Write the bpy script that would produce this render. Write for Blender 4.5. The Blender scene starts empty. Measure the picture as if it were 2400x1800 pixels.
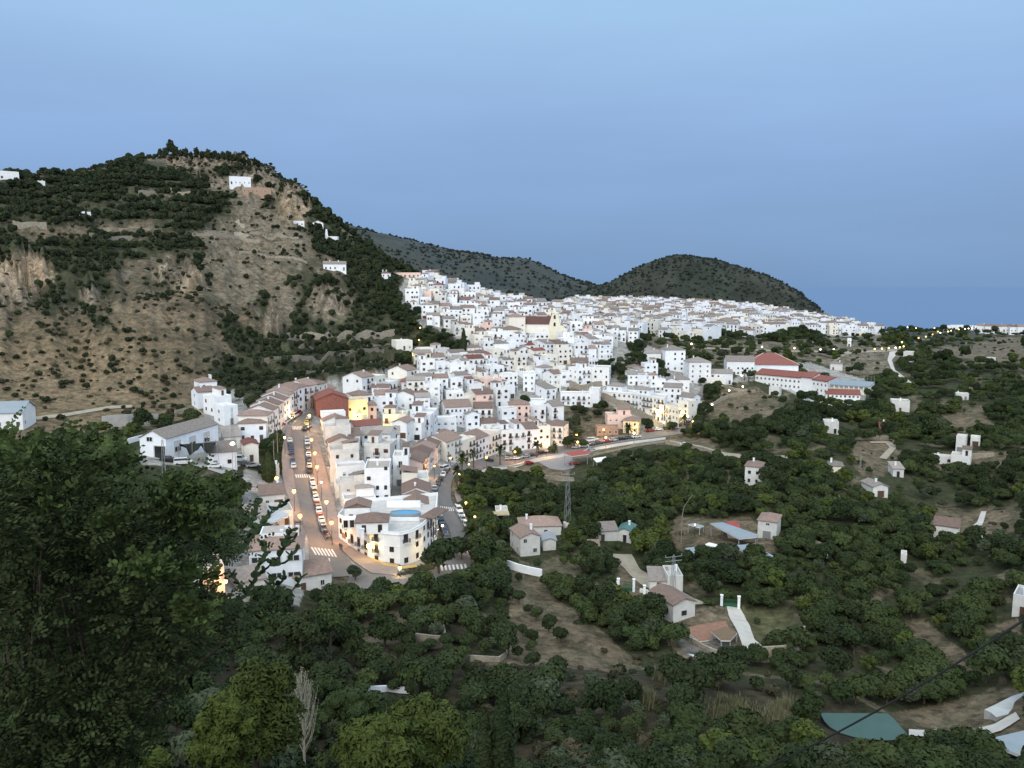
import bpy, math, random
import numpy as np
from mathutils import Vector
random.seed(7); RNG = np.random.default_rng(7)
D = bpy.data
SC = bpy.context.scene
COL = SC.collection
F = 1884.0
PITCH = math.atan(232/1884.0)
CP, SP = math.cos(PITCH), math.sin(PITCH)

# ------------------------------------------------------------------ camera maths (source-photo pixels, 2400 x 1800)
def ray(px, py):
    x = (np.asarray(px, float)-1200)/F; y = -(np.asarray(py, float)-900)/F
    return x, CP + y*SP, y*CP - SP            # world dir: x right, y forward, z up
def proj(x, y, z):
    d = y*CP - z*SP; u = y*SP + z*CP
    d = np.where(d < .1, .1, d)
    return 1200 + F*x/d, 900 - F*u/d
def vn(x, y, seed=0):
    x = np.asarray(x, float); y = np.asarray(y, float)
    xi = np.floor(x).astype(np.int64); yi = np.floor(y).astype(np.int64)
    fx = x-xi; fy = y-yi; fx = fx*fx*(3-2*fx); fy = fy*fy*(3-2*fy)
    def h(a, b):
        n = (a*374761393 + b*668265263 + seed*1442695041) & 0xffffffff
        n = ((n ^ (n >> 13))*1274126177) & 0xffffffff
        return ((n ^ (n >> 16)) & 0xffff)/65535.0
    return (h(xi, yi)*(1-fx)+h(xi+1, yi)*fx)*(1-fy) + (h(xi, yi+1)*(1-fx)+h(xi+1, yi+1)*fx)*fy
def fbm(x, y, o=4, seed=0):
    s = 0; a = .5; t = 0
    for k in range(o):
        s = s + a*vn(x*2**k+k*17.3, y*2**k-k*9.1, seed+k); t += a; a *= .5
    return s/t
def inpoly(px, py, poly):
    px = np.asarray(px); py = np.asarray(py); r = np.zeros(np.broadcast(px, py).shape, bool)
    n = len(poly)
    for i in range(n):
        x0, y0 = poly[i]; x1, y1 = poly[(i+1) % n]
        if y0 == y1: continue
        c = ((y0 > py) != (y1 > py)) & (px < (x1-x0)*(py-y0)/(y1-y0)+x0)
        r ^= c
    return r

# ------------------------------------------------------------------ terrain control: what lies at (column, row) and how far away
CT = {
 0: [(1700,90),(1500,120),(1150,200),(1040,265),(985,320),(800,400),(690,450),(600,490),(520,560),(430,640),(402,700)],
 150: [(1700,90),(1500,120),(1200,190),(1050,262),(980,322),(800,400),(690,450),(620,490),(520,560),(450,630),(405,700)],
 300: [(1700,90),(1550,112),(1250,180),(1080,240),(1010,285),(950,335),(800,400),(650,475),(560,540),(470,620),(375,745)],
 450: [(1700,90),(1500,120),(1250,185),(1090,240),(1010,290),(930,345),(800,405),(660,470),(560,545),(470,620),(400,700),(366,755)],
 600: [(1800,85),(1500,130),(1380,160),(1250,195),(1110,245),(1030,275),(930,330),(850,395),(720,460),(640,520),(560,580),(480,640),(388,730)],
 690: [(440,700)],
 750: [(1800,85),(1600,112),(1420,160),(1290,195),(1145,250),(1050,282),(990,305),(940,340),(900,375),(800,430),(700,500),(620,560),(560,610),(492,680)],
 830: [(556,655)],
 900: [(1800,85),(1600,118),(1450,152),(1370,172),(1325,187),(1200,225),(1100,262),(1010,315),(930,370),(870,415),(800,455),(720,490),(660,540),(607,620)],
 1000: [(655,595)],
 1050: [(1800,85),(1550,128),(1420,162),(1330,190),(1240,217),(1160,250),(1090,300),(1050,335),(960,375),(880,425),(800,470),(730,510),(690,560),(668,600)],
 1200: [(1800,85),(1640,112),(1560,132),(1450,165),(1300,215),(1200,260),(1120,310),(1075,345),(1000,375),(920,415),(850,455),(780,505),(730,565),(712,640),(706,720)],
 1350: [(1800,85),(1650,112),(1550,138),(1400,180),(1250,235),(1150,290),(1080,335),(1030,372),(960,405),(910,430),(850,465),(790,515),(755,600),(732,720),(716,830)],
 1500: [(1800,85),(1640,115),(1560,142),(1430,175),(1300,220),(1150,290),(1050,350),(1010,385),(960,415),(900,445),(850,480),(805,550),(775,640),(742,760),(718,870)],
 1650: [(1800,88),(1640,118),(1560,145),(1450,170),(1350,200),(1250,235),(1150,285),(1050,345),(990,400),(940,440),(890,480),(840,540),(790,650),(762,750),(724,880)],
 1800: [(1850,92),(1700,118),(1560,148),(1500,165),(1400,190),(1250,235),(1120,290),(1010,365),(950,430),(905,490),(870,540),(830,610),(790,720),(765,800),(737,910)],
 1950: [(1800,105),(1650,135),(1500,168),(1350,210),(1200,260),(1080,320),(1000,385),(945,470),(900,540),(850,620),(805,740),(780,850),(762,940)],
 2100: [(1800,112),(1690,138),(1500,180),(1350,220),(1200,275),(1080,345),(1000,420),(950,480),(880,600),(820,760),(790,920),(779,1060)],
 2250: [(1800,115),(1710,138),(1600,160),(1450,195),(1300,245),(1180,300),(1080,360),(1000,430),(900,570),(830,740),(792,950),(775,1300)],
 2400: [(1800,118),(1650,148),(1500,180),(1400,205),(1250,260),(1130,320),(1000,420),(900,560),(830,740),(800,900),(783,1100)],
 2800: [(1800,118),(1500,180),(1250,260),(1130,320),(1000,420),(900,560),(830,740),(800,900),(790,1100)],
 -500: [(1700,90),(1300,160),(1100,240),(985,320),(800,400),(650,480),(520,560),(420,700)],
}
_c = []
for px, L in CT.items():
    for py, r in L: _c.append((px, py, r))
    if px in (690, 830, 1000): 
        r0 = L[-1][1]
    r0 = max(q[1] for q in L)
    if px in (0,150,300,450,600,690,750,830,900,1000,-500):
        top = L[-1][0]
        for f, dy in ((1.12, 15), (1.35, 70), (1.8, 190)): _c.append((px, top+dy, r0*f))
        _c.append((px, 905, 2700))
    else:
        top = L[-1][0]
        _c.append((px, top+8, r0*1.12)); _c.append((px, top+60, r0*1.5)); _c.append((px, 900, 2700))
for px in (-500,0,300,600,900,1200,1500,1800,2100,2400,2800):
    for py, r in ((1850,55),(1905,30),(1990,13),(2150,5),(2400,2)): _c.append((px, py, r))
    _c.append((px, 810, 5000))
_c = np.array(_c, float)
_dx, _dy, _dz = ray(_c[:,0], _c[:,1])
_hr = np.hypot(_dx, _dy)
KU = 2.6
_U = np.arctan2(_dx, _dy)*KU; _V = np.log(_c[:,2]); _E = _dz/_hr
def _phi(d2): return np.where(d2 > 0, .5*d2*np.log(np.maximum(d2, 1e-12)), 0)
_n = len(_U)
_A = np.zeros((_n+3, _n+3))
_A[:_n,:_n] = _phi((_U[:,None]-_U)**2+(_V[:,None]-_V)**2) + np.eye(_n)*3e-4
_A[:_n,_n] = 1; _A[:_n,_n+1] = _U; _A[:_n,_n+2] = _V; _A[_n:,:_n] = _A[:_n,_n:].T
_w = np.linalg.solve(_A, np.concatenate([_E, [0,0,0]]))
AZ0, AZ1, NA = math.radians(-52), math.radians(52), 360
LR0, LR1, NR = math.log(2.0), math.log(5000.0), 420
_ga = np.linspace(AZ0, AZ1, NA); _gv = np.linspace(LR0, LR1, NR)
TAB = np.zeros((NA, NR))
for i in range(NA):
    u = _ga[i]*KU
    TAB[i] = _phi((u-_U[None,:])**2+(_gv[:,None]-_V[None,:])**2)@_w[:_n] + _w[_n] + _w[_n+1]*u + _w[_n+2]*_gv
def _tab(az, lv):
    a = np.clip((az-AZ0)/(AZ1-AZ0)*(NA-1), 0, NA-1.001); b = np.clip((lv-LR0)/(LR1-LR0)*(NR-1), 0, NR-1.001)
    i = a.astype(int); j = b.astype(int); fa = a-i; fb = b-j
    return (TAB[i,j]*(1-fa)+TAB[i+1,j]*fa)*(1-fb)+(TAB[i,j+1]*(1-fa)+TAB[i+1,j+1]*fa)*fb

CLIFFS = [(60,640,75,50),(20,690,60,40),(445,655,38,45),(385,640,30,30),(765,715,40,34),(640,760,25,40),(210,690,26,30),(610,430,60,40),(690,480,45,50),(500,375,110,18)]
HILL = [(-600,340),(1010,640),(1000,820),(820,900),(600,960),(420,990),(300,1010),(0,1030),(-600,1050)]
def _amp(px, py):
    n = fbm(px/40, py/40, 2, 5)*40-20
    h = inpoly(px+n, py+n, HILL)
    return np.where(h, 1.0, 0.0)
def cliffness(px, py):
    c = 0
    n1 = fbm(px/14, py/14, 3, 31)-.5
    for cx, cy, rx, ry in CLIFFS:
        q = ((px-cx)/rx)**2+((py-cy)/ry)**2
        c = np.maximum(c, np.clip(1.5-q*1.3+n1*1.6, 0, 1))
    return c
def ground(x, y):
    x = np.asarray(x, float); y = np.asarray(y, float)
    r = np.maximum(np.hypot(x, y), 2.0); az = np.arctan2(x, y)
    z = r*_tab(az, np.log(r))
    px, py = proj(x, y, z)
    side = np.clip((980-px)/200, 0, 1)*np.clip((r-330)/60, 0, 1)*np.clip((820-r)/60, 0, 1)*np.clip((935-py)/50, 0, 1)
    shp = z.shape; z = np.atleast_1d(z).copy(); m = np.atleast_1d(side > 0)
    if m.any():
        a1 = np.atleast_1d(az)[m]; r1 = np.atleast_1d(r)[m]; x1 = np.atleast_1d(x)[m]; y1 = np.atleast_1d(y)[m]
        gul = 1-np.abs(fbm(a1*34, r1/190, 4, 61)-.5)*2; cf = cliffness(np.atleast_1d(px)[m], np.atleast_1d(py)[m])
        z[m] += np.atleast_1d(side)[m]*((fbm(x1/38, y1/38, 4, 3)-.5)*15*np.clip((760-r1)/200, .3, 1) + (fbm(x1/9, y1/9, 3, 8)-.5)*3.4 + (gul-.75)*8*np.clip((640-r1)/150, 0, 1)*np.clip((np.atleast_1d(py)[m]-590)/50, 0, 1)
                  + cf*((1-np.abs(fbm(a1*150, r1/30, 4, 63)-.5)*2-.7)*13 + 2.5))
        t_ = z[m]/7.0; f_ = t_-np.floor(t_); g_ = np.where(f_ < .72, f_*.2, .144+(f_-.72)/.28*.856)
        up = np.clip((625-np.atleast_1d(py)[m])/30, 0, 1)*np.clip((np.atleast_1d(py)[m]-395)/20, 0, 1)*np.clip((700-np.atleast_1d(px)[m])/60, 0, 1)*np.atleast_1d(side)[m]*(1-cf)
        lo = np.clip((np.atleast_1d(py)[m]-760)/20, 0, 1)*np.clip((np.atleast_1d(px)[m]-560)/40, 0, 1)
        z[m] += (g_-f_)*7.0*np.maximum(up, lo)
    z = z.reshape(shp)
    wild = np.clip((r-8)/30, 0, 1)*(1-side)*np.clip((1500-r)/300, 0, 1)
    rd = np.clip((py-1345)/40, 0, 1) + np.clip((px-1350)/80, 0, 1)*np.clip((py-1080)/50, 0, 1)
    z = z + wild*np.clip(rd, 0, 1)*(fbm(x/14, y/14, 3, 12)-.5)*3.0
    z = z + np.clip((r-700)/200,0,1)*np.clip((px-1950)/150,0,1)*(fbm(x/60, y/60, 3, 15)-.5)*8*np.clip((2000-r)/500,0,1)
    return z
_RR = np.exp(np.linspace(math.log(16), math.log(4500), 1500))
def hit(px, py, lift=0.0, rmin=16):
    """first point where the ray through (px,py) comes within `lift` of the ground"""
    dx, dy, dz = ray(px, py); h = math.hypot(dx, dy)
    rr = _RR[_RR >= rmin]
    g = ground(rr*dx/h, rr*dy/h)+lift; zz = rr*dz/h
    k = np.argmax(g >= zz)
    if not (g >= zz).any(): k = len(rr)-1
    if k > 0:
        a = g[k-1]-zz[k-1]; b = g[k]-zz[k]; t = -a/(b-a) if b != a else 0
        r = rr[k-1]+(rr[k]-rr[k-1])*min(max(t, 0), 1)
    else: r = rr[0]
    x, y = r*dx/h, r*dy/h
    return Vector((float(x), float(y), float(ground(x, y))))
def gz(x, y): return float(ground(x, y))
def at_r(px, py, r):
    dx, dy, dz = ray(px, py); h = math.hypot(dx, dy)
    return Vector((r*dx/h, r*dy/h, r*dz/h))
def mpp(p): return (p.y*CP-p.z*SP)/F          # metres per source pixel at p
def facing(p): return math.atan2(-p.x, p.y)

# ------------------------------------------------------------------ materials
MATS = {}
def srgb(r, g, b):
    f = lambda c: (c/255/12.92) if c/255 <= .04045 else ((c/255+.055)/1.055)**2.4
    return (f(r), f(g), f(b))
def mat(name, col, rough=.85, var=.15, scale=.6, bump=0, emit=None, rnd=0.0, metal=0, col2=None, spec=.3, hue=0.0):
    if name in MATS: return MATS[name]
    m = D.materials.new(name); m.use_nodes = True; nt = m.node_tree; N = nt.nodes; L = nt.links
    b = N['Principled BSDF']; b.inputs['Roughness'].default_value = rough; b.inputs['Metallic'].default_value = metal
    b.inputs['Specular IOR Level'].default_value = spec
    if emit:
        b.inputs['Base Color'].default_value = (*col, 1)
        b.inputs['Emission Color'].default_value = (*emit[0], 1); b.inputs['Emission Strength'].default_value = emit[1]
        MATS[name] = m; return m
    geo = N.new('ShaderNodeNewGeometry')
    n = N.new('ShaderNodeTexNoise'); n.inputs['Scale'].default_value = scale; n.inputs['Detail'].default_value = 5; n.inputs['Roughness'].default_value = .65
    L.new(geo.outputs['Position'], n.inputs['Vector'])
    mr = N.new('ShaderNodeMapRange'); mr.inputs[1].default_value = .3; mr.inputs[2].default_value = .7
    mr.inputs[3].default_value = 1-var; mr.inputs[4].default_value = 1+var
    L.new(n.outputs['Fac'], mr.inputs[0])
    base = None
    mx = N.new('ShaderNodeMix'); mx.data_type = 'RGBA'; mx.blend_type = 'MIX'
    c2 = col2 or col
    mx.inputs[6].default_value = (*col, 1); mx.inputs[7].default_value = (*c2, 1)
    oi = N.new('ShaderNodeObjectInfo')
    L.new(oi.outputs['Random'], mx.inputs[0])
    sc = N.new('ShaderNodeVectorMath'); sc.operation = 'SCALE'
    L.new(mx.outputs[2], sc.inputs[0])
    if rnd:
        m2 = N.new('ShaderNodeMath'); m2.operation = 'MULTIPLY'
        m3 = N.new('ShaderNodeMath'); m3.operation = 'MULTIPLY'; m3.inputs[1].default_value = 7.13
        m4 = N.new('ShaderNodeMath'); m4.operation = 'FRACT'; L.new(oi.outputs['Random'], m3.inputs[0]); L.new(m3.outputs[0], m4.inputs[0])
        m5 = N.new('ShaderNodeMapRange'); m5.inputs[3].default_value = 1-rnd; m5.inputs[4].default_value = 1+rnd
        L.new(m4.outputs[0], m5.inputs[0]); L.new(m5.outputs[0], m2.inputs[0]); L.new(mr.outputs[0], m2.inputs[1])
        L.new(m2.outputs[0], sc.inputs['Scale'])
    else: L.new(mr.outputs[0], sc.inputs['Scale'])
    L.new(sc.outputs[0], b.inputs['Base Color'])
    if bump:
        bp = N.new('ShaderNodeBump'); bp.inputs['Strength'].default_value = bump; bp.inputs['Distance'].default_value = .3
        L.new(n.outputs['Fac'], bp.inputs['Height']); L.new(bp.outputs[0], b.inputs['Normal'])
    MATS[name] = m; return m
WHITE = mat('white_render', (.83,.82,.80), .9, .08, .5, rnd=.07, col2=(.76,.78,.82))
WARMW = mat('warm_white_render', (.80,.77,.70), .9, .07, .5, rnd=.05, col2=(.77,.72,.63))
GREYW = mat('weathered_render', (.56,.55,.54), .9, .14, .6, rnd=.1, col2=(.62,.60,.55))
YELW = mat('lamplit_yellow_render', (.80,.66,.40), .9, .07, .5)  # yellow lamplight is put into this wall colour
MUTED = mat('muted_white_render', (.60,.59,.56), .9, .12, .6, rnd=.1)
CREAM = mat('cream_render', (.76,.70,.56), .9, .07, .5)
PINKW = mat('pink_and_lamplit_render', (.78,.56,.48), .9, .06, .5)  # own pink on some houses, warm lamplight put into the colour on others
BRICK = mat('red_brick', (.25,.10,.078), .9, .2, 1.5)
BRICK2 = mat('tan_brick', (.36,.24,.17), .9, .2, 1.5)
STONE = mat('stone_wall_mat', (.30,.26,.20), .95, .35, 1.2, bump=.5)
STONED = mat('dark_stone_mat', (.20,.17,.135), .95, .35, 1.2, bump=.5)
CONC = mat('concrete', (.36,.35,.33), .9, .15, .4)
METAL = mat('galvanised', (.32,.33,.34), .5, .1, 1, metal=.3)
DARK = mat('dark_metal', (.03,.03,.03), .6, .1, 1)
POLE = mat('pole_wood', (.22,.19,.16), .9, .2, 2)
BARK = mat('bark', (.10,.075,.055), .95, .3, 3)
PALEBARK = mat('pale_bark', (.38,.35,.29), .95, .25, 6)
ROOFDECK = mat('roof_terrace', (.50,.49,.48), .9, .15, .7, rnd=.2, col2=(.44,.38,.34))
BLUESHEET = mat('blue_grey_sheet', (.24,.28,.31), .5, .1, .4)
TEAL = mat('teal_sheet', (.045,.088,.074), .45, .10, .25)
GREENP = mat('green_paint', (.02,.10,.05), .6, .1, 1)
TEALP = mat('teal_paint', (.07,.15,.14), .7, .2, 1)
POOL = mat('pool_water', (.08,.30,.50), .2, .05, 1)
GLASS = mat('window_glass', (.022,.024,.028), .15, .2, 1, rnd=.5, spec=.5)
FRAMEM = mat('window_frame', (.55,.54,.52), .7, .1, 1)
WOOD = mat('brown_wood', (.10,.055,.035), .7, .2, 2)
BLUEAWN = mat('blue_awning', (.03,.06,.30), .8, .1, 1)
RAIL = mat('iron_rail', (.06,.055,.055), .6, .1, 1)
REDAWN = mat('red_awning', (.32,.07,.06), .8, .1, 1)
def roofmat(name, c1, c2):
    m = mat(name, c1, .9, .22, 1.3, rnd=.22, col2=c2)
    nt = m.node_tree; N = nt.nodes; L = nt.links
    tc = N.new('ShaderNodeTexCoord'); w = N.new('ShaderNodeTexWave'); w.bands_direction = 'X'; w.inputs['Scale'].default_value = 1.1
    w.inputs['Distortion'].default_value = .4
    L.new(tc.outputs['Object'], w.inputs[0])
    b = N.new('ShaderNodeBump'); b.inputs['Strength'].default_value = .5; b.inputs['Distance'].default_value = .08
    L.new(w.outputs['Fac'], b.inputs['Height']); L.new(b.outputs[0], N['Principled BSDF'].inputs['Normal'])
    return m
ROOFB = roofmat('brown_tiles', (.17,.115,.095), (.25,.175,.145))
ROOFG = roofmat('grey_brown_tiles', (.20,.165,.15), (.27,.235,.21))
ROOFR = roofmat('red_tiles', (.185,.065,.050), (.21,.085,.07))

def leafmat(name, c1, c2, var=.35, scale=1.2):
    m = mat(name, c1, .75, var, scale, rnd=.24, col2=c2, spec=.12)
    return m
L_AVO = leafmat('avocado_leaves', (.028,.042,.014), (.042,.055,.018))
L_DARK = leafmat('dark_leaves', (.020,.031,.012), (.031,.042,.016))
L_OLIVE = leafmat('olive_leaves', (.038,.052,.028), (.058,.070,.040))
L_YEL = leafmat('bright_leaves', (.045,.062,.015), (.058,.074,.018))
L_PINE = leafmat('pine_needles', (.052,.066,.013), (.042,.056,.013), .4, 1.5)
L_HILL = leafmat('hill_leaves', (.019,.029,.013), (.033,.041,.018))
L_DRY = leafmat('dry_scrub', (.065,.055,.032), (.042,.042,.024))
L_REED = leafmat('reeds', (.15,.145,.085), (.11,.11,.06))
L_CAROB = leafmat('carob_leaves', (.026,.038,.014), (.036,.049,.018), .45, 2.2)
L_CACT = leafmat('cactus_skin', (.034,.052,.020), (.030,.046,.018), .25, 2.2)
L_FAR = leafmat('far_leaves', (.029,.038,.032), (.036,.045,.037))  # paler and bluer: distance haze put into the leaf colour

# ------------------------------------------------------------------ mesh building
class MB:
    def __init__(s): s.v = []; s.f = []; s.m = []
    def add(s, vs, fs, m=0):
        o = len(s.v); s.v += [tuple(v) for v in vs]; s.f += [tuple(i+o for i in f) for f in fs]; s.m += [m]*len(fs)
    def box(s, x0, x1, y0, y1, z0, z1, m=0, bottom=True):
        s.add([(x0,y0,z0),(x1,y0,z0),(x1,y1,z0),(x0,y1,z0),(x0,y0,z1),(x1,y0,z1),(x1,y1,z1),(x0,y1,z1)],
              [(0,1,5,4),(1,2,6,5),(2,3,7,6),(3,0,4,7),(4,5,6,7)]+([(3,2,1,0)] if bottom else []), m)
    def tube(s, pts, rad, n=6, m=0):
        pts = [Vector(p) for p in pts]; rad = rad if isinstance(rad, (list, tuple)) else [rad]*len(pts)
        o = len(s.v)
        for i, p in enumerate(pts):
            d = (pts[min(i+1, len(pts)-1)]-pts[max(i-1, 0)]); d = d.normalized() if d.length > 0 else Vector((0,0,1))
            a = d.cross(Vector((0,0,1)) if abs(d.z) < .9 else Vector((1,0,0))).normalized(); b = d.cross(a)
            for k in range(n):
                t = 2*math.pi*k/n; q = p + (a*math.cos(t)+b*math.sin(t))*rad[i]; s.v.append(tuple(q))
        for i in range(len(pts)-1):
            for k in range(n):
                s.f.append((o+i*n+k, o+i*n+(k+1) % n, o+(i+1)*n+(k+1) % n, o+(i+1)*n+k)); s.m.append(m)
        s.f.append(tuple(o+k for k in range(n))[::-1]); s.m.append(m)
        s.f.append(tuple(o+(len(pts)-1)*n+k for k in range(n))); s.m.append(m)
    def ball(s, c, r, m=0, n=8, k=5, sz=1):
        pts = []
        for i in range(1, k):
            ph = math.pi*i/k
            pts.append([(c[0]+r*math.sin(ph)*math.cos(2*math.pi*j/n), c[1]+r*math.sin(ph)*math.sin(2*math.pi*j/n), c[2]+r*sz*math.cos(ph)) for j in range(n)])
        o = len(s.v)
        for ring in pts: s.v += ring
        s.v += [(c[0],c[1],c[2]+r*sz),(c[0],c[1],c[2]-r*sz)]
        T = o+(k-1)*n; B = T+1
        for i in range(k-2):
            for j in range(n):
                s.f.append((o+i*n+j, o+(i+1)*n+j, o+(i+1)*n+(j+1)%n, o+i*n+(j+1)%n)); s.m.append(m)
        for j in range(n):
            s.f.append((T, o+j, o+(j+1)%n)); s.m.append(m)
            s.f.append((B, o+(k-2)*n+(j+1)%n, o+(k-2)*n+j)); s.m.append(m)
    def mesh(s, name, mats):
        me = D.meshes.new(name); me.from_pydata(s.v, [], s.f)
        for m in (mats if isinstance(mats, (list, tuple)) else [mats]): me.materials.append(m)
        if any(s.m): me.polygons.foreach_set('material_index', s.m)
        me.update(); return me
    def build(s, name, mats, parent=None, loc=(0,0,0), rz=0):
        return ob(name, s.mesh(name, mats), parent, loc, rz)
def ob(name, me, parent=None, loc=(0,0,0), rz=0, scale=None):
    o = D.objects.new(name, me); COL.objects.link(o); o.location = loc
    if rz: o.rotation_euler = (0,0,rz)
    if scale: o.scale = scale
    if parent: o.parent = parent
    return o
THINGS = []      # (object, landmark-point) whose label is finished at the end
def tag(o, label, cat, group=None, auto=False, kind=None):
    if label: o['label'] = label
    if cat: o['category'] = cat
    if group: o['group'] = group
    if kind: o['kind'] = kind
    if auto: THINGS.append(o)
    return o
def thing(name, loc, rz, label, cat, group=None, auto=False):
    o = D.objects.new(name, None); COL.objects.link(o); o.location = loc; o.rotation_euler = (0,0,rz)
    o.empty_display_size = .5
    return tag(o, label, cat, group, auto)
def fastmesh(name, V, quads, mats, mi=None, k=4):
    me = D.meshes.new(name); V = np.asarray(V, np.float32); Q = np.asarray(quads, np.int32)
    me.vertices.add(len(V)); me.vertices.foreach_set('co', V.ravel())
    n = len(Q); me.loops.add(n*k); me.loops.foreach_set('vertex_index', Q.ravel())
    me.polygons.add(n); me.polygons.foreach_set('loop_start', np.arange(n, dtype=np.int32)*k)
    for m in (mats if isinstance(mats, (list, tuple)) else [mats]): me.materials.append(m)
    if mi is not None: me.polygons.foreach_set('material_index', np.asarray(mi, np.int32))
    me.update(calc_edges=True); me.validate(); return me
def copy_tree(o, parent=None):
    c = o.copy(); COL.objects.link(c); c.parent = parent
    for ch in list(o.children): copy_tree(ch, c)
    return c

# ------------------------------------------------------------------ foliage
def leafset(C, Nn, S, rng, k=4, long=1.0):
    n = len(C); r = rng.normal(size=(n,3)); t = np.cross(Nn, r); t /= np.linalg.norm(t, axis=1)[:,None]+1e-9
    b = np.cross(Nn, t); S = np.asarray(S)[:,None]
    if k == 4:
        co = [(-1,-.3*long),(0,-1*long),(1,.3*long),(0,1*long)]
    else:
        co = [(math.cos(2*math.pi*i/k), long*math.sin(2*math.pi*i/k)) for i in range(k)]
    V = np.stack([C + t*S*a + b*S*c + Nn*S*(.25*a*a-.12) for a, c in co], 1).reshape(-1,3)
    Q = np.arange(n*k).reshape(n, k)
    return V, Q
def crown_mesh(name, m, seed, R=(2.4,2.4,2.0), cz=2.6, lumps=9, n=900, leaf=.34, core=.62, long=1.0, lr=(.35,.55), up=.35):
    """leaf-clump crown: lumps spread through an ellipsoid, leaves over each lump, a ragged dark core"""
    rng = np.random.default_rng(seed); R = np.array(R, float)
    cs = []; rs = []
    for i in range(lumps):
        while True:
            p = rng.uniform(-1, 1, 3)
            if np.dot(p, p) < 1 and p[2] > -.55: break
        l = rng.uniform(*lr); cs.append(p*(1-l)*1.15); rs.append(l)
    cs.append(np.zeros(3)); rs.append(.6)
    cs = np.array(cs); rs = np.array(rs)
    wts = rs**2; wts /= wts.sum()
    idx = rng.choice(len(rs), n, p=wts)
    d = rng.normal(size=(n,3)); d /= np.linalg.norm(d, axis=1)[:,None]; d[:,2] = np.where(d[:,2] < -.35, -d[:,2], d[:,2])
    P = cs[idx] + d*(rs[idx]*rng.uniform(.78, 1.12, n))[:,None]
    # drop leaves deep inside other lumps
    inside = ((((P[:,None,:]-cs[None])**2).sum(2)) < (rs[None]*.72)**2).any(1)
    P = P[~inside]; d = d[~inside]
    Nn = d + rng.normal(size=d.shape)*.45; Nn[:,2] += up; Nn /= np.linalg.norm(Nn, axis=1)[:,None]
    S = leaf*rng.uniform(.6, 1.25, len(P))
    V, Q = leafset(P*R + np.array([0,0,cz]), Nn, S, rng, 4, long)
    # core
    b = MB()
    for c, r_ in zip(cs, rs):
        b.ball((0,0,0), r_*.80, n=7, k=5)
    BV = np.array(b.v); nb = len(BV)//len(cs)
    for i in range(len(cs)): BV[i*nb:(i+1)*nb] += cs[i]
    BV *= 1+.12*(rng.random((len(BV),1))-.5); BV = BV*R*core/.62*.9 + np.array([0,0,cz])
    tri = []
    for f in b.f:
        tri.append(tuple(f) if len(f) == 4 else (f[0],f[1],f[2],f[2]))
    off = len(V)
    me = D.meshes.new(name)
    fs = [tuple(q) for q in Q.tolist()] + [tuple(i+off for i in f) for f in b.f]
    me.from_pydata(np.vstack([V, BV]).tolist(), [], fs)
    me.materials.append(m); me.materials.append(m)
    me.update(); return me
def trunk_mesh(name, h, r, seed, limbs=4, spread=1.3, m=None):
    rng = random.Random(seed); b = MB()
    top = (rng.uniform(-.2,.2)*h*.2, rng.uniform(-.2,.2)*h*.2, h)
    b.tube([(0,0,-.8),(top[0]*.4,top[1]*.4,h*.5),top],[r*1.25,r,r*.75],7)
    for k in range(limbs):
        a = 2*math.pi*k/limbs+rng.uniform(-.4,.4); s = spread*rng.uniform(.6,1)
        b.tube([(top[0]*.8,top[1]*.8,h*.8),(math.cos(a)*s*.5,math.sin(a)*s*.5,h*1.25),(math.cos(a)*s,math.sin(a)*s,h*1.7)],[r*.6,r*.42,r*.15],5)
    return b.mesh(name, m or BARK)
# ------------------------------------------------------------------ camera, world, light
cam = D.cameras.new('camera'); cam.sensor_width = 36; cam.lens = 36*F/2400; cam.clip_start = .2; cam.clip_end = 200000
co = D.objects.new('camera', cam); COL.objects.link(co); co.rotation_euler = (math.pi/2-PITCH, 0, 0); SC.camera = co
W = D.worlds.new('World'); SC.world = W; W.use_nodes = True; nt = W.node_tree; N = nt.nodes; L = nt.links
for n in list(N): N.remove(n)
out = N.new('ShaderNodeOutputWorld'); bg = N.new('ShaderNodeBackground'); L.new(bg.outputs[0], out.inputs[0])
tc = N.new('ShaderNodeTexCoord'); sep = N.new('ShaderNodeSeparateXYZ'); L.new(tc.outputs['Generated'], sep.inputs[0])
mr = N.new('ShaderNodeMapRange'); mr.inputs[1].default_value = 0; mr.inputs[2].default_value = .40; L.new(sep.outputs['Z'], mr.inputs[0])
rp = N.new('ShaderNodeValToRGB'); L.new(mr.outputs[0], rp.inputs[0]); cr = rp.color_ramp; cr.interpolation = 'B_SPLINE'
stops = [(0, (119,153,194)), (.12, (127,161,203)), (.35, (138,171,216)), (.58, (151,185,228)), (.80, (165,203,240)), (1, (177,215,248))]
cr.elements[0].position = 0; cr.elements[0].color = (*srgb(*stops[0][1]), 1)
cr.elements[1].position = 1; cr.elements[1].color = (*srgb(*stops[-1][1]), 1)
for p, c in stops[1:-1]:
    e = cr.elements.new(p); e.color = (*srgb(*c), 1)
# faint streaks of high cloud
mp = N.new('ShaderNodeMapping'); mp.inputs['Scale'].default_value = (1.2, 1.2, 7); L.new(tc.outputs['Generated'], mp.inputs[0])
nz = N.new('ShaderNodeTexNoise'); nz.inputs['Scale'].default_value = 2.2; nz.inputs['Detail'].default_value = 5; L.new(mp.outputs[0], nz.inputs[0])
mc = N.new('ShaderNodeMapRange'); mc.inputs[1].default_value = .35; mc.inputs[2].default_value = .75; mc.inputs[3].default_value = .965; mc.inputs[4].default_value = 1.06
L.new(nz.outputs['Fac'], mc.inputs[0])
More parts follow.
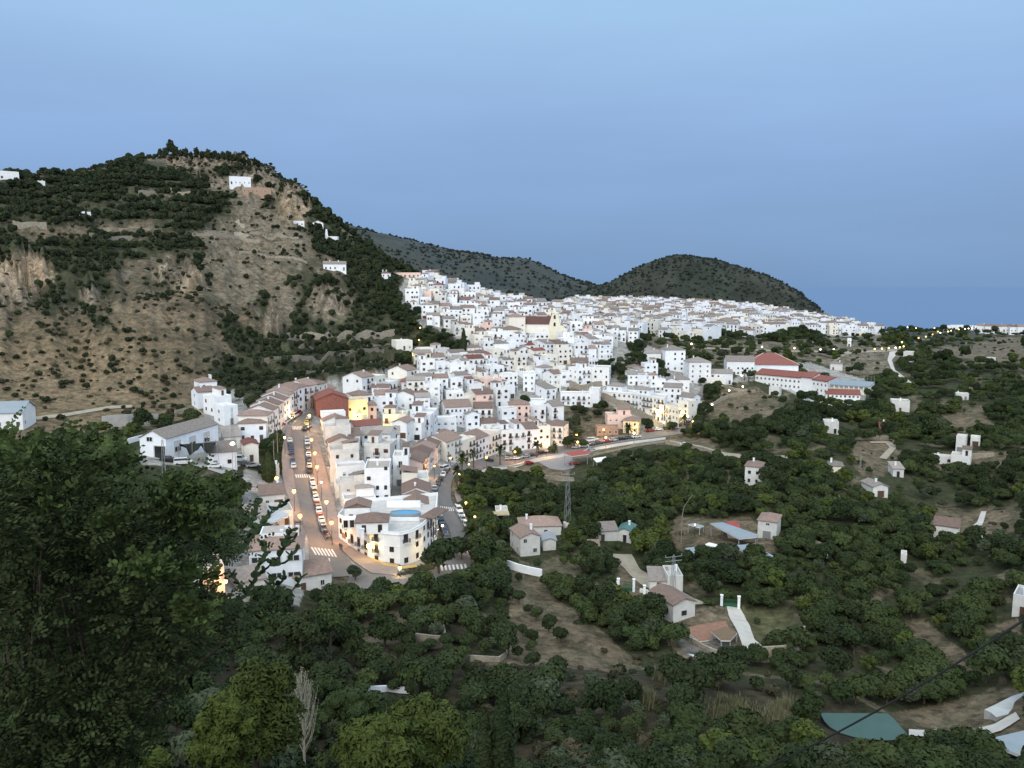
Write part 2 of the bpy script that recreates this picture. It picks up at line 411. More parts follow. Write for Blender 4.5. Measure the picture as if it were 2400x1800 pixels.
# the sky is brighter overhead and behind the viewer, where the sun has just gone
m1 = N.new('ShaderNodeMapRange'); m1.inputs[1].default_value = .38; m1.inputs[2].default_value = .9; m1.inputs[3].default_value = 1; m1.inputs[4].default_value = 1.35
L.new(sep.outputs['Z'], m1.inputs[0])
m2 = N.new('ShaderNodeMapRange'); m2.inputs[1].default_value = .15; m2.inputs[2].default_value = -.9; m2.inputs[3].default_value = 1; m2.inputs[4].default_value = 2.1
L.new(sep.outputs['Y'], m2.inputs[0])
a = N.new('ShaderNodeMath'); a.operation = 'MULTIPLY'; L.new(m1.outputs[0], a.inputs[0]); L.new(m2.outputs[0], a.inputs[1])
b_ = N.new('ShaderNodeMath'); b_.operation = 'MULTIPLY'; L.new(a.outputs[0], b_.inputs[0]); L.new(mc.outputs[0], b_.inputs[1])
sky = N.new('ShaderNodeTexSky'); sky.sky_type = 'NISHITA'; sky.sun_disc = False
sky.sun_elevation = math.radians(4); sky.sun_rotation = math.radians(200)
sv = N.new('ShaderNodeVectorMath'); sv.operation = 'SCALE'; L.new(sky.outputs[0], sv.inputs[0]); sv.inputs['Scale'].default_value = .004
gv = N.new('ShaderNodeVectorMath'); gv.operation = 'SCALE'; L.new(rp.outputs[0], gv.inputs[0]); L.new(b_.outputs[0], gv.inputs['Scale'])
# warm glow added to the unseen sky behind and overhead, to warm the light
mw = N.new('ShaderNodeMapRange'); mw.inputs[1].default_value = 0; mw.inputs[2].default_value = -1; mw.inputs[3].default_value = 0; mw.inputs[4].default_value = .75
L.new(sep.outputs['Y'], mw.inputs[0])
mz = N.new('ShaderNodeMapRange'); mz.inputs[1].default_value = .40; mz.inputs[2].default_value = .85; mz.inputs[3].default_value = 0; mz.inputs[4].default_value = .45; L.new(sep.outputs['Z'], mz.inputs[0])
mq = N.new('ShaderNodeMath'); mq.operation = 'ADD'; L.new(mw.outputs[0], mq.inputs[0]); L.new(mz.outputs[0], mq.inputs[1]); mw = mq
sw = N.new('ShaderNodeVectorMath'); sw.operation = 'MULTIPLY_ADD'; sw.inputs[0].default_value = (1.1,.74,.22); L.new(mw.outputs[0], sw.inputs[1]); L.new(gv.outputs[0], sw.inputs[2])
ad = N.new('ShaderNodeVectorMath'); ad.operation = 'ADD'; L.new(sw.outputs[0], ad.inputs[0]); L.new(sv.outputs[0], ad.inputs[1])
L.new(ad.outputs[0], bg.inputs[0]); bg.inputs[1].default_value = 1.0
sun = D.lights.new('sun', 'SUN'); sun.energy = 1.2; sun.angle = math.radians(25); sun.color = (1,.90,.76)
so = D.objects.new('sun', sun); COL.objects.link(so); so.rotation_euler = (math.radians(52), 0, math.radians(-22))
SC.view_settings.view_transform = 'Standard'; SC.view_settings.look = 'None'; SC.view_settings.exposure = 0
SC.render.engine = 'CYCLES'; SC.cycles.use_denoising = True
try: SC.cycles.denoiser = 'OPENIMAGEDENOISE'
except Exception: pass
SC.cycles.max_bounces = 4; SC.cycles.diffuse_bounces = 2; SC.cycles.glossy_bounces = 2; SC.cycles.transparent_max_bounces = 4
SC.cycles.sample_clamp_indirect = 3; SC.cycles.caustics_reflective = False; SC.cycles.caustics_refractive = False

# ------------------------------------------------------------------ regions (source-photo pixels, carried onto the ground by the rays)
def Z(ox, oy, s, pts): return [(ox+x/s, oy+y/s) for x, y in pts]
GREEN = [
 Z(0,300,2.765,[(-2000,330),(0,330),(690,300),(760,240),(880,190),(1080,200),(1090,290),(1240,330),(1500,360),(1500,440),(1570,540),(1500,600),(1500,670),(1200,680),(1010,650),(980,600),(640,600),(420,640),(90,620),(0,560),(-2000,560)]),
 Z(0,300,2.765,[(-2000,560),(0,600),(100,690),(180,760),(560,700),(900,720),(1250,730),(1360,930),(1450,1130),(1340,1150),(1290,1010),(1190,900),(1080,800),(850,860),(740,900),(670,960),(740,1060),(690,1120),(620,1080),(530,1130),(705,1300),(640,1330),(500,1160),(370,1160),(350,1240),(260,1230),(280,1090),(200,1000),(180,820),(0,800),(-2000,800)]),
 [(640,440),(690,450),(740,480),(803,535),(860,575),(955,625),(1000,665),(990,690),(945,690),(900,645),(850,650),(810,640),(770,600),(740,590),(720,560),(690,540),(660,505)],
 [(610,640),(680,625),(760,650),(800,665),(870,640),(930,670),(985,760),(990,800),(965,830),(900,850),(790,890),(700,900),(640,930),(560,940),(470,915),(480,870),(560,840),(520,770),(515,730),(560,760),(620,790),(640,770),(600,700)],
 [(500,400),(560,395),(640,420),(640,480),(610,520),(590,480),(540,440)],
]
TANS = [(1075,415,180,14),(750,668,260,20),(200,640,110,18),(1560,350,70,50),(1600,480,110,110),(1560,640,60,80),(1700,830,300,50)]
TANS = [(x/2.765, 300+y/2.765, a/2.765, b/2.765) for x, y, a, b in TANS] + [(545,430,60,22),(560,640,120,60),(600,560,120,60),(770,710,50,45),(670,700,32,60)]
TOWN = [
 [(948,722),(930,690),(950,650),(1010,662),(1090,682),(1180,705),(1290,720),(1400,698),(1530,700),(1650,705),(1800,722),(1950,752),(2075,772),(2080,785),(1990,790),(1900,785),(1850,780),(1790,795),(1700,785),(1620,795),(1500,778),(1420,770),(1500,800),(1600,850),(1660,880),(1640,930),(1600,985),(1570,1010),(1500,1015),(1410,930),(1330,905),(1310,960),(1320,1050),(1110,1075),(1050,1110),(1030,1180),(1020,1310),(930,1345),(720,1345),(690,1140),(680,1010),(610,1050),(560,1040),(560,985),(640,930),(800,890),(965,855),(990,830),(990,770)],
 [(1700,900),(1780,850),(1900,850),(2030,890),(2030,950),(1900,940),(1780,890)],
 [(325,1065),(470,1035),(480,930),(560,910),(600,1000),(600,1090),(330,1090)],
 [(570,1100),(690,1120),(730,1340),(700,1420),(480,1420),(560,1230)],
]
CLEAR = [
 [(1185,1345),(1265,1345),(1300,1400),(1420,1480),(1510,1560),(1400,1575),(1200,1590),(1110,1570),(1190,1540),(1195,1420)],
 [(1570,1450),(1620,1430),(1680,1425),(1860,1425),(1890,1460),(1885,1500),(1860,1530),(1790,1555),(1740,1540),(1600,1545),(1560,1500)],
 [(1600,1000),(1640,960),(1690,915),(1780,905),(1830,940),(1840,980),(1760,1000),(1700,985),(1640,1020)],
 [(1950,870),(1990,825),(2080,820),(2100,850),(2080,880),(2020,885)],
 [(2130,820),(2400,790),(2400,850),(2300,850),(2200,830)],
 [(2010,1040),(2060,1035),(2090,1030),(2110,1060),(2060,1110),(1990,1075)],
 [(2180,1060),(2260,1050),(2400,1060),(2400,1085),(2260,1110),(2200,1110)],
 [(1320,900),(1420,900),(1560,985),(1580,1010),(1420,1035),(1330,1050),(1310,960)],
 [(1080,1090),(1310,1060),(1560,1020),(1700,1035),(1640,1050),(1500,1045),(1420,1060),(1330,1100),(1300,1150),(1240,1130),(1160,1100)],
 [(1590,1210),(1750,1210),(1830,1290),(1750,1310),(1580,1300),(1560,1240)],
 [(1500,900),(1580,880),(1600,1000),(1560,990)],
 [(2060,1680),(2400,1600),(2400,1800),(2200,1740)],
 [(2180,980),(2300,950),(2330,1010),(2240,1030)],
 [(1440,1300),(1490,1340),(1480,1360),(1600,1400),(1560,1450),(1460,1400),(1430,1330)],
 [(860,1440),(950,1440),(960,1500),(900,1520),(960,1560),(1050,1560),(1080,1550),(1100,1560),(1060,1580),(880,1570),(820,1500)],
 [(2160,1230),(2330,1180),(2400,1200),(2400,1240),(2290,1260),(2200,1290)],
 [(2100,1460),(2160,1450),(2260,1520),(2300,1600),(2180,1560)],
 [(2280,1480),(2400,1440),(2400,1560),(2330,1540)],
 [(2000,1090),(2080,1070),(2100,1100),(2030,1130)],
 [(1080,1075),(1060,1110),(1075,1170),(1110,1260),(1090,1330),(1020,1340),(1000,1250)],
]
MID = [(1490,775),(1620,800),(1800,800),(2060,790),(2130,830),(2050,880),(1980,870),(1900,850),(1700,850),(1600,850),(1520,810)]
def anyin(px, py, P):
    r = np.zeros(np.shape(px), bool)
    for p in P: r |= inpoly(px, py, p)
    return r
def tanblob(px, py):
    t = 0
    for cx, cy, rx, ry in TANS: t = np.maximum(t, np.clip(1.6-((px-cx)/rx)**2-((py-cy)/ry)**2, 0, 1))
    return t
def wob(px, py, a, s, seed): return (fbm(px/s, py/s, 3, seed)-.5)*2*a, (fbm(px/s, py/s, 3, seed+9)-.5)*2*a

# ------------------------------------------------------------------ terrain
na, nr = 1000, 1080
az = np.linspace(AZ0, AZ1, na); rr = np.exp(np.linspace(math.log(2.0), math.log(4800), nr))
A2, R2 = np.meshgrid(az, rr, indexing='ij')
X = R2*np.sin(A2); Y = R2*np.cos(A2); Zt = np.maximum(ground(X, Y), -372)
PX, PY = proj(X, Y, Zt)
wx, wy = wob(X/1, Y/1, 14, 26, 41)
gx, gy = PX+wx, PY+wy
left = inpoly(gx, gy, HILL) | ((PX < 980) & (R2 > 430) & (R2 < 1500) & (PY < 820))
green = anyin(gx, gy, GREEN) & left
town = anyin(PX, PY, TOWN)
clear = anyin(gx, gy, CLEAR)
n1 = fbm(X/7, Y/7, 4, 2); n2 = fbm(X/40, Y/40, 3, 6); n3 = fbm(X/2.2, Y/2.2, 3, 19)
def C3(c): return np.array(c, float)
C = np.zeros(X.shape+(3,)) + C3((.060,.052,.030))                 # grove floor
C[:] = C3((.060,.058,.032))*(1-n2[...,None]) + C3((.038,.048,.022))*n2[...,None]
dry = C3((.185,.140,.094)); dryg = C3((.100,.080,.056)); scr = C3((.055,.053,.036))
k = np.clip((n1-.36)/.26, 0, 1)[...,None]; k2 = np.clip((n2-.40)/.22, 0, 1)[...,None]
hillc = dryg*(1-k)+dry*k; hillc = hillc*(1-.55*(1-k2)) + scr*(.55*(1-k2))
C[left] = hillc[left]
streakless = fbm(X/3, Y/3, 3, 81)
lowsl = np.clip((PY-700)/120, 0, 1)*np.clip((520-PX)/200, 0, 1)
crag = np.clip((fbm(A2*120, R2/14, 4, 71)-.55)*6, 0, 1)*np.clip((R2-400)/60, 0, 1)*(PX < 900)*(PY > 590)
C = np.where((left)[...,None], C*(1-.6*crag[...,None])+C3((.25,.22,.18))*(.6*crag[...,None])*(.5+streakless[...,None]), C)
C = np.where((left & (lowsl > 0))[...,None], C*(1-.5*lowsl[...,None])+(C3((.27,.195,.115))*(.65+.6*n3[...,None]))*.5*lowsl[...,None], C)
C[green] = (C3((.05,.052,.03))*(.7+.8*n1[...,None]))[green]
tb = tanblob(gx, gy)[...,None]*left[...,None]
C = C*(1-tb) + (C3((.185,.150,.108))*(.6+.8*n3[...,None]))*tb
cl = (cliffness(PX, PY)*left)[...,None]
streak = fbm(X/2.5, (Y+Zt)/14, 3, 55)[...,None]
rock = C3((.27,.22,.165))*streak*1.7 + C3((.42,.24,.10))*np.clip(n2[...,None]-.45, 0, 1)*1.0
C = C*(1-cl) + rock*cl
c3 = (C3((.165,.130,.088))*(.55+.85*n1[...,None]))
C[clear & ~left] = c3[clear & ~left]
mid = inpoly(gx, gy, MID); C[mid] = (C3((.19,.16,.12))*(.6+.8*n1[...,None]))[mid]
gard = inpoly(PX, PY, [(985,790),(1010,765),(1060,790),(1110,815),(1100,850),(1010,855),(975,880),(962,845)])
tph = (Zt+4*fbm(X/30, Y/30, 2, 93))/4.2; tl = (tph-np.floor(tph) < .15) & ~left & ~town & (R2 > 130) & (R2 < 900)
C[tl] = (C3((.135,.115,.075))*(.55+.8*n1[...,None]))[tl]
C[town] = (C3((.30,.285,.265))*(.8+.4*n1[...,None]))[town]
C[gard] = (C3((.075,.072,.045))*(.6+.8*n1[...,None]))[gard]
near = (PY > 1560) & (R2 < 135) | ((PY > 1430) & (PX < 1130) & ~clear)
C[near] = (C3((.060,.052,.034))*(.5+n1[...,None]))[near]
yard = inpoly(PX, PY, [(1600,1530),(1580,1480),(1600,1490),(1700,1500),(1720,1530),(1690,1560),(1620,1570)])
C[yard] = C3((.165,.15,.13))
lawn = inpoly(PX, PY, [(1735,1425),(1850,1425),(1890,1480),(1870,1520),(1800,1545),(1760,1500)])
C[lawn] = (C3((.085,.083,.042))*(.6+.8*n1[...,None]))[lawn]
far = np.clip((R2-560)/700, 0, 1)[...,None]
C = C*(1-.35*far) + C3((.16,.17,.19))*.35*far  # distance haze mixed into the ground colour
V = np.stack([X, Y, Zt], -1).reshape(-1, 3)
i, j = np.meshgrid(np.arange(na-1), np.arange(nr-1), indexing='ij')
Q = np.stack([i*nr+j, (i+1)*nr+j, (i+1)*nr+j+1, i*nr+j+1], -1).reshape(-1, 4)
gm = D.materials.new('ground_mat'); gm.use_nodes = True; N = gm.node_tree.nodes; L = gm.node_tree.links; b = N['Principled BSDF']
b.inputs['Roughness'].default_value = .95; b.inputs['Specular IOR Level'].default_value = .1
at = N.new('ShaderNodeAttribute'); at.attribute_name = 'ground_colour'
geo = N.new('ShaderNodeNewGeometry'); n_ = N.new('ShaderNodeTexNoise'); n_.inputs['Scale'].default_value = .45; n_.inputs['Detail'].default_value = 8; n_.inputs['Roughness'].default_value = .75
L.new(geo.outputs['Position'], n_.inputs['Vector'])
m_ = N.new('ShaderNodeMapRange'); m_.inputs[1].default_value = .32; m_.inputs[2].default_value = .68; m_.inputs[3].default_value = .42; m_.inputs[4].default_value = 1.5
L.new(n_.outputs['Fac'], m_.inputs[0]); s_ = N.new('ShaderNodeVectorMath'); s_.operation = 'SCALE'
n2_ = N.new('ShaderNodeTexNoise'); n2_.inputs['Scale'].default_value = .21; n2_.inputs['Detail'].default_value = 9; n2_.inputs['Roughness'].default_value = .8; L.new(geo.outputs['Position'], n2_.inputs['Vector'])
k2_ = N.new('ShaderNodeMapRange'); k2_.inputs[1].default_value = .50; k2_.inputs[2].default_value = .56; k2_.inputs[3].default_value = 0; k2_.inputs[4].default_value = .62; L.new(n2_.outputs['Fac'], k2_.inputs[0])
k3_ = N.new('ShaderNodeMath'); k3_.operation = 'MULTIPLY'; L.new(k2_.outputs[0], k3_.inputs[0]); L.new(at.outputs['Alpha'], k3_.inputs[1])
mxs = N.new('ShaderNodeMix'); mxs.data_type = 'RGBA'; L.new(k3_.outputs[0], mxs.inputs[0]); L.new(at.outputs['Color'], mxs.inputs[6]); mxs.inputs[7].default_value = (.042,.042,.024,1)
L.new(mxs.outputs[2], s_.inputs[0]); L.new(m_.outputs[0], s_.inputs['Scale']); L.new(s_.outputs[0], b.inputs['Base Color'])
bp = N.new('ShaderNodeBump'); bp.inputs['Strength'].default_value = .9; bp.inputs['Distance'].default_value = .8; L.new(n_.outputs['Fac'], bp.inputs['Height']); L.new(bp.outputs[0], b.inputs['Normal'])
me = fastmesh('ground', V, Q[:, ::-1], gm)
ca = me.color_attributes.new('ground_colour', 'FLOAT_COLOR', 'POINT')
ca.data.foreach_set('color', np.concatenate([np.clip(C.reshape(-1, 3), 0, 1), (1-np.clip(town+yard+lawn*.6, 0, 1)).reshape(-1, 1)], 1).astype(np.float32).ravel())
me.polygons.foreach_set('use_smooth', np.ones(len(me.polygons), bool))
tag(ob('ground', me), None, None, kind='structure')

# sea
sm = D.materials.new('sea_water'); sm.use_nodes = True; N = sm.node_tree.nodes; L = sm.node_tree.links; b = N['Principled BSDF']
b.inputs['Base Color'].default_value = (*srgb(84,111,146), 1); b.inputs['Roughness'].default_value = .55; b.inputs['IOR'].default_value = 1.33; b.inputs['Specular IOR Level'].default_value = .5
q = MB(); q.add([(-90000,-2000,-370),(90000,-2000,-370),(90000,160000,-370),(-90000,160000,-370)],[(0,1,2,3)])
tag(q.build('sea', sm), None, None, kind='structure')

# ------------------------------------------------------------------ far hills
def far_hill(name, sil, r0, depth, base, m, seed, rough=1.0):
    P = []
    for px, py in sil:
        dx, dy, dz = ray(px, py); h = math.hypot(dx, dy); P.append((math.atan2(dx, dy), dz/h*r0))
    P.sort(); a0, a1 = P[0][0], P[-1][0]
    na_, nd = 260, 90
    A = np.linspace(a0, a1, na_); T = np.linspace(-1, 1, nd)
    top = np.interp(A, [p[0] for p in P], [p[1] for p in P])
    kk = np.hanning(9); kk /= kk.sum(); top = np.convolve(np.pad(top, 4, 'edge'), kk, 'valid')
    AA, TT = np.meshgrid(A, T, indexing='ij'); RR = r0 + depth*TT
    x = RR*np.sin(AA); y = RR*np.cos(AA)
    prof = np.cos(np.clip(np.abs(TT), 0, 1)*math.pi/2)**1.25
    rid = fbm(AA*26+TT*.6, TT*1.8, 4, seed)
    z = base + (top[:,None]-base)*prof*(1-.22*rough*(1-prof)*(rid-.1)) + (fbm(x/30, y/30, 3, seed+3)-.5)*10*rough
    V = np.stack([x, y, z], -1).reshape(-1, 3)
    i, j = np.meshgrid(np.arange(na_-1), np.arange(nd-1), indexing='ij')
    Q = np.stack([i*nd+j, (i+1)*nd+j, (i+1)*nd+j+1, i*nd+j+1], -1).reshape(-1, 4)
    me = fastmesh(name, V, Q[:, ::-1], m); me.polygons.foreach_set('use_smooth', np.ones(len(me.polygons), bool))
    o = ob(name, me); tag(o, None, None, kind='structure'); return x, y, z
HM = mat('hill_far_mat', (.032,.043,.044), .95, .35, .02); HM2 = mat('hill_round_mat', (.022,.029,.020), .95, .45, .025)  # bluish distance haze is put into the far ridge colour
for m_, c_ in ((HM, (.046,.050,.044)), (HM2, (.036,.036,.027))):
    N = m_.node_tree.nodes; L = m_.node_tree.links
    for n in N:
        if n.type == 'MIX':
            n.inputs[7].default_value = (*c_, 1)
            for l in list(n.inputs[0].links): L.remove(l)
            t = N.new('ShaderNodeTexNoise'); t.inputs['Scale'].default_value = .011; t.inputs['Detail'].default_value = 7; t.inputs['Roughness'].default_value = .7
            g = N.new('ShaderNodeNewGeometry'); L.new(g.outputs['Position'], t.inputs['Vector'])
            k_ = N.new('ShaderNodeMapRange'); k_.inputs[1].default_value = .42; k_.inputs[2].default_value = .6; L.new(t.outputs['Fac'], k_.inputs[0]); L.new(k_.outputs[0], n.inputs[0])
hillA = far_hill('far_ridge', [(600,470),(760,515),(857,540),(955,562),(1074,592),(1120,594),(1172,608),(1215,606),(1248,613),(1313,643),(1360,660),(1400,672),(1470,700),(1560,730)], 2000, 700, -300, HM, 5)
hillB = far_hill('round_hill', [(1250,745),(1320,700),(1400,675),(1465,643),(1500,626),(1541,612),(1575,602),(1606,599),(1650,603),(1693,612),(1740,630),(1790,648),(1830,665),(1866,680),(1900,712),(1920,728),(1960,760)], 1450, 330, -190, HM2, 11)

# ------------------------------------------------------------------ roads and other laid sheets
ASPH = mat('asphalt', (.165,.148,.140), .9, .12, .35); PAVE = mat('paving', (.27,.21,.185), .9, .15, .6); LINE = mat('road_paint', (.62,.60,.57), .8, .12, 1)
DIRT = mat('dirt_track_mat', (.30,.26,.20), .95, .2, .6); PATHM = mat('concrete_path_mat', (.47,.44,.40), .9, .12, .5); YPAINT = mat('yellow_kerb_paint', (.50,.33,.12), .85, .12, 1)
def drape(name, Lp, Rp, m, lift, step=2.2, across=5, kind='structure', thick=0.0):
    """a sheet laid on the ground between two edges given in photo pixels"""
    A = [hit(*p) for p in Lp]; B = [hit(*p) for p in Rp]; rows = []
    for k in range(len(A)-1):
        n = max(1, int(max((A[k+1]-A[k]).length, (B[k+1]-B[k]).length)/step))
        for t in range(n): rows.append((A[k].lerp(A[k+1], t/n), B[k].lerp(B[k+1], t/n)))
    rows.append((A[-1], B[-1])); n = len(rows); V = []
    a = np.array([[tuple(x.lerp(y, c/across)) for c in range(across+1)] for x, y in rows])
    a[..., 2] = ground(a[..., 0], a[..., 1])+lift
    V = a.reshape(-1, 3).tolist(); w = across+1; Fc = []
    for r in range(n-1):
        for c in range(across): Fc.append((r*w+c, r*w+c+1, (r+1)*w+c+1, (r+1)*w+c))
    if thick:
        o = len(V); edge = [r*w for r in range(n)]
        for e in ([r*w for r in range(n)], [r*w+across for r in range(n)]):
            o = len(V); V += [(V[i][0], V[i][1], V[i][2]-thick) for i in e]
            for q in range(n-1): Fc.append((e[q], e[q+1], o+q+1, o+q))
    me = D.meshes.new(name); me.from_pydata(V, [], Fc); me.materials.append(m); me.update()
    # face upwards
    import bmesh
    bm = bmesh.new(); bm.from_mesh(me)
    for f in bm.faces:
        if f.normal.z < -.05: f.normal_flip()
    bm.to_mesh(me); bm.free()
    return tag(ob(name, me), None, None, kind=kind)
RA = [(968,716,748),(976,706,738),(988,694,722),(1003,683,709),(1026,680,714),(1050,684,720),(1085,686,723),(1117,688,727),(1145,692,733),(1170,698,739),(1200,703,748),(1225,709,756),(1264,722,770),(1290,725,800),(1325,725,828),(1350,722,846)]
drape('road', [(l,y) for y,l,r in RA], [(r,y) for y,l,r in RA], ASPH, .16)
drape('pavement', [(714,1026),(720,1050),(723,1085),(727,1117),(733,1145),(739,1170),(748,1200),(756,1225),(770,1264),(800,1290),(832,1320),(870,1345),(930,1352)],
                  [(742,1020),(752,1050),(760,1085),(768,1117),(775,1145),(783,1170),(789,1200),(795,1225),(797,1266),(830,1284),(866,1306),(895,1320),(938,1324)], PAVE, .34, thick=.2)
drape('pavement', [(672,1003),(668,1026),(662,1050),(660,1085),(662,1117),(668,1145),(676,1170),(690,1225)], [(683,1003),(680,1026),(684,1050),(686,1085),(688,1117),(692,1145),(698,1170),(709,1225)], PAVE, .34, thick=.2)
drape('road', [(828,1325),(870,1346),(930,1352),(985,1345),(1040,1330),(1090,1310)],[(800,1400),(870,1392),(930,1392),(990,1380),(1060,1360),(1110,1335)], ASPH, .17)
RB = [(1078,1085,1140),(1090,1062,1105),(1103,1045,1075),(1126,1025,1059),(1145,1016,1057),(1171,1016,1057),(1192,1026,1067),(1215,1038,1078),(1239,1052,1092),(1265,1058,1102),(1295,1050,1106),(1325,1035,1112)]
drape('road', [(l,y) for y,l,r in RB], [(r,y) for y,l,r in RB], ASPH, .165)
drape('pavement', [(1075,1130),(1065,1160),(1075,1192),(1100,1239),(1110,1265)],[(1095,1125),(1088,1160),(1100,1192),(1118,1239),(1128,1265)], PAVE, .34, thick=.2)
RC = [(1080,1078,1102),(1150,1070,1092),(1230,1059,1079),(1310,1047,1065),(1400,1030,1047),(1500,1017,1031),(1580,1004,1020),(1615,996,1014)]
drape('road', [(x,t) for x,t,b in RC], [(x,b) for x,t,b in RC], ASPH, .155)
drape('pavement', [(1100,1107),(1150,1094),(1230,1081),(1310,1067),(1400,1049),(1500,1033),(1560,1026)], [(1100,1116),(1150,1103),(1230,1089),(1310,1074),(1400,1056),(1500,1039),(1560,1031)], CONC, .34, thick=.25)
RD = [(1008,1596,1626),(978,1604,1634),(940,1624,1650),(910,1644,1668),(893,1668,1696),(882,1700,1720)]
drape('road', [(l,y) for y,l,r in RD], [(r,y) for y,l,r in RD], ASPH, .15)
for k, (xs, y0, y1, y0b) in enumerate([((691,727),1113,1121,0),((684,709),1000,1008,0),((727,782),1284,1302,6),((1030,1064),1188,1197,3),((1030,1095),1327,1339,-4)]):
    n = 7
    b_cnt = n
    for i in range(n):
        x0 = xs[0]+(xs[1]-xs[0])*(i+.15)/n; x1 = xs[0]+(xs[1]-xs[0])*(i+.68)/n; s = (y1-y0)*(.6 if k == 2 else .25)
        yo = y0b*i/n
        drape('crossing_stripe', [(x0,y0+yo),(x0+s,y1+yo)], [(x1,y0+yo),(x1+s,y1+yo)], LINE, .20, across=2)
for i in range(5):
    drape('road_arrow', [(745+i*0+(i%2)*22,1310+(i//2)*8),(740+(i%2)*22,1318+(i//2)*8)],[(751+(i%2)*22,1310+(i//2)*8),(752+(i%2)*22,1318+(i//2)*8)], LINE, .20, across=2) if i < 2 else None
drape('yellow_kerb', [(866,1308),(900,1322),(945,1330),(975,1326)],[(868,1312),(900,1328),(945,1337),(978,1332)], YPAINT, .39, across=2)
# dirt tracks and lanes
drape('dirt_track', [(50,982),(110,974),(200,962),(260,952),(310,950)],[(48,990),(110,982),(200,969),(260,959),(310,956)], DIRT, .2)
drape('dirt_track', [(1570,1032),(1640,1045),(1700,1062),(1760,1068),(1850,1070)],[(1570,1038),(1640,1052),(1700,1070),(1760,1078),(1850,1076)], DIRT, .25)
drape('dirt_track', [(2085,825),(2080,845),(2090,870),(2115,890),(2135,905)],[(2110,822),(2090,845),(2098,868),(2122,886),(2145,903)], PATHM, .3)
drape('dirt_track', [(1950,848),(1975,830),(1995,824),(2060,822),(2110,818)],[(1953,852),(1980,834),(2000,828),(2060,826),(2112,822)], DIRT, .3)
drape('dirt_track', [(2040,1040),(2075,1040),(2085,1050),(2060,1075)],[(2040,1036),(2096,1034),(2100,1052),(2078,1078)], DIRT, .3)
drape('dirt_track', [(1560,812),(1700,816),(1860,822),(2000,824),(2110,818)],[(1560,816),(1700,820),(1860,826),(2000,828),(2110,822)], DIRT, .3)
drape('road', [(2112,818),(2120,805),(2150,796),(2190,784),(2230,775)],[(2125,818),(2130,808),(2158,799),(2198,787),(2236,777)], ASPH, .3)
drape('dirt_track', [(1430,1300),(1460,1330),(1500,1370),(1560,1400),(1600,1420)],[(1480,1300),(1500,1335),(1545,1365),(1610,1395),(1660,1418)], DIRT, .2)
drape('concrete_path', [(1703,1423),(1708,1445),(1722,1470),(1735,1500),(1740,1515),(1775,1542)],[(1732,1423),(1745,1445),(1758,1470),(1768,1500),(1785,1515),(1822,1530)], PATHM, .2)
drape('dirt_track', [(2280,1262),(2270,1240),(2290,1225),(2300,1200)],[(2305,1262),(2298,1240),(2305,1225),(2312,1200)], PATHM, .25)
drape('concrete_path', [(2130,1712),(2200,1712),(2280,1713),(2330,1700),(2380,1672)],[(2130,1728),(2200,1728),(2290,1732),(2345,1716),(2390,1688)], PATHM, .25)
drape('dirt_track', [(545,520),(560,535),(548,552),(575,560)],[(560,515),(575,535),(572,550),(590,556)], DIRT, .4)
drape('plaza', [(1240,1072),(1260,1082),(1290,1100),(1320,1104)],[(1320,1062),(1340,1072),(1350,1085),(1345,1098)], mat('pale_concrete', (.22,.21,.205), .9, .1, .4), .2)
drape('yard', [(345,1075),(420,1085),(520,1112)],[(470,1062),(560,1065),(603,1072)], mat('yard_concrete', (.33,.32,.30), .9, .12, .4), .2)
# ------------------------------------------------------------------ windows, doors, balconies (shared meshes, unit sized, facing -y)
def _win(frame, sh=0):
    b = MB(); b.box(-.5,.5,-.02,.03,0,1,0)
    for x0, x1, z0, z1 in ((-.56,-.46,-.05,1.05),(.46,.56,-.05,1.05),(-.46,.46,.96,1.05),(-.46,.46,-.05,.03),(-.03,.03,.03,.96)): b.box(x0,x1,-.08,.02,z0,z1,1)
    if sh == 1:
        b.box(-.98,-.57,-.09,0,-.02,1.02,1); b.box(.57,.98,-.09,0,-.02,1.02,1)
    if sh == 2:
        b.box(-.46,.46,-.06,-.025,.45,.96,1)
    return b.mesh('window', [GLASS, frame])
WIN = [_win(FRAMEM), _win(WOOD), _win(FRAMEM, 2), _win(WOOD, 2)]
def _grille():
    b = MB(); b.box(-.5,.5,-.02,.03,0,1,0)
    for k in range(5): b.box(-.5+k*.24,-.47+k*.24,-.16,-.13,0,1,1)
    for z in (0,.5,.97): b.box(-.5,.49,-.17,-.12,z,z+.03,1)
    return b.mesh('window', [GLASS, RAIL])
WIN.append(_grille())
def _arch():
    b = MB(); n = 10; pts = [(-.5,0),(.5,0),(.5,.6)]+[(.5*math.cos(math.pi*i/n), .6+.4*math.sin(math.pi*i/n)) for i in range(1, n)]+[(-.5,.6)]
    b.add([(x,-.05,z) for x,z in pts], [tuple(range(len(pts)))], 0); 
    return b.mesh('arch_opening', [GLASS])
ARCH = _arch()
def _door(m):
    b = MB(); b.box(-.5,.5,-.05,.02,0,1,0)
    for x0, x1, z0, z1 in ((-.6,-.5,0,1.06),(.5,.6,0,1.06),(-.5,.5,1,1.06)): b.box(x0,x1,-.10,.01,z0,z1,1)
    return b.mesh('door', [m, FRAMEM])
DOOR = [_door(WOOD), _door(GLASS), _door(mat('garage_grey', (.20,.20,.20)))]
def _balc():
    b = MB(); b.box(-.5,.5,-1,0,-.06,.04,0)
    b.box(-.5,.5,-1,-.97,.96,1,1); b.box(-.5,-.47,-1,0,.96,1,1); b.box(.47,.5,-1,0,.96,1,1)
    for k in range(15): b.box(-.5+k*.0693,-.482+k*.0693,-1,-.97,.04,.96,1)
    for k in range(5):
        b.box(-.5,-.47,-.9+k*.18,-.87+k*.18,.04,.96,1); b.box(.47,.5,-.9+k*.18,-.87+k*.18,.04,.96,1)
    return b.mesh('balcony', [WHITE, RAIL])
BALC = _balc()
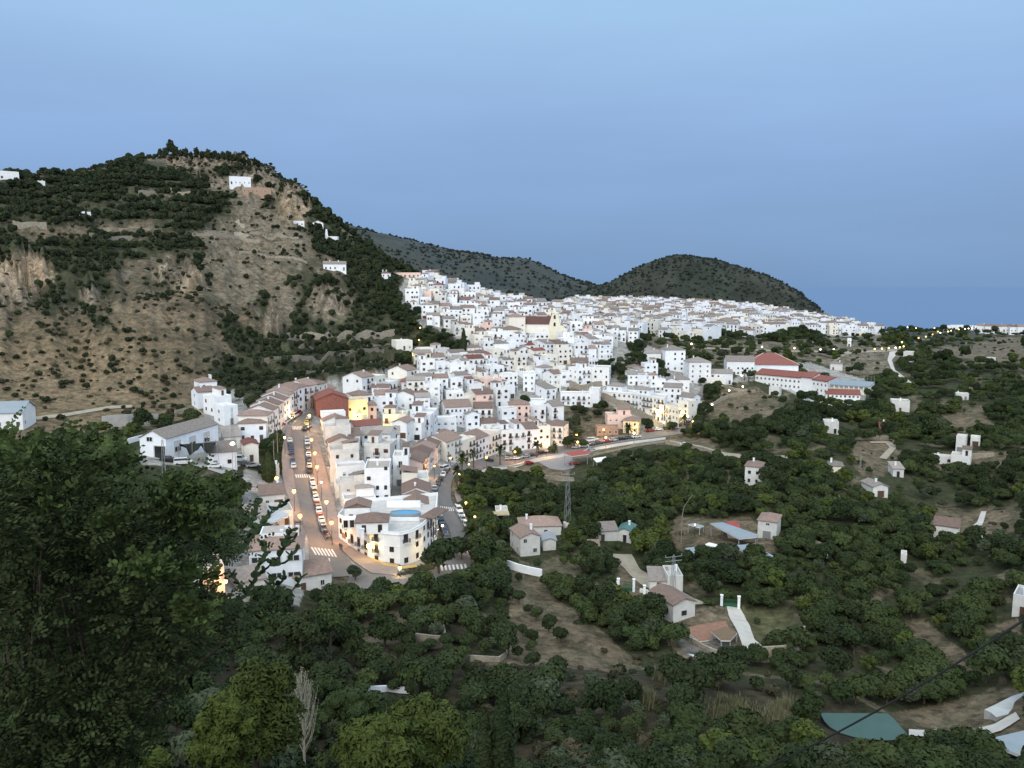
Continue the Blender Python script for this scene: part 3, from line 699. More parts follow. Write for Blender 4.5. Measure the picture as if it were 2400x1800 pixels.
def _chim():
    b = MB(); b.box(-.35,.35,-.3,.3,-.8,1.3,0); b.box(-.45,.45,-.4,.4,1.3,1.42,0); b.box(-.25,.25,-.22,.22,1.42,1.65,0); b.box(-.45,.45,-.4,.4,1.65,1.75,0)
    return b.mesh('chimney', WHITE)
CHIM = _chim()
def _dish():
    b = MB(); b.tube([(0,0,0),(0,0,1.2)], .04, 5); b.ball((0,-.15,1.4), .5, n=8, k=4, sz=.9); return b.mesh('satellite_dish', FRAMEM)
DISH = _dish()
def _tank():
    b = MB(); b.tube([(0,0,0),(0,0,1.1)], .55, 10); b.ball((0,0,1.1), .55, n=10, k=4, sz=.35); return b.mesh('water_tank', FRAMEM)
TANK = _tank()

def roof_geo(b, kind, w, d, h, rh, oh=.35, th=.16, m=0, x0=None):
    X0, X1, Y0, Y1 = -w/2-oh, w/2+oh, -oh, d+oh
    if kind == 'gable':      # ridge along x
        ym = (Y0+Y1)/2; v = [(X0,Y0,h),(X1,Y0,h),(X1,ym,h+rh),(X0,ym,h+rh),(X0,Y1,h),(X1,Y1,h)]
        f = [(0,1,2,3),(3,2,5,4)]
    elif kind == 'gabley':   # ridge along y
        v = [(X0,Y0,h),(0,Y0,h+rh),(0,Y1,h+rh),(X0,Y1,h),(X1,Y0,h),(X1,Y1,h)]; f = [(0,1,2,3),(1,4,5,2)]
    elif kind == 'hip':
        if w >= d:
            i = min((Y1-Y0)/2, (X1-X0)/2-.01); ym = (Y0+Y1)/2; v = [(X0,Y0,h),(X1,Y0,h),(X1,Y1,h),(X0,Y1,h),(X0+i,ym,h+rh),(X1-i,ym,h+rh)]
            f = [(0,1,5,4),(1,2,5),(2,3,4,5),(3,0,4)]
        else:
            i = (X1-X0)/2; v = [(X0,Y0,h),(X1,Y0,h),(X1,Y1,h),(X0,Y1,h),(0,Y0+i,h+rh),(0,Y1-i,h+rh)]
            f = [(0,1,4),(1,2,5,4),(2,3,5),(3,0,4,5)]
    elif kind == 'shed':
        v = [(X0,Y0,h),(X1,Y0,h),(X1,Y1,h+rh),(X0,Y1,h+rh)]; f = [(0,1,2,3)]
    n = len(v); v2 = v + [(x,y,z+th) for x,y,z in v]
    top = [tuple(i+n for i in q) for q in f]; bot = [q[::-1] for q in f]
    cnt = {}
    for q in f:
        for a_, b_ in zip(q, q[1:]+q[:1]): cnt[(a_,b_)] = 1
    sides = [(a_,b_,b_+n,a_+n) for (a_,b_) in cnt if (b_,a_) not in cnt]
    b.add(v2, top+bot+sides, m)
def wall_geo(b, kind, w, d, h, rh, m=0, base=-4.0, par=.75):
    b.box(-w/2, w/2, 0, d, base, h, m, bottom=False)
    if kind == 'gable':
        for x in (-w/2, w/2): b.add([(x,0,h),(x,d,h),(x,d/2,h+rh*.96)], [(0,1,2) if x > 0 else (2,1,0)], m)
    elif kind == 'gabley':
        for y in (0, d): b.add([(-w/2,y,h),(w/2,y,h),(0,y,h+rh*.96)], [(0,1,2) if y == 0 else (2,1,0)], m)
    elif kind == 'shed':
        b.add([(-w/2,d,h),(w/2,d,h),(w/2,d,h+rh),(-w/2,d,h+rh),(-w/2,0,h),(w/2,0,h)], [(1,0,3,2),(0,4,3),(5,1,2)], m)
    elif kind == 'flat':
        t = .22
        b.box(-w/2, w/2, 0, t, h+.003, h+par, m, False); b.box(-w/2, w/2, d-t, d, h+.003, h+par, m, False)
        b.box(-w/2, -w/2+t, t, d-t, h+.003, h+par, m, False); b.box(w/2-t, w/2, t, d-t, h+.003, h+par, m, False)
FEW = ['no','one','two','three','four','five','six','seven','eight','nine','ten']
def house(pos, rz, w, d, st, roof='gable', wm=None, rm=None, rng=random, name='house', label=None, cat='house', group=None,
          chim=None, bal=.3, upper=False, wins=None, hh=None, wstyle=None, door=True, detail=2, side=True, sheight=2.9, cols=None, annex=False, dish=False, tank=False, winw=1.0):
    wm = wm or WHITE; rm = rm or ROOFB; h = hh or st*sheight+.25; rh = (min(w,d) if roof == 'hip' else (w if roof == 'gabley' else d))*.21
    if roof == 'shed': rh = d*.22
    o = thing(name, pos, rz, label, cat, group, auto=label is None)
    b = MB(); wall_geo(b, roof, w, d, h, rh); b.build('wall', wm, o)
    rf = MB()
    if roof == 'flat':
        rf.box(-w/2+.22, w/2-.22, .22, d-.22, h-.1, h+.05, 0); ro = rf.build('roof', ROOFDECK if rm in (ROOFB, ROOFG, ROOFR) else rm, o)
    else:
        roof_geo(rf, roof, w, d, h, rh); ro = rf.build('roof', rm, o)
    uh = 0
    if upper:
        uw, ud = w*rng.uniform(.38,.6), d*rng.uniform(.45,.6); ux = rng.choice((-1,1))*(w-uw)/2*.98; uy = d-ud-.01
        u = MB(); u.box(ux-uw/2, ux+uw/2, uy, uy+ud-.02, h+.06, h+2.6, 0, False); uo = u.build('roof_room', wm, o)
        r2 = MB(); kk = rng.choice(('hip','shed','shed'))
        roof_geo(r2, kk, uw, ud, 0, min(uw,ud)*.22, .25, .12); r2.build('roof', rm if rm is not ROOFDECK else ROOFB, uo, (ux, uy, h+2.6))
        ob('door', DOOR[rng.choice((0,1))], uo, (ux, uy-.01, h+.1), 0, (.9,1,2.0))
    nw = 0
    if annex:
        aw = w*rng.uniform(.35,.6); ad = rng.uniform(1.8,3.2); ah = rng.choice((2.7,2.9,5.6)) if st > 1 else 2.4; ax = rng.choice((-1,1))*(w-aw)/2
        a_ = MB(); a_.box(ax-aw/2, ax+aw/2, -ad, -.01, -4, ah, 0, False); a_.box(ax-aw/2, ax+aw/2, -ad, -ad+.15, ah+.003, ah+.8, 0); an = a_.build('annex', wm, o)
        for q_ in (-1, 1): ob('window', WIN[0], an, (ax+q_*aw*.22, -ad-.01, (1.0 if ah < 4 else 3.8)), 0, (.8*winw,1,1.05*winw))
    stl = wstyle if wstyle is not None else rng.choice((0,0,1,2,3,4))
    pane = WIN[stl]
    nc = cols or max(1, int(w/2.7)); sp = w/nc; dc = rng.randrange(nc)
    for s in range(st):
        z0 = s*sheight
        for c in range(nc):
            x = -w/2+sp*(c+.5)+rng.uniform(-.15,.15)
            if s == 0 and c == dc and door:
                ob('door', DOOR[0 if rng.random() < .6 else rng.choice((1,2))], o, (x,-.01,-.02), 0, (1.05 if rng.random() < .75 else 2.2,1,2.15)); continue
            if wins is not None and rng.random() > wins: continue
            if wins is None and rng.random() < .18: continue
            if s > 0 and rng.random() < bal:
                ob('window', pane, o, (x,-.01,z0+.15), 0, (1.1,1,2.05)); ob('balcony', BALC, o, (x,-.0,z0+.08), 0, (1.9,.75,.95))
            else: ob('window', pane, o, (x,-.01,z0+1.0), 0, (rng.uniform(.75,1.1)*winw,1,rng.uniform(.95,1.25)))
            nw += 1
        if side:
            off = rz-facing(pos)
            for sg in (-1, 1):
                if off*sg > .12: continue
                for c in range(max(1, int(d/4.2))):
                    if rng.random() < .45: continue
                    y = d*(c+.5)/max(1, int(d/4.2))
                    ob('window', pane, o, (sg*(w/2+.01), y, z0+1.05), -sg*-math.pi/2, (.85,1,1.1)); nw += 1
    cc = (rng.random() < .55) if chim is None else chim
    for k in range(int(cc)):
        cx = rng.uniform(-w*.35, w*.35)+ (k-.5)*(1 if int(cc) > 1 else 0); cy = d*rng.uniform(.35,.75)
        zz = h if roof == 'flat' else h+rh*(.6 if roof != 'shed' else cy/d)
        ob('chimney', CHIM, ro, (cx, cy, zz), 0, (.8,.8,.9))
    if dish: ob('satellite_dish', DISH, ro, (w*.25, d*.5, h+rh*.5))
    if tank: ob('water_tank', TANK, ro, (-w*.2, d*.6, h))
    cw = {id(WHITE):'white', id(WARMW):'warm white', id(GREYW):'weathered pale', id(YELW):'yellow lit', id(CREAM):'cream', id(PINKW):'pink', id(MUTED):'white', id(BRICK):'red brick', id(BRICK2):'bare brick'}.get(id(wm), 'white')
    rc = {id(ROOFB):'brown', id(ROOFG):'grey-brown', id(ROOFR):'red'}.get(id(rm), 'grey')
    rk = {'flat':'a flat roof terrace','gable':f'a {rc} pitched roof','gabley':f'a {rc} roof, gable end forward','hip':f'a {rc} hipped roof','shed':f'a {rc} lean-to roof'}[roof]
    o['_d'] = f"{cw} {FEW[st]}-storey {cat} with {rk}"; o['_w'] = w; o['_h'] = h
    return o
def hz(px, py, wpx, depth, st, dr=0.0, dy=0.0, **kw):
    """house whose facade foot is centred on photo pixel (px,py) and is wpx pixels wide"""
    p = hit(px, py); w = wpx*mpp(p)/max(.5, math.cos(dr)); return house(p, facing(p)+dr, w, depth, st, **kw)
def row(A, B, n, depth, st, group, rng, roofs=('gable','flat'), wm=(WHITE,), rm=(ROOFB,), jit=.3, flip=False, labels=None, **kw):
    """n houses wall to wall from pixel A to pixel B (left to right seen from the street)"""
    a, b = hit(*A), hit(*B); d = Vector((b.x-a.x, b.y-a.y, 0)); ln = d.length; rz = math.atan2(d.y, d.x); u = d/ln; nrm = Vector((-u.y, u.x, 0)); out = []
    for k in range(n):
        t = (k+.5)/n; p = a.lerp(b, t) + nrm*rng.uniform(0, jit); p.z = gz(p.x, p.y)+.1
        s = st if isinstance(st, int) else rng.choice(st)
        r_ = rng.choice(roofs)
        out.append(house(p, rz, ln/n-.02, depth+rng.uniform(-.5,.5), s, roof=r_, wm=rng.choice(wm), rm=rng.choice(rm), rng=rng, group=group,
                   upper=(r_ == 'flat' and rng.random() < .6), **kw))
        if labels: out[-1]['label'] = labels[k]; THINGS.remove(out[-1])
    return out
BLD = []     # footprint centres kept clear of the scattered houses
def taken(p, r):
    return any((p.x-q.x)**2+(p.y-q.y)**2 < (r+s)**2 for q, s in BLD)
R1 = random.Random(21)

# ---- terraces along the two streets
out = []
out += row((628,1040),(700,965), 6, 9.5, 3, 'terraced houses along the left street', R1, roofs=('gable','gable','hip'), wm=(WHITE,WARMW), bal=.55)
out += row((700,965),(790,945), 4, 10, (2,3), 'terraced houses along the left street', R1, roofs=('gable','hip'), wm=(WARMW,WHITE), bal=.6)
o = hz(592,1035,62,13,2, -.12, roof='hip', wm=WHITE, rm=ROOFB, rng=R1, chim=2, bal=0, label='big white house with brown hipped roof at the lower end of the curved terrace', group=None); out.append(o)
out += row((850,932),(978,902), 5, 11, (2,3), 'white terrace with brown roofs above the red brick building', R1, roofs=('gable','flat','gable'), wm=(WHITE,WARMW), bal=.4, winw=1.1)
out += row((1047,1082),(1175,1058), 4, 12, 3, 'row facing the palm-lined street', R1, roofs=('flat','gable'), wm=(WARMW,WHITE,WARMW), bal=.5, winw=1.2)
out += row((1175,1058),(1290,1046), 4, 11, (2,3), 'row facing the palm-lined street', R1, roofs=('gable','flat','hip'), wm=(WHITE,WARMW), bal=.6, winw=1.2)
out += row((993,1128),(1034,1076), 4, 8, 2, 'pink-lit houses on the bend of the right street', R1, roofs=('gable','gable','flat'), wm=(PINKW,WARMW,WARMW), bal=.5)  # pink lamplight on these fronts is put into the wall colour
out += row((1012,1240),(1003,1150), 3, 8, 2, 'houses on the right street behind the corner building', R1, roofs=('gable','flat'), wm=(WARMW,WHITE), bal=.4)
# wedge: houses facing the left street
out += row((748,1010),(760,1056), 3, 9, 2, 'houses of the wedge facing the left street', R1, roofs=('gable','flat'), wm=(WHITE,), bal=.2, flip=True) if False else []
def lrow(A, B, n, depth, st, group, rng, **kw):
    return row(B, A, n, depth, st, group, rng, **kw)
out += row((746,1000),(766,1085), 5, 9, (2,1,2), 'houses of the wedge facing the left street', R1, jit=2.2, roofs=('gable','flat','flat','shed'), wm=(WHITE,GREYW), bal=.2)
out += row((767,1088),(790,1205), 6, 9, (2,1,2,3), 'houses of the wedge facing the left street', R1, jit=2.2, roofs=('gable','flat','gabley','flat'), wm=(WHITE,GREYW), rm=(ROOFG,ROOFB), bal=.2)
for o in out: BLD.append((o.location + Vector((-math.sin(o.rotation_euler.z), math.cos(o.rotation_euler.z), 0))*5, o['_w']*.5+2.4))
def reg(o, extra=2.0):
    dd = o.get('_dd', 5); rz = o.rotation_euler.z; BLD.append((o.location+Vector((-math.sin(rz), math.cos(rz), 0))*dd, max(o['_w']*.5, dd)+extra)); return o

# ---- hand-placed buildings: (x, foot y, width px, depth m, storeys, turn, options, label)
HP = [
 (780,985,74,15,2,.10,dict(roof='gabley',wm=BRICK,rm=ROOFR,wins=.15,bal=0,chim=0,hh=8.0,door=False),'large red brick building with red roof at the top of the left street'),
 (838,985,48,9,2,.25,dict(roof='flat',wm=YELW,wins=.9,bal=.2,hh=7.5),'yellow lamp-lit house with flat roof right of the red brick building'),
 (872,985,22,8,2,.1,dict(roof='hip',wm=PINKW,bal=.6),'narrow pinkish house beside the yellow lamp-lit house'),
 (925,1010,54,10,2,-.1,dict(roof='flat',wm=CREAM,bal=.4,upper=True),'cream lamp-lit house with roof room in the middle of the wedge'),  # cream wall carries lamplight in its colour
 (990,1018,56,11,3,-.15,dict(roof='flat',wm=WHITE,bal=.4,upper=True,winw=1.2),'white three-storey house with roof terrace above the narrow alley'),
 (850,960,44,9,2,.25,dict(roof='hip',wm=WHITE,wins=.7),'white two-storey house with hipped roof above the yellow lamp-lit house'),
 (898,958,36,9,2,.05,dict(roof='gable',wm=WHITE,bal=0),'white house behind the yellow lamp-lit house, its gable to the right'),
 (945,958,50,9,2,-.2,dict(roof='gabley',wm=WHITE,bal=0),'white house with its gable forward, above the cream lamp-lit house'),
 (806,1052,76,9,1,.02,dict(roof='gable',wm=WHITE,rm=ROOFB,wins=1,cols=4,door=False,hh=4.6,chim=0),'low white house with long brown roof and two dark windows, in the wedge'),
 (893,1052,86,10,2,-.03,dict(roof='gable',wm=WHITE,rm=ROOFG,wins=1,cols=5,bal=0,door=False,hh=5.2),'long bluish white house with four windows in the middle of the wedge'),
 (862,1020,60,8,1,.3,dict(roof='gable',wm=WHITE,rm=ROOFR,hh=3.6,wins=.4),'low building with long red tiled roof in the wedge'),
 (885,1178,58,13,4,-.06,dict(roof='flat',wm=WHITE,wins=.55,bal=0,door=False,cols=3,hh=9.6),'tall plain white apartment block rising over the roofs of the wedge'),
 (940,1140,36,9,3,-.06,dict(roof='flat',wm=WHITE,bal=.5,upper=True),'white house with terraces right of the tall plain white block'),
 (1075,1000,60,13,3,.22,dict(roof='gable',wm=WHITE,rm=ROOFB,bal=.3,wins=1,cols=6,winw=.9),'large white three-storey block with two rows of narrow windows above the palm street'),
 (1132,1002,44,11,3,.0,dict(roof='gable',wm=WHITE,rm=ROOFB,bal=.5,wins=1),'white balconied building right of the large three-storey block'),
 (1218,992,46,10,3,.1,dict(roof='hip',wm=PINKW,rm=ROOFB,bal=.1,wins=1),'pale pink three-storey house with brown hipped roof above the palm street'),
 (1256,985,46,9,2,-.1,dict(roof='flat',wm=WHITE,bal=.3),'white house right of the pale pink three-storey house'),
 (1298,1043,42,11,3,-.25,dict(roof='hip',wm=WARMW,rm=ROOFB,bal=1,wins=1,cols=3),'corner house with three floors of balconies at the end of the palm-street row'),
 (1257,1036,26,9,3,.25,dict(roof='hip',wm=PINKW,rm=ROOFB,bal=.2,wins=.5),'peach lamp-lit house beside the balconied corner house'),
 (1240,918,28,11,3,0,dict(roof='flat',wm=WHITE,wins=.9,bal=.1),'white block with square windows left of the bare brick building'),
 (1358,885,40,10,3,.05,dict(roof='gable',wm=BRICK2,rm=ROOFB,bal=.2,wins=.9,hh=8.6),'bare tan brick building among the white houses'),
 (1402,902,50,12,3,-.1,dict(roof='flat',wm=WHITE,bal=.0,wins=.5),'white block with a covered top terrace right of the bare brick building'),
 (1350,952,72,8,2,.05,dict(roof='flat',wm=WHITE,wins=1,bal=.3,cols=6),'long low white house with terrace arches above the open hillside'),
 (1392,955,24,8,3,-.1,dict(roof='flat',wm=WHITE,wins=.6,bal=0),'small square white house beside the long terrace-arched house'),
 (1255,955,50,8,1,.1,dict(roof='flat',wm=WHITE,wins=.2,door=False,hh=3),'white rounded garden terrace at the edge of the open hillside'),
 (1582,870,46,12,4,.28,dict(roof='hip',wm=WHITE,rm=ROOFG,wins=.9,bal=0,cols=3,hh=12.5),'tall white apartment tower, left of the two above the street bend'),
 (1640,900,50,12,4,.28,dict(roof='hip',wm=WHITE,rm=ROOFG,wins=.9,bal=.15,cols=3,hh=12.5),'tall white apartment tower, right of the two above the street bend'),
 (1532,852,34,9,2,.2,dict(roof='gable',wm=WHITE,rm=ROOFG,wins=.3),'white gabled house above the left apartment tower'),
 (1690,900,52,10,2,.15,dict(roof='gable',wm=WHITE,rm=ROOFG,wins=.8),'white two-storey house between the apartment towers and the school'),
 (1590,915,50,9,2,.1,dict(roof='hip',wm=WHITE,rm=ROOFG,wins=.8,bal=.4),'white villa with hipped roof under the apartment towers'),
 (1575,948,40,9,3,-.1,dict(roof='gable',wm=WHITE,rm=ROOFG,wins=.9,bal=.4),'stepped white house between the villa and the lit street'),
 (1607,958,32,8,2,-.5,dict(roof='gable',wm=WHITE,rm=ROOFG,wins=.6),'white house against the lit street climbing to the school'),
 (1600,985,24,8,3,-.55,dict(roof='flat',wm=WARMW,wins=.7),'white lamp-lit house at the bottom of the climbing street'),
 (1672,905,56,10,1,.2,dict(roof='flat',wm=WARMW,wins=.1,hh=4.5),'long low lamp-lit white building beside the climbing street'),
 (1452,1005,56,10,2,.15,dict(roof='flat',wm=PINKW,wins=.8,bal=.4,upper=True),'pink villa with roof room on the open hillside'),
 (1478,1016,36,8,2,-.15,dict(roof='hip',wm=YELW,wins=1,bal=.2),'yellow lamp-lit villa front at the palm-lined street'),
 (1424,1020,50,7,1,.15,dict(roof='flat',wm=BRICK2,wins=1,cols=4,door=False,bal=0,hh=3.2,rm=BRICK2),'low tan brick arcade left of the yellow lamp-lit villa'),
 # left foreground group of the street
 (490,930,38,9,2,.25,dict(roof='hip',wm=WHITE,rm=ROOFB,chim=2,wins=.5,dish=True),'white hipped-roof house topmost in the cluster under the dry slope'),
 (484,955,36,8,2,.3,dict(roof='gable',wm=WHITE,rm=ROOFB,wins=.3),'white house with gable in the cluster under the dry slope'),
 (524,970,38,9,2,.45,dict(roof='flat',wm=WHITE,wins=.5,upper=True),'tall white stepped house in the cluster under the dry slope'),
 (543,995,30,8,2,.45,dict(roof='flat',wm=WHITE,wins=.3),'white block with plain side wall in the cluster under the dry slope'),
 (522,1095,64,11,1,.05,dict(roof='gable',wm=WHITE,rm=ROOFG,wins=.5,hh=4.4),'low white workshop lit by a floodlight, beside the parked cars'),
 (590,1082,32,8,1,.1,dict(roof='gabley',wm=WARMW,rm=ROOFR,wins=.5,hh=5.2,chim=0),'small cream house with red gabled roof below the curved terrace'),
 (545,1050,36,9,1,.1,dict(roof='shed',wm=GREYW,rm=ROOFG,wins=.5,hh=3.6,chim=0),'weathered grey shed-roofed house behind the floodlit workshop'),
 (488,1045,34,9,1,.1,dict(roof='gable',wm=GREYW,rm=ROOFG,wins=.5,hh=3.2,chim=0),'small weathered house with grey-brown roof right of the warehouse'),
 (10,1005,76,14,1,-.3,dict(roof='gable',wm=WHITE,rm=BLUESHEET,wins=1,hh=5,chim=0,door=False),'white shed with pale sheet roof at the left edge under the slope'),
]
for x, y, w, d, st, dr, kw, lab in HP:
    o = hz(x, y, w, d, st, dr, label=lab, rng=R1, cat=kw.pop('cat', 'house'), **kw); o['_dd'] = d/2; reg(o)
# hillside houses
HH = [
 (563,432,48,9,1,0,dict(roof='flat',wins=1,hh=5.2,cols=5),'white terraced villa on the brown hill below the summit'),
 (602,455,64,8,1,-.05,dict(roof='flat',wm=BRICK2,wins=.9,hh=3.4,cols=7,door=False),'long ochre terrace building just below the white hill villa'),
 (697,530,32,7,1,.1,dict(roof='flat',wins=.6),'small white house on the right shoulder of the big hill'),
 (745,532,24,7,1,-.1,dict(roof='gabley',wins=.4),'tiny white gabled house near the hill skyline'),
 (785,634,52,9,1,.05,dict(roof='gable',wins=.9,rm=ROOFG,hh=4.2,chim=2),'white villa with arches on the hillside above the town'),
 (905,662,22,7,2,.1,dict(roof='hip',wins=.8,rm=ROOFR,chim=2),'small white tower house with red roof above the first town houses'),
 (22,422,40,9,1,.1,dict(roof='flat',wins=.6,hh=5),'white house half hidden by trees at the left end of the ridge'),
 (97,437,16,5,1,0,dict(roof='flat',wins=.2,door=False),'tiny white hut in the green under the left ridge'),
 (193,510,12,5,1,0,dict(roof='flat',wins=.2,door=False),'small white hut, left one of the pair in the green hillside'),
 (209,511,8,5,1,0,dict(roof='flat',wins=.2,door=False),'small white hut, right one of the pair in the green hillside'),
 (955,652,60,9,1,-.1,dict(roof='flat',wm=PINKW,wins=.8),'pinkish house at the upper left tip of the town'),
 (1003,655,26,8,2,-.1,dict(roof='flat',wins=.5),'white block on the skyline at the tip of the town'),
 (948,820,38,9,1,.3,dict(roof='flat',wm=WARMW,wins=.4,hh=4.6),'white house in the gardens beside the cypress, left edge of town'),
]
for x, y, w, d, st, dr, kw, lab in HH:
    o = hz(x, y, w, d, st, dr, label=lab, rng=R1, **kw); o['_dd'] = d/2; reg(o)
# valley cottages
VC = [
 (1603,1452,56,9,1,.62,dict(roof='gabley',wm=WARMW,rm=ROOFB,wins=1,hh=3.6,cols=1,door=False,chim=0,winw=1.5),'small white cottage with brown gabled roof above the brick terrace'),
 (1243,1303,52,9,2,.35,dict(roof='gabley',wm=WHITE,rm=ROOFB,wins=.4,hh=5.4,chim=1,bal=0,door=False),'white gabled cottage with tall chimney among the avocado trees'),
 (1268,1258,108,9,1,.12,dict(roof='hip',wm=WARMW,rm=ROOFB,wins=.4,hh=3.2,chim=1),'long low house with broad brown roof left of the lattice pylon'),
 (1288,1290,34,6,1,.1,dict(roof='gabley',wm=GREYW,rm=METAL,wins=.0,hh=2.8,chim=0,door=False),'grey sheet-roofed shed attached to the white gabled cottage'),
 (1176,1222,32,5,1,.05,dict(roof='flat',wm=WHITE,wins=.0,hh=3.0),'white hut with a long beige canopy by the street garden'),
 (1425,1268,50,8,1,.3,dict(roof='gable',wm=WHITE,rm=ROOFG,wins=.4,hh=3.0,chim=0),'low house with grey-brown roof in the middle of the valley'),
 (1463,1270,36,7,1,-.2,dict(roof='gabley',wm=WHITE,rm=TEALP,wins=.3,hh=3.2,chim=1),'white gabled hut with green roof and chimney beside a white lamp'),
 (1392,1298,26,5,1,.1,dict(roof='gable',wm=WHITE,rm=ROOFB,wins=.2,hh=2.2,chim=0,door=False),'tiny white hut with brown roof on the track'),
 (1582,1388,40,7,1,.2,dict(roof='flat',wm=WHITE,wins=0,hh=3.4,door=False),'plain white block house beside the track'),
 (1545,1385,50,6,1,.1,dict(roof='shed',wm=GREYW,rm=ROOFG,wins=.0,hh=2.4,chim=0),'long low grey outbuilding left of the plain white block house'),
 (1764,1137,42,8,2,-.12,dict(roof='hip',wm=WHITE,rm=ROOFB,wins=1,hh=6.4,cols=2,chim=1,bal=0,door=False),'narrow two-storey white house alone in the groves'),
 (2063,1165,36,8,1,.5,dict(roof='gabley',wm=WHITE,rm=ROOFG,wins=.3,hh=3.4,chim=1),'white cottage with grey-brown gabled roof alone in the right groves'),
 (2216,1262,58,8,1,-.05,dict(roof='gable',wm=WHITE,rm=ROOFB,wins=.0,hh=3.6,chim=0,door=False),'long white farmhouse with brown roof at the right'),
 (1948,1016,36,8,1,.1,dict(roof='flat',wm=WARMW,wins=.8,hh=4.4),'cream villa in the groves below the school'),
 (2067,1012,18,6,1,0,dict(roof='flat',wm=BRICK,wins=0,hh=3.4,rm=BRICK,door=False),'small orange brick box hut on the bare bank'),
 (2250,1060,22,6,2,-.1,dict(roof='flat',wm=WHITE,wins=.2,bal=0),'white tower-like house on the right hillside track'),
 (2285,1046,22,6,1,0,dict(roof='flat',wm=WHITE,wins=.2),'small white hut right of the tower-like house'),
 (2250,1096,46,8,1,-.05,dict(roof='flat',wm=WHITE,wins=.8,hh=4.0,upper=True),'white villa with roof room on the right hillside'),
 (2210,1088,50,5,1,.1,dict(roof='flat',wm=WARMW,wins=.7,hh=2.4),'low white wall-like house left of the villa with roof room'),
 (2105,1118,26,6,1,.3,dict(roof='shed',wm=WHITE,rm=ROOFG,wins=.3,hh=3),'small white house on the slope under the hillside track'),
 (1960,1108,34,7,1,.1,dict(roof='hip',wm=CREAM,rm=ROOFG,wins=.0,hh=2.4,door=False),'low cream outbuilding among the groves'),
 (1853,1262,50,8,1,-.05,dict(roof='hip',wm=WARMW,rm=ROOFB,wins=.2,hh=4.6),'cream house with brown roof beside the big metal shed') if False else
 (1797,1262,48,8,2,-.15,dict(roof='hip',wm=WARMW,rm=ROOFB,wins=.3,hh=5.0,chim=0),'cream house with brown roof right of the big metal shed'),
 (1720,1262,30,6,1,.1,dict(roof='gabley',wm=PINKW,rm=REDAWN,wins=0,hh=2.6,chim=0,door=False),'small shed with dull red roof in front of the metal shed'),
 (1814,927,26,6,1,-.2,dict(roof='flat',wm=WHITE,wins=.8,hh=4.2),'small white hut on the bank below the school'),
 (1960,868,30,6,1,.1,dict(roof='hip',wm=WHITE,rm=ROOFG,wins=.9,hh=4.5),'white cottage behind the school by the bare brown hill'),
 (2127,848,22,8,1,-.2,dict(roof='flat',wm=WHITE,wins=.4,hh=7),'unfinished white house frame above the winding lane'),
 (1990,812,10,5,2,0,dict(roof='flat',wins=.2),'thin white hut on the far terraces'),
 (2322,858,20,8,1,0,dict(roof='flat',wm=GREYW,wins=.3,hh=5),'grey farmhouse lost in the right groves'),
 (2110,965,44,9,1,.1,dict(roof='flat',wm=WHITE,wins=.1,hh=5),'white house with a tall chimney on the knoll right of the school'),
 (2255,938,30,6,1,.1,dict(roof='flat',wm=WHITE,wins=.1,hh=3),'small white hut on the bare terrace at right'),
 (2395,1445,46,7,1,-.1,dict(roof='flat',wm=WHITE,wins=.2,hh=3.8,rm=METAL),'white shed at the right edge under the cable'),
 (2117,1322,14,4,1,0,dict(roof='flat',wm=WHITE,wins=0,hh=1.9,door=False),'little white pump house in the right groves'),
 (735,1385,96,9,1,.22,dict(roof='gable',wm=GREYW,rm=ROOFB,wins=.6,hh=3.4,chim=0),'ramshackle house with brown roof and teal doors at the junction'),
 (590,1392,70,8,1,.25,dict(roof='gable',wm=WARMW,rm=ROOFG,wins=.0,hh=2.6,chim=0,door=False),'low building with brown roof below the white corner villa'),
 (500,1395,60,8,1,.1,dict(roof='flat',wm=PINKW,wins=.3,hh=4.5),'orange lamp-lit house seen through the foreground leaves'),  # orange lamplight put into this wall colour
 (440,1410,70,8,1,.1,dict(roof='shed',wm=WARMW,rm=CONC,wins=.0,hh=3.2,door=False),'beige-roofed building seen through the foreground leaves'),
 (330,1262,52,8,1,.1,dict(roof='flat',wm=WHITE,wins=.1,hh=4.5,door=False),'white building glimpsed through the foreground leaves'),
 (640,1190,60,9,1,.1,dict(roof='gable',wm=WHITE,rm=ROOFB,wins=.4,hh=3.6),'small white house left of the street under an orange lamp'),
 (660,1235,62,9,1,.1,dict(roof='flat',wm=WARMW,wins=.3,hh=3.4,rm=CONC),'low white house with red-tiled edge left of the street'),
 (600,1240,60,9,1,.1,dict(roof='gable',wm=WHITE,rm=ROOFG,wins=.3,hh=3.2),'grey-brown roofed house behind the white corner villa'),
 (692,1125,26,5,1,.2,dict(roof='shed',wm=WHITE,rm=ROOFG,wins=.0,hh=3.0,door=False),'tiny white kiosk beside the cypress on the left street') if False else
 (646,1118,20,3,1,0,dict(roof='flat',wm=WHITE,wins=.0,hh=3.2,door=False),'tiny white kiosk beside the broad cypress on the left street'),
]
for x, y, w, d, st, dr, kw, lab in VC:
    if kw.get('wm') in (WHITE, WARMW): kw['wm'] = MUTED
    w *= .88
    o = hz(x, y, w, d, st, dr, label=lab, rng=R1, cat='house', **kw); o['_dd'] = d/2; reg(o, 1.0)

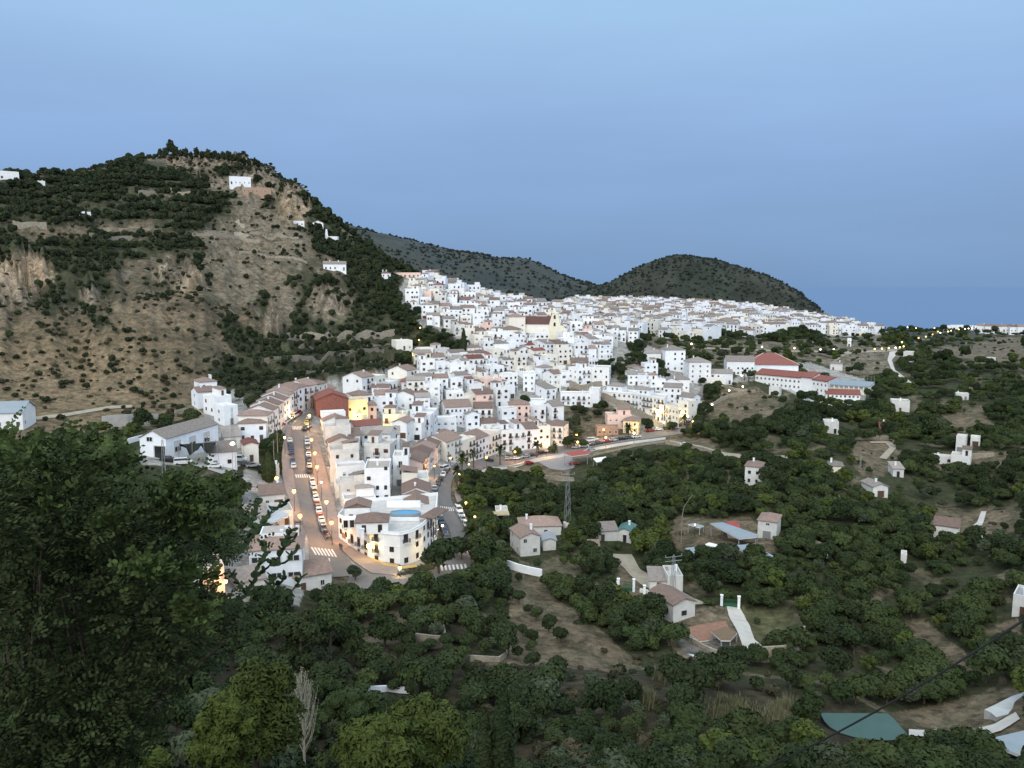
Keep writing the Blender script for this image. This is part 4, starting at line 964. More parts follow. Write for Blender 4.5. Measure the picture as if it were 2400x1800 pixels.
# ---- buildings on traced footprints
def polybuild(pts_px, h, name, label, wm, cat, edges, st=3, sheight=2.9, base=4.0, deck=None, group=None, wstyle=0, bal=.3, rng=R1, pts=None, zg=None):
    P = pts or [hit(*p) for p in pts_px]; cx = sum(p.x for p in P)/len(P); cy = sum(p.y for p in P)/len(P)
    zg = zg if zg is not None else min(P[i].z for i in edges)
    o = thing(name, (cx, cy, zg), 0, label, cat, group); Q = [(p.x-cx, p.y-cy) for p in P]; n = len(Q)
    ar = sum(Q[i][0]*Q[(i+1)%n][1]-Q[(i+1)%n][0]*Q[i][1] for i in range(n))
    if ar < 0: raise ValueError('footprint must run counter-clockwise '+name)
    ins = []
    for i in range(n):
        a = Vector(Q[i-1]); b = Vector(Q[i]); c = Vector(Q[(i+1)%n]); d1 = (b-a).normalized(); d2 = (c-b).normalized()
        n1 = Vector((-d1.y, d1.x)); n2 = Vector((-d2.y, d2.x)); m = (n1+n2); m = m/max(m.length_squared/2, .3)
        ins.append((b.x+m.x*.25, b.y+m.y*.25))
    b = MB(); v = [(x,y,-base) for x,y in Q]+[(x,y,h+.9) for x,y in Q]+[(x,y,h+.9) for x,y in ins]+[(x,y,h) for x,y in ins]
    f = []
    for i in range(n):
        j = (i+1)%n; f += [(i,j,n+j,n+i),(n+i,n+j,2*n+j,2*n+i),(2*n+i,2*n+j,3*n+j,3*n+i)]
    b.add(v, f); b.build('wall', wm, o)
    r = MB(); r.add([(x,y,h+.02) for x,y in ins], [tuple(range(n))]); r.build('roof', deck or ROOFDECK, o)
    for e in edges:
        a = Vector(Q[e]); c = Vector(Q[(e+1)%n]); d = c-a; L_ = d.length; cb_ = MB()
        for z_, t_ in ((h+.2, .22), (h*.64, .08)): cb_.box(0, L_, -t_, .0, z_, z_+.16)
        cb_.build('cornice', wm, o, (a.x, a.y, 0), math.atan2(d.y, d.x))
        d = c-a; L_ = d.length; rz = math.atan2(d.y, d.x); u = d/L_
        k = max(1, int(L_/2.5))
        for s in range(st):
            for q in range(k):
                if rng.random() < .05: continue
                p = a+u*L_*(q+.5)/k; z = s*sheight
                nrm = Vector((u.y,-u.x))*.02
                if s == 0 and q % 3 == 1: ob('door', DOOR[q % 2], o, (p.x+nrm.x, p.y+nrm.y, 0), rz, (1.1,1,2.3)); continue
                if s and rng.random() < bal:
                    ob('window', WIN[wstyle], o, (p.x+nrm.x, p.y+nrm.y, z+.2), rz, (1.1,1,2.1)); ob('balcony', BALC, o, (p.x, p.y, z+.1), rz, (1.9,.7,1))
                else: ob('window', WIN[wstyle], o, (p.x+nrm.x, p.y+nrm.y, z+1), rz, (1.0,1,1.2))
    o['_w'] = 10; o['_Q'] = str(Q) if False else ''
    del o['_Q']
    rad = max(math.hypot(*q) for q in Q); BLD.append((Vector((cx,cy,0)), rad*.85))
    return o, (cx, cy, zg)
fp = [(794,1262),(818,1281),(866,1309),(900,1320),(938,1325),(966,1320),(990,1308),(1008,1288),(1024,1262)]
P = [hit(*p) for p in fp]; zg = min(p.z for p in P); 
back = []
for p in (Vector((P[-1].x-1, P[-1].y+15, 0)), Vector((P[0].x+.5, P[0].y+13, 0))): back.append(p)
cb, cc = polybuild(None, 7.9, 'corner_building', 'curved white three-storey corner building with a blue pool on its roof terrace', WHITE, 'building', list(range(8)), 3, pts=P+back, bal=.4, wstyle=1, zg=zg)
# roof terrace rooms, tiled roofs, pool of the corner building
def W2L(v): return Vector((v.x-cc[0], v.y-cc[1], v.z-cc[2]))
def toproof(px, py, h=7.95):
    dx, dy, dz = ray(px, py); z = cc[2]+h; t = z/dz; return Vector((dx*t-cc[0], dy*t-cc[1], h))
c = toproof(950,1208); b = MB(); n = 24
b.add([(c.x+3.6*math.cos(2*math.pi*i/n), c.y+1.9*math.sin(2*math.pi*i/n), 8.75) for i in range(n)], [tuple(range(n))]); b.build('pool_water', POOL, cb)
b = MB(); 
for i in range(n):
    a0, a1 = 2*math.pi*i/n, 2*math.pi*(i+1)/n
    b.add([(c.x+r_*x_, c.y+s_*y_, z_) for (x_,y_) in ((math.cos(a0),math.sin(a0)),(math.cos(a1),math.sin(a1))) for r_,s_,z_ in ((4.0,2.2,7.95),(4.0,2.2,8.9),(3.6,1.9,8.9),(3.6,1.9,8.7))],
          [(0,4,5,1),(1,5,6,2),(2,6,7,3)])
b.build('pool_rim', BLUESHEET, cb)
for (px, py, w, d, h, rk) in ((872,1252,7.6,6.5,2.8,'hip'),(838,1226,6.2,6,3.8,'gabley'),(818,1240,3.0,3,2.2,'flat')):
    p = toproof(px, py); rz = .12
    b = MB(); b.box(-w/2,w/2,0,d,0,h); r_ = b.build('roof_room', WHITE, cb, (p.x,p.y,7.97), rz)
    b = MB()
    if rk == 'flat': b.box(-w/2-.1,w/2+.1,-.1,d+.1,h+.01,h+.2)
    else:
        roof_geo(b, rk, w, d, h, w*.2, .3)
        if rk == 'gabley': b.add([(-w/2,0,h),(w/2,0,h),(0,0,h+w*.19)], [(0,1,2)], 0)
    b.build('roof', ROOFB if rk != 'flat' else WHITE, r_)
    for x in (-w*.25, w*.25): ob('window', WIN[1], r_, (x,-.01,.5), 0, (.9,1,1.7))
p = toproof(946,1190); b = MB(); b.box(-4.5,4.5,0,.25,0,1.9); b.build('terrace_screen', WHITE, cb, (p.x,p.y,7.97), .02)
p = toproof(950,1222); b = MB(); b.box(-3.6,3.6,0,.5,0,.9); b.build('terrace_bench', WHITE, cb, (p.x,p.y,7.97), .02)
p = toproof(1000,1225); b = MB(); roof_geo(b, 'hip', 4, 9, 1.2, .9, .1); b.build('side_roof', ROOFB, cb, (p.x,p.y,7.9), -.35)
ob('chimney', CHIM, cb, tuple(toproof(850,1255))); ob('chimney', CHIM, cb, tuple(toproof(820,1225)))
b = MB(); b.box(-.5,.5,-.12,0,0,1); 
e0, e1 = Vector((P[0].x-cc[0],P[0].y-cc[1],0)), Vector((P[1].x-cc[0],P[1].y-cc[1],0))
dd = (e1-e0); ob('wall_sign', b.mesh('wall_sign', [mat('sign_panel', (.25,.17,.15))]), cb, tuple(e0+dd*.55+Vector((0,0,3.2))+Vector((dd.y,-dd.x,0)).normalized()*.05), math.atan2(dd.y,dd.x), (2.0,1,1.3))

# the white corner villa left of the junction
o = hz(648,1365,118,10,2,-.10, roof='hip', wm=WHITE, rm=ROOFB, wins=1, bal=0, hh=7.0, cols=3, sheight=3.4, door=False, wstyle=0, winw=2.4, chim=3, rng=R1, label='white villa with two rows of wide dark windows at the junction', cat='house'); reg(o)
b = MB(); b.box(-3.4,2.8,3.6,9.4,7.02,9.3); q = b.build('roof_room', WHITE, o)
b = MB(); b.box(-3.1,2.5,3.9,9.1,9.32,9.36); b.build('roof', ROOFDECK, q); ob('window', WIN[0], q, (-1.6,3.59,7.6), 0, (1.2,1,1.2))

# arcaded apartment building
A = [(1412,932),(1480,957),(1556,990),(1590,1003)]
PA = [hit(*p) for p in A]
def ext(p, dx, dy): return Vector((p.x+dx, p.y+dy, p.z))
ar1, c1 = polybuild(None, 11.5, 'apartment_building', 'long white apartment building with a row of arches above the open hillside', WHITE, 'building', [0,1], 4, pts=[PA[0],PA[1],PA[2],ext(PA[2],4,13),ext(PA[0],3,15)], bal=.35, zg=PA[2].z, base=8)
d = Vector((PA[1].x-PA[0].x, PA[1].y-PA[0].y, 0)); u = d.normalized()
for k in range(8):
    p = PA[0]+d*(.22+.74*k/8)-Vector((c1[0],c1[1],0)); ob('arch_opening', ARCH, ar1, (p.x+u.y*.06, p.y-u.x*.06, 5.95), math.atan2(u.y,u.x), (1.5,1,2.1))
for t, w_, h_ in ((.15,9,2.9),(.62,7,2.7)):
    p = PA[0]+(PA[2]-PA[0])*t-Vector((c1[0],c1[1],0)); b = MB(); b.box(-w_/2,w_/2,2,8,0,h_); rr_ = b.build('roof_room', WHITE, ar1, (p.x+1,p.y+3,11.55), math.atan2(u.y,u.x))
    b = MB(); roof_geo(b,'hip',w_,6,h_,1.3,.3); b.build('roof', ROOFG, rr_, (0,2,0)); ob('window', WIN[0], rr_, (-1,1.99,.9), 0, (1,1,1.1)); ob('window', WIN[0], rr_, (1.6,1.99,.9), 0, (1,1,1.1))
tw, c2 = polybuild(None, 9.0, 'corner_tower_house', 'white corner house with arched window at the foot of the climbing street', WARMW, 'house', [0,1], 3, pts=[PA[2]+Vector((.5,0,0)),PA[3],ext(PA[3],2,10),ext(PA[2],4,12)], bal=.3, base=6)

# school
S = [(1770,893),(1876,922),(1902,930),(1938,942)]
PS = [hit(*p) for p in S]
sc_, c3_ = polybuild(None, 9.6, 'school', 'large white school with red roofs and rows of square windows', WHITE, 'school', [0,2], 3, sheight=3.2, pts=[PS[0],PS[1],PS[2],PS[3],ext(PS[3],6,12),ext(PS[1],8,15),ext(PS[0],8,15)], bal=0, base=7, zg=PS[3].z+1.0)
def LS(px, py, h):
    dx, dy, dz = ray(px, py); z = c3_[2]+h; t = z/dz; return (dx*t-c3_[0], dy*t-c3_[1], h)
def roofpoly(pts, m, parent, name='roof', under=.5):
    b = MB(); n = len(pts); b.add([p for p in pts]+[(p[0],p[1],p[2]-under) for p in pts], [tuple(range(n))]+[(i,i+n,(i+1)%n+n,(i+1)%n) for i in range(n)]); return b.build(name, m, parent)
f0, f1, f2, f3 = [(p.x-c3_[0], p.y-c3_[1]) for p in PS]
def sl(a, b_, dep, h0, h1):
    d = Vector((b_[0]-a[0], b_[1]-a[1])).normalized(); nn = Vector((-d.y, d.x))*dep; o_ = -nn.normalized()*.5
    return [(a[0]+o_.x,a[1]+o_.y,h0),(b_[0]+o_.x,b_[1]+o_.y,h0),(b_[0]+nn.x,b_[1]+nn.y,h1),(a[0]+nn.x,a[1]+nn.y,h1)]
roofpoly(sl(f0,f1,7,10.55,13.2), ROOFR, sc_); roofpoly(sl(f1,f2,7,11.2,13.9), ROOFR, sc_); roofpoly(sl(f2,f3,6,10.55,12.6), ROOFR, sc_)
# sports hall with broad hipped roof behind
hx = hit(1828,893); hall = thing('sports_hall', (hx.x, hx.y+16, c3_[2]), facing(hx)+.18, 'broad sports hall with a big red pyramid roof behind the school', 'hall')
b = MB(); b.box(-16,16,0,26,-4,13.2); b.build('wall', WHITE, hall)
b = MB(); roof_geo(b,'hip',32,26,13.2,6.2,.8); b.build('roof', ROOFR, hall)
b = MB()
for sx in (-1,1): b.tube([(sx*16.6,-.6,13.5),(sx*3.6,12.6,19.6)], .16, 4)
b.build('roof_ridge', PINKW, hall); BLD.append((Vector((hx.x,hx.y+28,0)), 24)); BLD.append((Vector((c3_[0],c3_[1],0)), 30))
# left wing
hw = hz(1735,880,62,14,2,.15, roof='gable', wm=WHITE, rm=ROOFG, wins=.8, bal=0, hh=8.5, rng=R1, label='long white school wing with grey roof left of the sports hall', cat='school wing', chim=0); hw['_dd']=7; reg(hw)
hw = hz(1975,948,74,11,2,.12, roof='gable', wm=WHITE, rm=ROOFR, wins=1, bal=0, hh=5.4, cols=8, rng=R1, label='lower white school annex with red roof and square windows at right', cat='school annex', chim=0, door=False, wstyle=0); hw['_dd']=6; reg(hw)
# sports court on columns
pc = hit(1990,930); crt = thing('sports_court', (pc.x+2, pc.y+10, pc.z), facing(pc)-.12, 'raised pale sports court on a colonnade behind the school annex', 'court')
b = MB(); b.box(-15,13,0,26,5.0,5.6); b.box(-15,13,2,26,-4,4.99,1); b.build('deck', [BLUESHEET, WARMW], crt)
for k in range(11): q = MB(); q.box(-14.8+k*2.7,-14.3+k*2.7,.1,.7,-4,5.0); q.build('column', WARMW, crt)
b = MB()
for k in range(15): b.box(-15+k*1.99,-14.9+k*1.99,25.8,25.9,5.6,8.6)
for z in (6.6,7.6,8.6): b.box(-15,13,25.8,25.88,z,z+.06)
b.box(-15,13,0,.1,6.5,6.6); b.build('fence', METAL, crt)
BLD.append((Vector((pc.x,pc.y+18,0)), 20))

# church: nave with dark red roof, yellow lit gable tower; convent with two pyramid roofs
ch = hit(1298,800); crz = facing(ch)-.12
church = thing('church', ch, crz, 'old church with long dark roof and tall floodlit yellow gable and belfry', 'church')
b = MB(); b.box(-23,0,0,12,-6,10.5); b.build('nave_wall', WARMW, church)
b = MB(); roof_geo(b,'gable',24,12,10.5,4.6,.4); b.build('roof', roofmat('church_tiles', (.13,.065,.055),(.13,.065,.055)), church, (-12,0,0))
b = MB()
b.add([(0,-1,-6),(8.5,-3,-6),(8.5,-3,7.5),(4.2,-2,10),(2.4,-1.6,17.5),(-1.0,-.8,17.5),(-3.0,-.4,10),(-3.4,-.4,8),(-3.4,-.4,-6)], [tuple(range(9))])
k = len(b.v); b.add([(x,y+3.5,z) for x,y,z in b.v[:9]], [tuple(range(8,-1,-1))]); b.f += [(i,i+9,(i+1)%9+9,(i+1)%9) for i in range(9)]; b.m += [0]*9
b.build('facade', CREAM, church)
b = MB(); b.box(-1.3,2.8,-1.3,2.4,17.5,18.1); b.box(.2,1.2,-.4,.6,18.1,20.0); b.build('belfry_cap', CREAM, church)
for x, z in ((.6,14.0),(.6,9.5)): ob('belfry_opening', ARCH, church, (x,-1.32,z), -.2, (1.3,1,2.4))
BLD.append((Vector((ch.x-8,ch.y+6,0)), 14)); BLD.append((Vector((ch.x+5,ch.y,0)), 8))
for k, (px, py, w, h, dz) in enumerate([(1212,790,10.5,12.5,0),(1190,802,12,7.5,0)]):
    p = hit(px, py)
    q = house(p, facing(p)+.25-.5*k, w, w*.85, 2+(k == 0), roof='hip', wm=WARMW, rm=ROOFB, wins=.4, bal=0, chim=0, hh=h, rng=R1, name='convent_tower', cat='convent',
              label=['tall convent tower with dark pyramid roof left of the church','lower convent wing with dark pyramid roof below its tower'][k])
    q['_dd'] = 5; reg(q)
# chapel on the hillside
p = hit(770,568); o = thing('hill_chapel', p, facing(p)-.2, 'tiny white chapel with pointed bell gable on the hillside', 'chapel')
b = MB(); b.box(-2.5,6.5,0,6,-3,4.2); b.add([(-2.5,0,4.2),(-.3,0,4.2),(-.9,0,9.5),(-1.8,0,9.5),(-2.5,1,4.2),(-.3,1,4.2),(-.9,1,9.5),(-1.8,1,9.5)],[(0,1,2,3),(5,4,7,6),(1,5,6,2),(4,0,3,7),(3,2,6,7)])
b.build('wall', WHITE, o); ob('door', DOOR[0], o, (2,-.02,0), 0, (1.2,1,2.2)); b = MB(); b.box(-2.2,6.2,.3,5.7,4.21,4.3); b.build('roof', ROOFDECK, o)

# warehouse with pitched roof, left of the street
p = hit(360,1072); rz = facing(p)-.66
wh = thing('warehouse', p, rz, 'white warehouse with long grey-brown roof and dark doorway behind the parked cars', 'warehouse')
w, d, h = 8.5, 25, 5.4
b = MB(); wall_geo(b,'gabley',w,d,h,2.3); b.build('wall', WHITE, wh)
b = MB(); roof_geo(b,'gabley',w,d,h,2.3,.3); b.build('roof', ROOFG, wh)
ob('door', DOOR[1], wh, (2.2,-.02,-.3), 0, (3.4,1,3.6)); ob('window', WIN[0], wh, (-1,-.02,4.6), 0, (1.8,1,1.2))
for y in (5,12,19): ob('window', WIN[2], wh, (w/2+.01,y,1), math.pi/2, (2.8,1,3))
BLD.append((Vector((p.x,p.y+9,0)), 13))
# ------------------------------------------------------------------ the scattered houses of the old town
def bandpoly(R, ex=5):   # rows (y, xl, xr)
    return [(l-ex, y) for y, l, r in R]+[(r+ex, y) for y, l, r in R[::-1]]
ROADS = [bandpoly(RA, 3)+[], bandpoly(RB, 6), [(x,t-1) for x,t,b in RC]+[(x,b+4) for x,t,b in RC[::-1]], bandpoly(RD, 3),
         [(724,1264),(795,1262),(1030,1335),(1100,1335),(1040,1370),(800,1400),(700,1345)],
         [(714,1020),(745,1015),(765,1085),(800,1262),(866,1316),(760,1300),(724,1117)], [(660,1003),(685,1003),(690,1225),(676,1230),(655,1085)],
         [(320,1060),(600,1060),(606,1110),(520,1125),(330,1100)], [(1240,1070),(1320,1058),(1350,1098),(1290,1104)],
         [(1040,1085),(1130,1075),(1140,1110),(1030,1160)]]
T1 = [(968,735),(960,700),(948,668),(985,660),(1010,668),(1090,690),(1180,712),(1290,735),(1400,740),(1470,765),(1500,790),(1480,812),(1440,800),(1420,842),(1400,868),(1440,885),(1420,905),(1330,905),(1305,960),(1310,1005),(1180,1035),(1045,1062),(1035,965),(990,890),(985,838),(1085,850),(1110,815),(1060,790),(1010,765)]
T2 = [(1290,735),(1400,706),(1530,706),(1650,712),(1800,732),(1950,757),(2075,774),(2080,783),(1990,788),(1900,783),(1850,778),(1790,795),(1700,785),(1620,800),(1560,795),(1500,778),(1420,768)]
T3 = [(770,985),(830,935),(985,905),(1030,965),(1030,1060),(990,1130),(1000,1225),(900,1215),(800,1200),(770,1090),(755,1005)]
T5 = [(1470,880),(1560,885),(1600,900),(1600,960),(1580,975),(1500,935),(1470,915)]
def grid(spx, spy, rmin, rmax, a0, a1, rot, seed):
    rng = np.random.default_rng(seed); c, s = math.cos(rot), math.sin(rot); n = int(rmax*1.2/min(spx, spy))+2
    i, j = np.meshgrid(np.arange(-n, n), np.arange(-n, n), indexing='ij'); u = (i+.5*(j % 2))*spx; v = j*spy
    u = u+rng.uniform(-.5, .5, u.shape)*spx*.42; v = v+rng.uniform(-.5, .5, v.shape)*spy*.42
    x = (u*c-v*s).ravel(); y = (u*s+v*c).ravel(); r = np.hypot(x, y); a = np.arctan2(x, y)
    k = (r > rmin) & (r < rmax) & (a > a0) & (a < a1) & (y > 0); return x[k], y[k]
RM = np.maximum.accumulate(TAB, axis=1)
def seen(x, y, z, h, marg=0.0):
    r = np.hypot(x, y); a = np.arctan2(x, y)
    ai = np.clip(((a-AZ0)/(AZ1-AZ0)*(NA-1)).round().astype(int), 0, NA-1); vi = np.clip(((np.log(r*.975)-LR0)/(LR1-LR0)*(NR-1)).astype(int), 0, NR-1)
    return (z+h)/r > RM[ai, vi]+marg
HR = random.Random(5); cand = []
for poly, sx, sy, rot, seed in ((T1, 7.9, 8.4, .25, 1), (T2, 8.2, 9.5, -.2, 2), (T3, 7.8, 7.6, .08, 3), (T5, 8, 8, .2, 4)):
    x, y = grid(sx, sy, 190, 960, -.35, .45, rot, seed); z = ground(x, y); px, py = proj(x, y, z)
    k = inpoly(px, py, poly) & seen(x, y, z, 8)
    for q in ROADS: k &= ~inpoly(px, py, q)
    for X_, Y_, Z_, a, b in zip(x[k], y[k], z[k], px[k], py[k]):
        if taken(Vector((X_, Y_, 0)), 2.8): continue
        # little courts and gardens are left open
        if poly is T1 and vn(X_/24, Y_/24, 77) > .94: continue
        cand.append((Vector((X_, Y_, Z_)), a, b, poly))
cand.sort(key=lambda c: -(1/mpp(c[0])))
STREETS = [.30, -.05, -.22, .12]
NIND = 235; HSPOTS = []
def pick(p, a, b):
    zone = .35*math.sin(p.x/38+1)+.3*math.sin(p.y/55)
    roof = HR.choices(['gable','flat','hip','shed','gabley'], [.20,.60,.08,.07,.05])[0]
    if p.y > 650: roof = HR.choices(['gable','flat','hip'], [.35,.55,.1])[0]
    return dict(rz=facing(p)+zone+HR.uniform(-.12,.12), w=HR.uniform(5.8,9.4), d=HR.uniform(6,9), st=HR.choices([1,2,3],[.15,.55,.30] if p.y < 650 else [.1,.5,.4])[0], roof=roof)
for p, a, b, poly in cand[:NIND]:
    q = pick(p, a, b); wm = HR.choices([WHITE,WARMW,GREYW,CREAM,PINKW],[.74,.14,.08,.02,.02])[0]
    o = house(p, q['rz'], q['w'], q['d'], q['st'], roof=q['roof'], wm=wm, rm=HR.choices([ROOFB,ROOFG,ROOFR],[.5,.45,.05])[0], rng=HR, group='white houses of the old town',
              upper=(q['roof'] == 'flat' and HR.random() < .55), dish=HR.random() < .12, tank=(q['roof'] == 'flat' and HR.random() < .2), bal=.28, winw=1.25, annex=HR.random() < .5)
    HSPOTS.append(p)
# the rest, too many and too small to single out: one mass of far houses
b = MB()
for p, a, b_, poly in cand[NIND:]:
    q = pick(p, a, b_); m = MB(); w, d, h = q['w']*1.04, q['d'], q['st']*2.9+.3; rh = d*.2
    wmi = HR.choices([0,1,4],[.74,.16,.10])[0]; rmi = HR.choices([2,3],[.6,.4])[0]
    wall_geo(m, q['roof'] if q['roof'] in ('flat','gable') else 'hip', w, d, h, rh, wmi)
    if q['roof'] == 'flat':
        m.box(-w/2+.22,w/2-.22,.22,d-.22,h-.05,h+.05,5)
        if HR.random() < .6: u = HR.choice((-1,1))*w*.22; m.box(u-w*.2,u+w*.2,d*.45,d-.3,h+.06,h+2.6,wmi); m.box(u-w*.23,u+w*.23,d*.42,d-.25,h+2.61,h+2.8,rmi)
    else: roof_geo(m, q['roof'], w, d, h, min(w,d)*.21, .35, .16, rmi)
    for s in range(q['st']):
        n = max(2, int(w/2.6))
        for c in range(n):
            if HR.random() < .28: continue
            x = -w/2+w/n*(c+.5); t = HR.random() < .3; m.box(x-.5,x+.5,-.04,.05,s*2.9+(.1 if t else 1),s*2.9+2.3,6)
    if HR.random() < .5: m.box(-w*.3,-w*.3+.7,d*.5,d*.5+.6,h,h+1.8,0)
    c, s = math.cos(q['rz']), math.sin(q['rz'])
    b.v += []; o_ = len(b.v); b.v += [(p.x+x*c-y*s, p.y+x*s+y*c, p.z+z) for x, y, z in m.v]; b.f += [tuple(i+o_ for i in f) for f in m.f]; b.m += m.m
    HSPOTS.append(p)
tag(b.build('distant_town', [WHITE,WARMW,ROOFB,ROOFG,GREYW,ROOFDECK,GLASS]), 'mass of small white houses along the far ridge', 'town', kind='stuff')
print('town houses', len(cand))
# coastal houses and the row on the right skyline
k = 0
for px, py, w, st in [(2302,781,22,2),(2321,782,22,2),(2341,783,24,2),(2361,784,22,2),(2379,785,22,2),(2398,785,24,2),(2250,772,14,1),(2120,768,16,1),(2133,768,18,1),(2152,770,14,1),(2175,770,16,1),(1975,768,14,1),(2000,770,16,1),(2085,771,18,2),(2100,770,14,1),(2205,772,16,1),(2222,773,12,1),(2236,772,14,1),(2265,773,14,1),(2282,774,16,2)]:
    o = hz(px, py, w, 10, st, HR.uniform(-.2,.2), roof='gable' if k < 6 else 'flat', rng=HR, wins=.9, bal=.3, rm=ROOFB, hh=8.5 if k < 6 else 4.5, cols=3, group='houses on the skyline toward the sea'); k += 1; HSPOTS.append(o.location.copy())

# ------------------------------------------------------------------ trees
class Kind: pass
def mk(name, m, R, cz, lumps, n, leaf, th, tr, cnt, long=1.0, core=.62, lr=(.35,.55)):
    k = Kind(); k.crowns = [crown_mesh('crown', m, 100+i*7+len(name), R, cz, lumps, n, leaf, core, long, lr) for i in range(cnt)]
    k.trunk = trunk_mesh('trunk', th, tr, len(name), 4, R[0]*.5) if th else None; k.name = name; k.R = R; k.cz = cz; k.proto = []; return k
K_AVO = mk('avocado_tree', L_AVO, (2.8,2.8,1.9), 2.3, 13, 1500, .27, 1.3, .16, 3, 1.2, .55, (.25,.6))
K_DARK = mk('dark_tree', L_DARK, (2.8,2.8,2.5), 3.0, 14, 1500, .27, 1.6, .18, 2, 1.2, .55, (.25,.6))
K_OLIVE = mk('olive_tree', L_OLIVE, (2.3,2.3,1.9), 2.6, 9, 900, .26, 1.5, .18, 1, 1.6)
K_YEL = mk('bright_tree', L_YEL, (2.5,2.5,2.0), 2.5, 10, 950, .33, 1.3, .15, 1)
K_HILL = mk('hill_tree', L_HILL, (2.7,2.7,2.3), 2.4, 9, 520, .50, 1.2, .16, 2)
K_SHRUB = mk('hill_shrub', L_HILL, (1.5,1.5,1.0), .8, 6, 240, .34, 0, 0, 2)
K_DRY = mk('dry_shrub', L_DRY, (1.4,1.4,.9), .7, 6, 240, .32, 0, 0, 2)
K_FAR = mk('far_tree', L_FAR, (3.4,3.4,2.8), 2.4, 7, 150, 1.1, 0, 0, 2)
TREES = []
def tree(kind, p, s, rot, label=None, cat='tree', group=None, vi=0, sz=1.0, auto=True):
    o = thing(kind.name, p, rot, label, cat, group, auto=label is None)
    o.scale = (s, s, s*sz)
    ob('crown', kind.crowns[vi % len(kind.crowns)], o)
    if kind.trunk: ob('trunk', kind.trunk, o)
    return o
def keepout(x, y, px, py, ex=0.0):
    k = np.ones(x.shape, bool)
    for q in ROADS: k &= ~inpoly(px, py, q)
    for c, s in BLD: k &= (x-c.x)**2+(y-c.y)**2 > (s*.9+1.6)**2
    hs = np.array([(p.x, p.y) for p in HSPOTS])
    for h in hs: k &= (x-h[0])**2+(y-h[1]-4)**2 > 49
    for i in range(len(TRK)):
        k &= ~inpoly(px, py, TRK[i])
    return k
TRK = [[(1915,1655),(2160,1655),(2190,1800),(1915,1800)],[(1645,1630),(1890,1630),(1895,1735),(1645,1720)],[(1566,1026),(1640,1040),(1700,1056),(1760,1062),(1850,1064),(1850,1086),(1760,1090),(1700,1082),(1566,1046)],
       [(2080,820),(2115,820),(2104,868),(2128,884),(2150,905),(2125,908),(2080,875),(2070,845)],
       [(1425,1292),(1482,1296),(1505,1332),(1550,1360),(1615,1390),(1665,1415),(1600,1425),(1540,1400),(1460,1345)],
       [(1695,1415),(1740,1415),(1760,1465),(1775,1500),(1830,1530),(1775,1550),(1728,1520),(1705,1460)],
       [(2268,1268),(2262,1238),(2290,1195),(2318,1195),(2312,1225),(2300,1240),(2315,1268)],
       [(2120,1705),(2280,1705),(2330,1690),(2390,1660),(2400,1700),(2340,1725),(2290,1740),(2125,1738)],
       [(1915,1655),(2080,1655),(2150,1735),(1990,1750),(1920,1700)],[(2300,1700),(2400,1690),(2400,1800),(2330,1790)],
       [(2285,1610),(2400,1590),(2400,1680),(2300,1690)],
       [(1640,1215),(1800,1215),(1830,1320),(1560,1310)],[(1595,1430),(1710,1430),(1760,1530),(1600,1545),(1560,1500)],
       [(1205,1328),(1275,1345),(1268,1370),(1200,1360)],
       [(1035,1450),(1190,1440),(1200,1560),(1035,1560)] if False else [(1188,1440),(1196,1440),(1196,1555),(1186,1555)],
       [(630,1425),(780,1420),(780,1470),(630,1470)],
       [(2090,935),(2160,935),(2160,985),(2090,985)],
       [(290,1050),(612,1050),(620,1158),(480,1150),(300,1140)],[(700,1330),(905,1335),(930,1385),(830,1410),(690,1420)],[(1090,1090),(1190,1090),(1420,1060),(1420,1090),(1345,1150),(1190,1118)],
       [(0,960),(60,970),(70,1060),(0,1060)],[(1420,1040),(1580,1020),(1600,1060),(1420,1090)]]
for x_, y_, w_, *_ in VC:
    if y_ > 1000:
        k_ = 2.6/mpp(hit(x_, y_)); TRK.append([(x_-w_*.5-4,y_-8),(x_+w_*.5+4,y_-8),(x_+w_*.42,y_+k_),(x_-w_*.42,y_+k_)])
TR = np.random.default_rng(77)
def ground_kind(px, py, r, x, y):
    wx, wy = wob(x, y, 14, 26, 41); return px+wx, py+wy
spots = []   # kind code, x, y, z, scale, rot
def scatter(spx, rmin, rmax, a0, a1, seed, fn):
    x, y = grid(spx, spx*.87, rmin, rmax, a0, a1, .3+seed*.37, seed); z = ground(x, y); px, py = proj(x, y, z)
    k = (px > -120) & (px < 2520) & (py < 1950) & seen(x, y, z, 4.5, -.002); x, y, z, px, py = x[k], y[k], z[k], px[k], py[k]
    gx, gy = ground_kind(px, py, np.hypot(x, y), x, y); dens, kind, sc = fn(x, y, z, px, py, gx, gy)
    k = (TR.random(len(x)) < dens) & keepout(x, y, px, py)
    for a in zip(kind[k], x[k], y[k], z[k], sc[k], px[k], py[k]): spots.append(a)
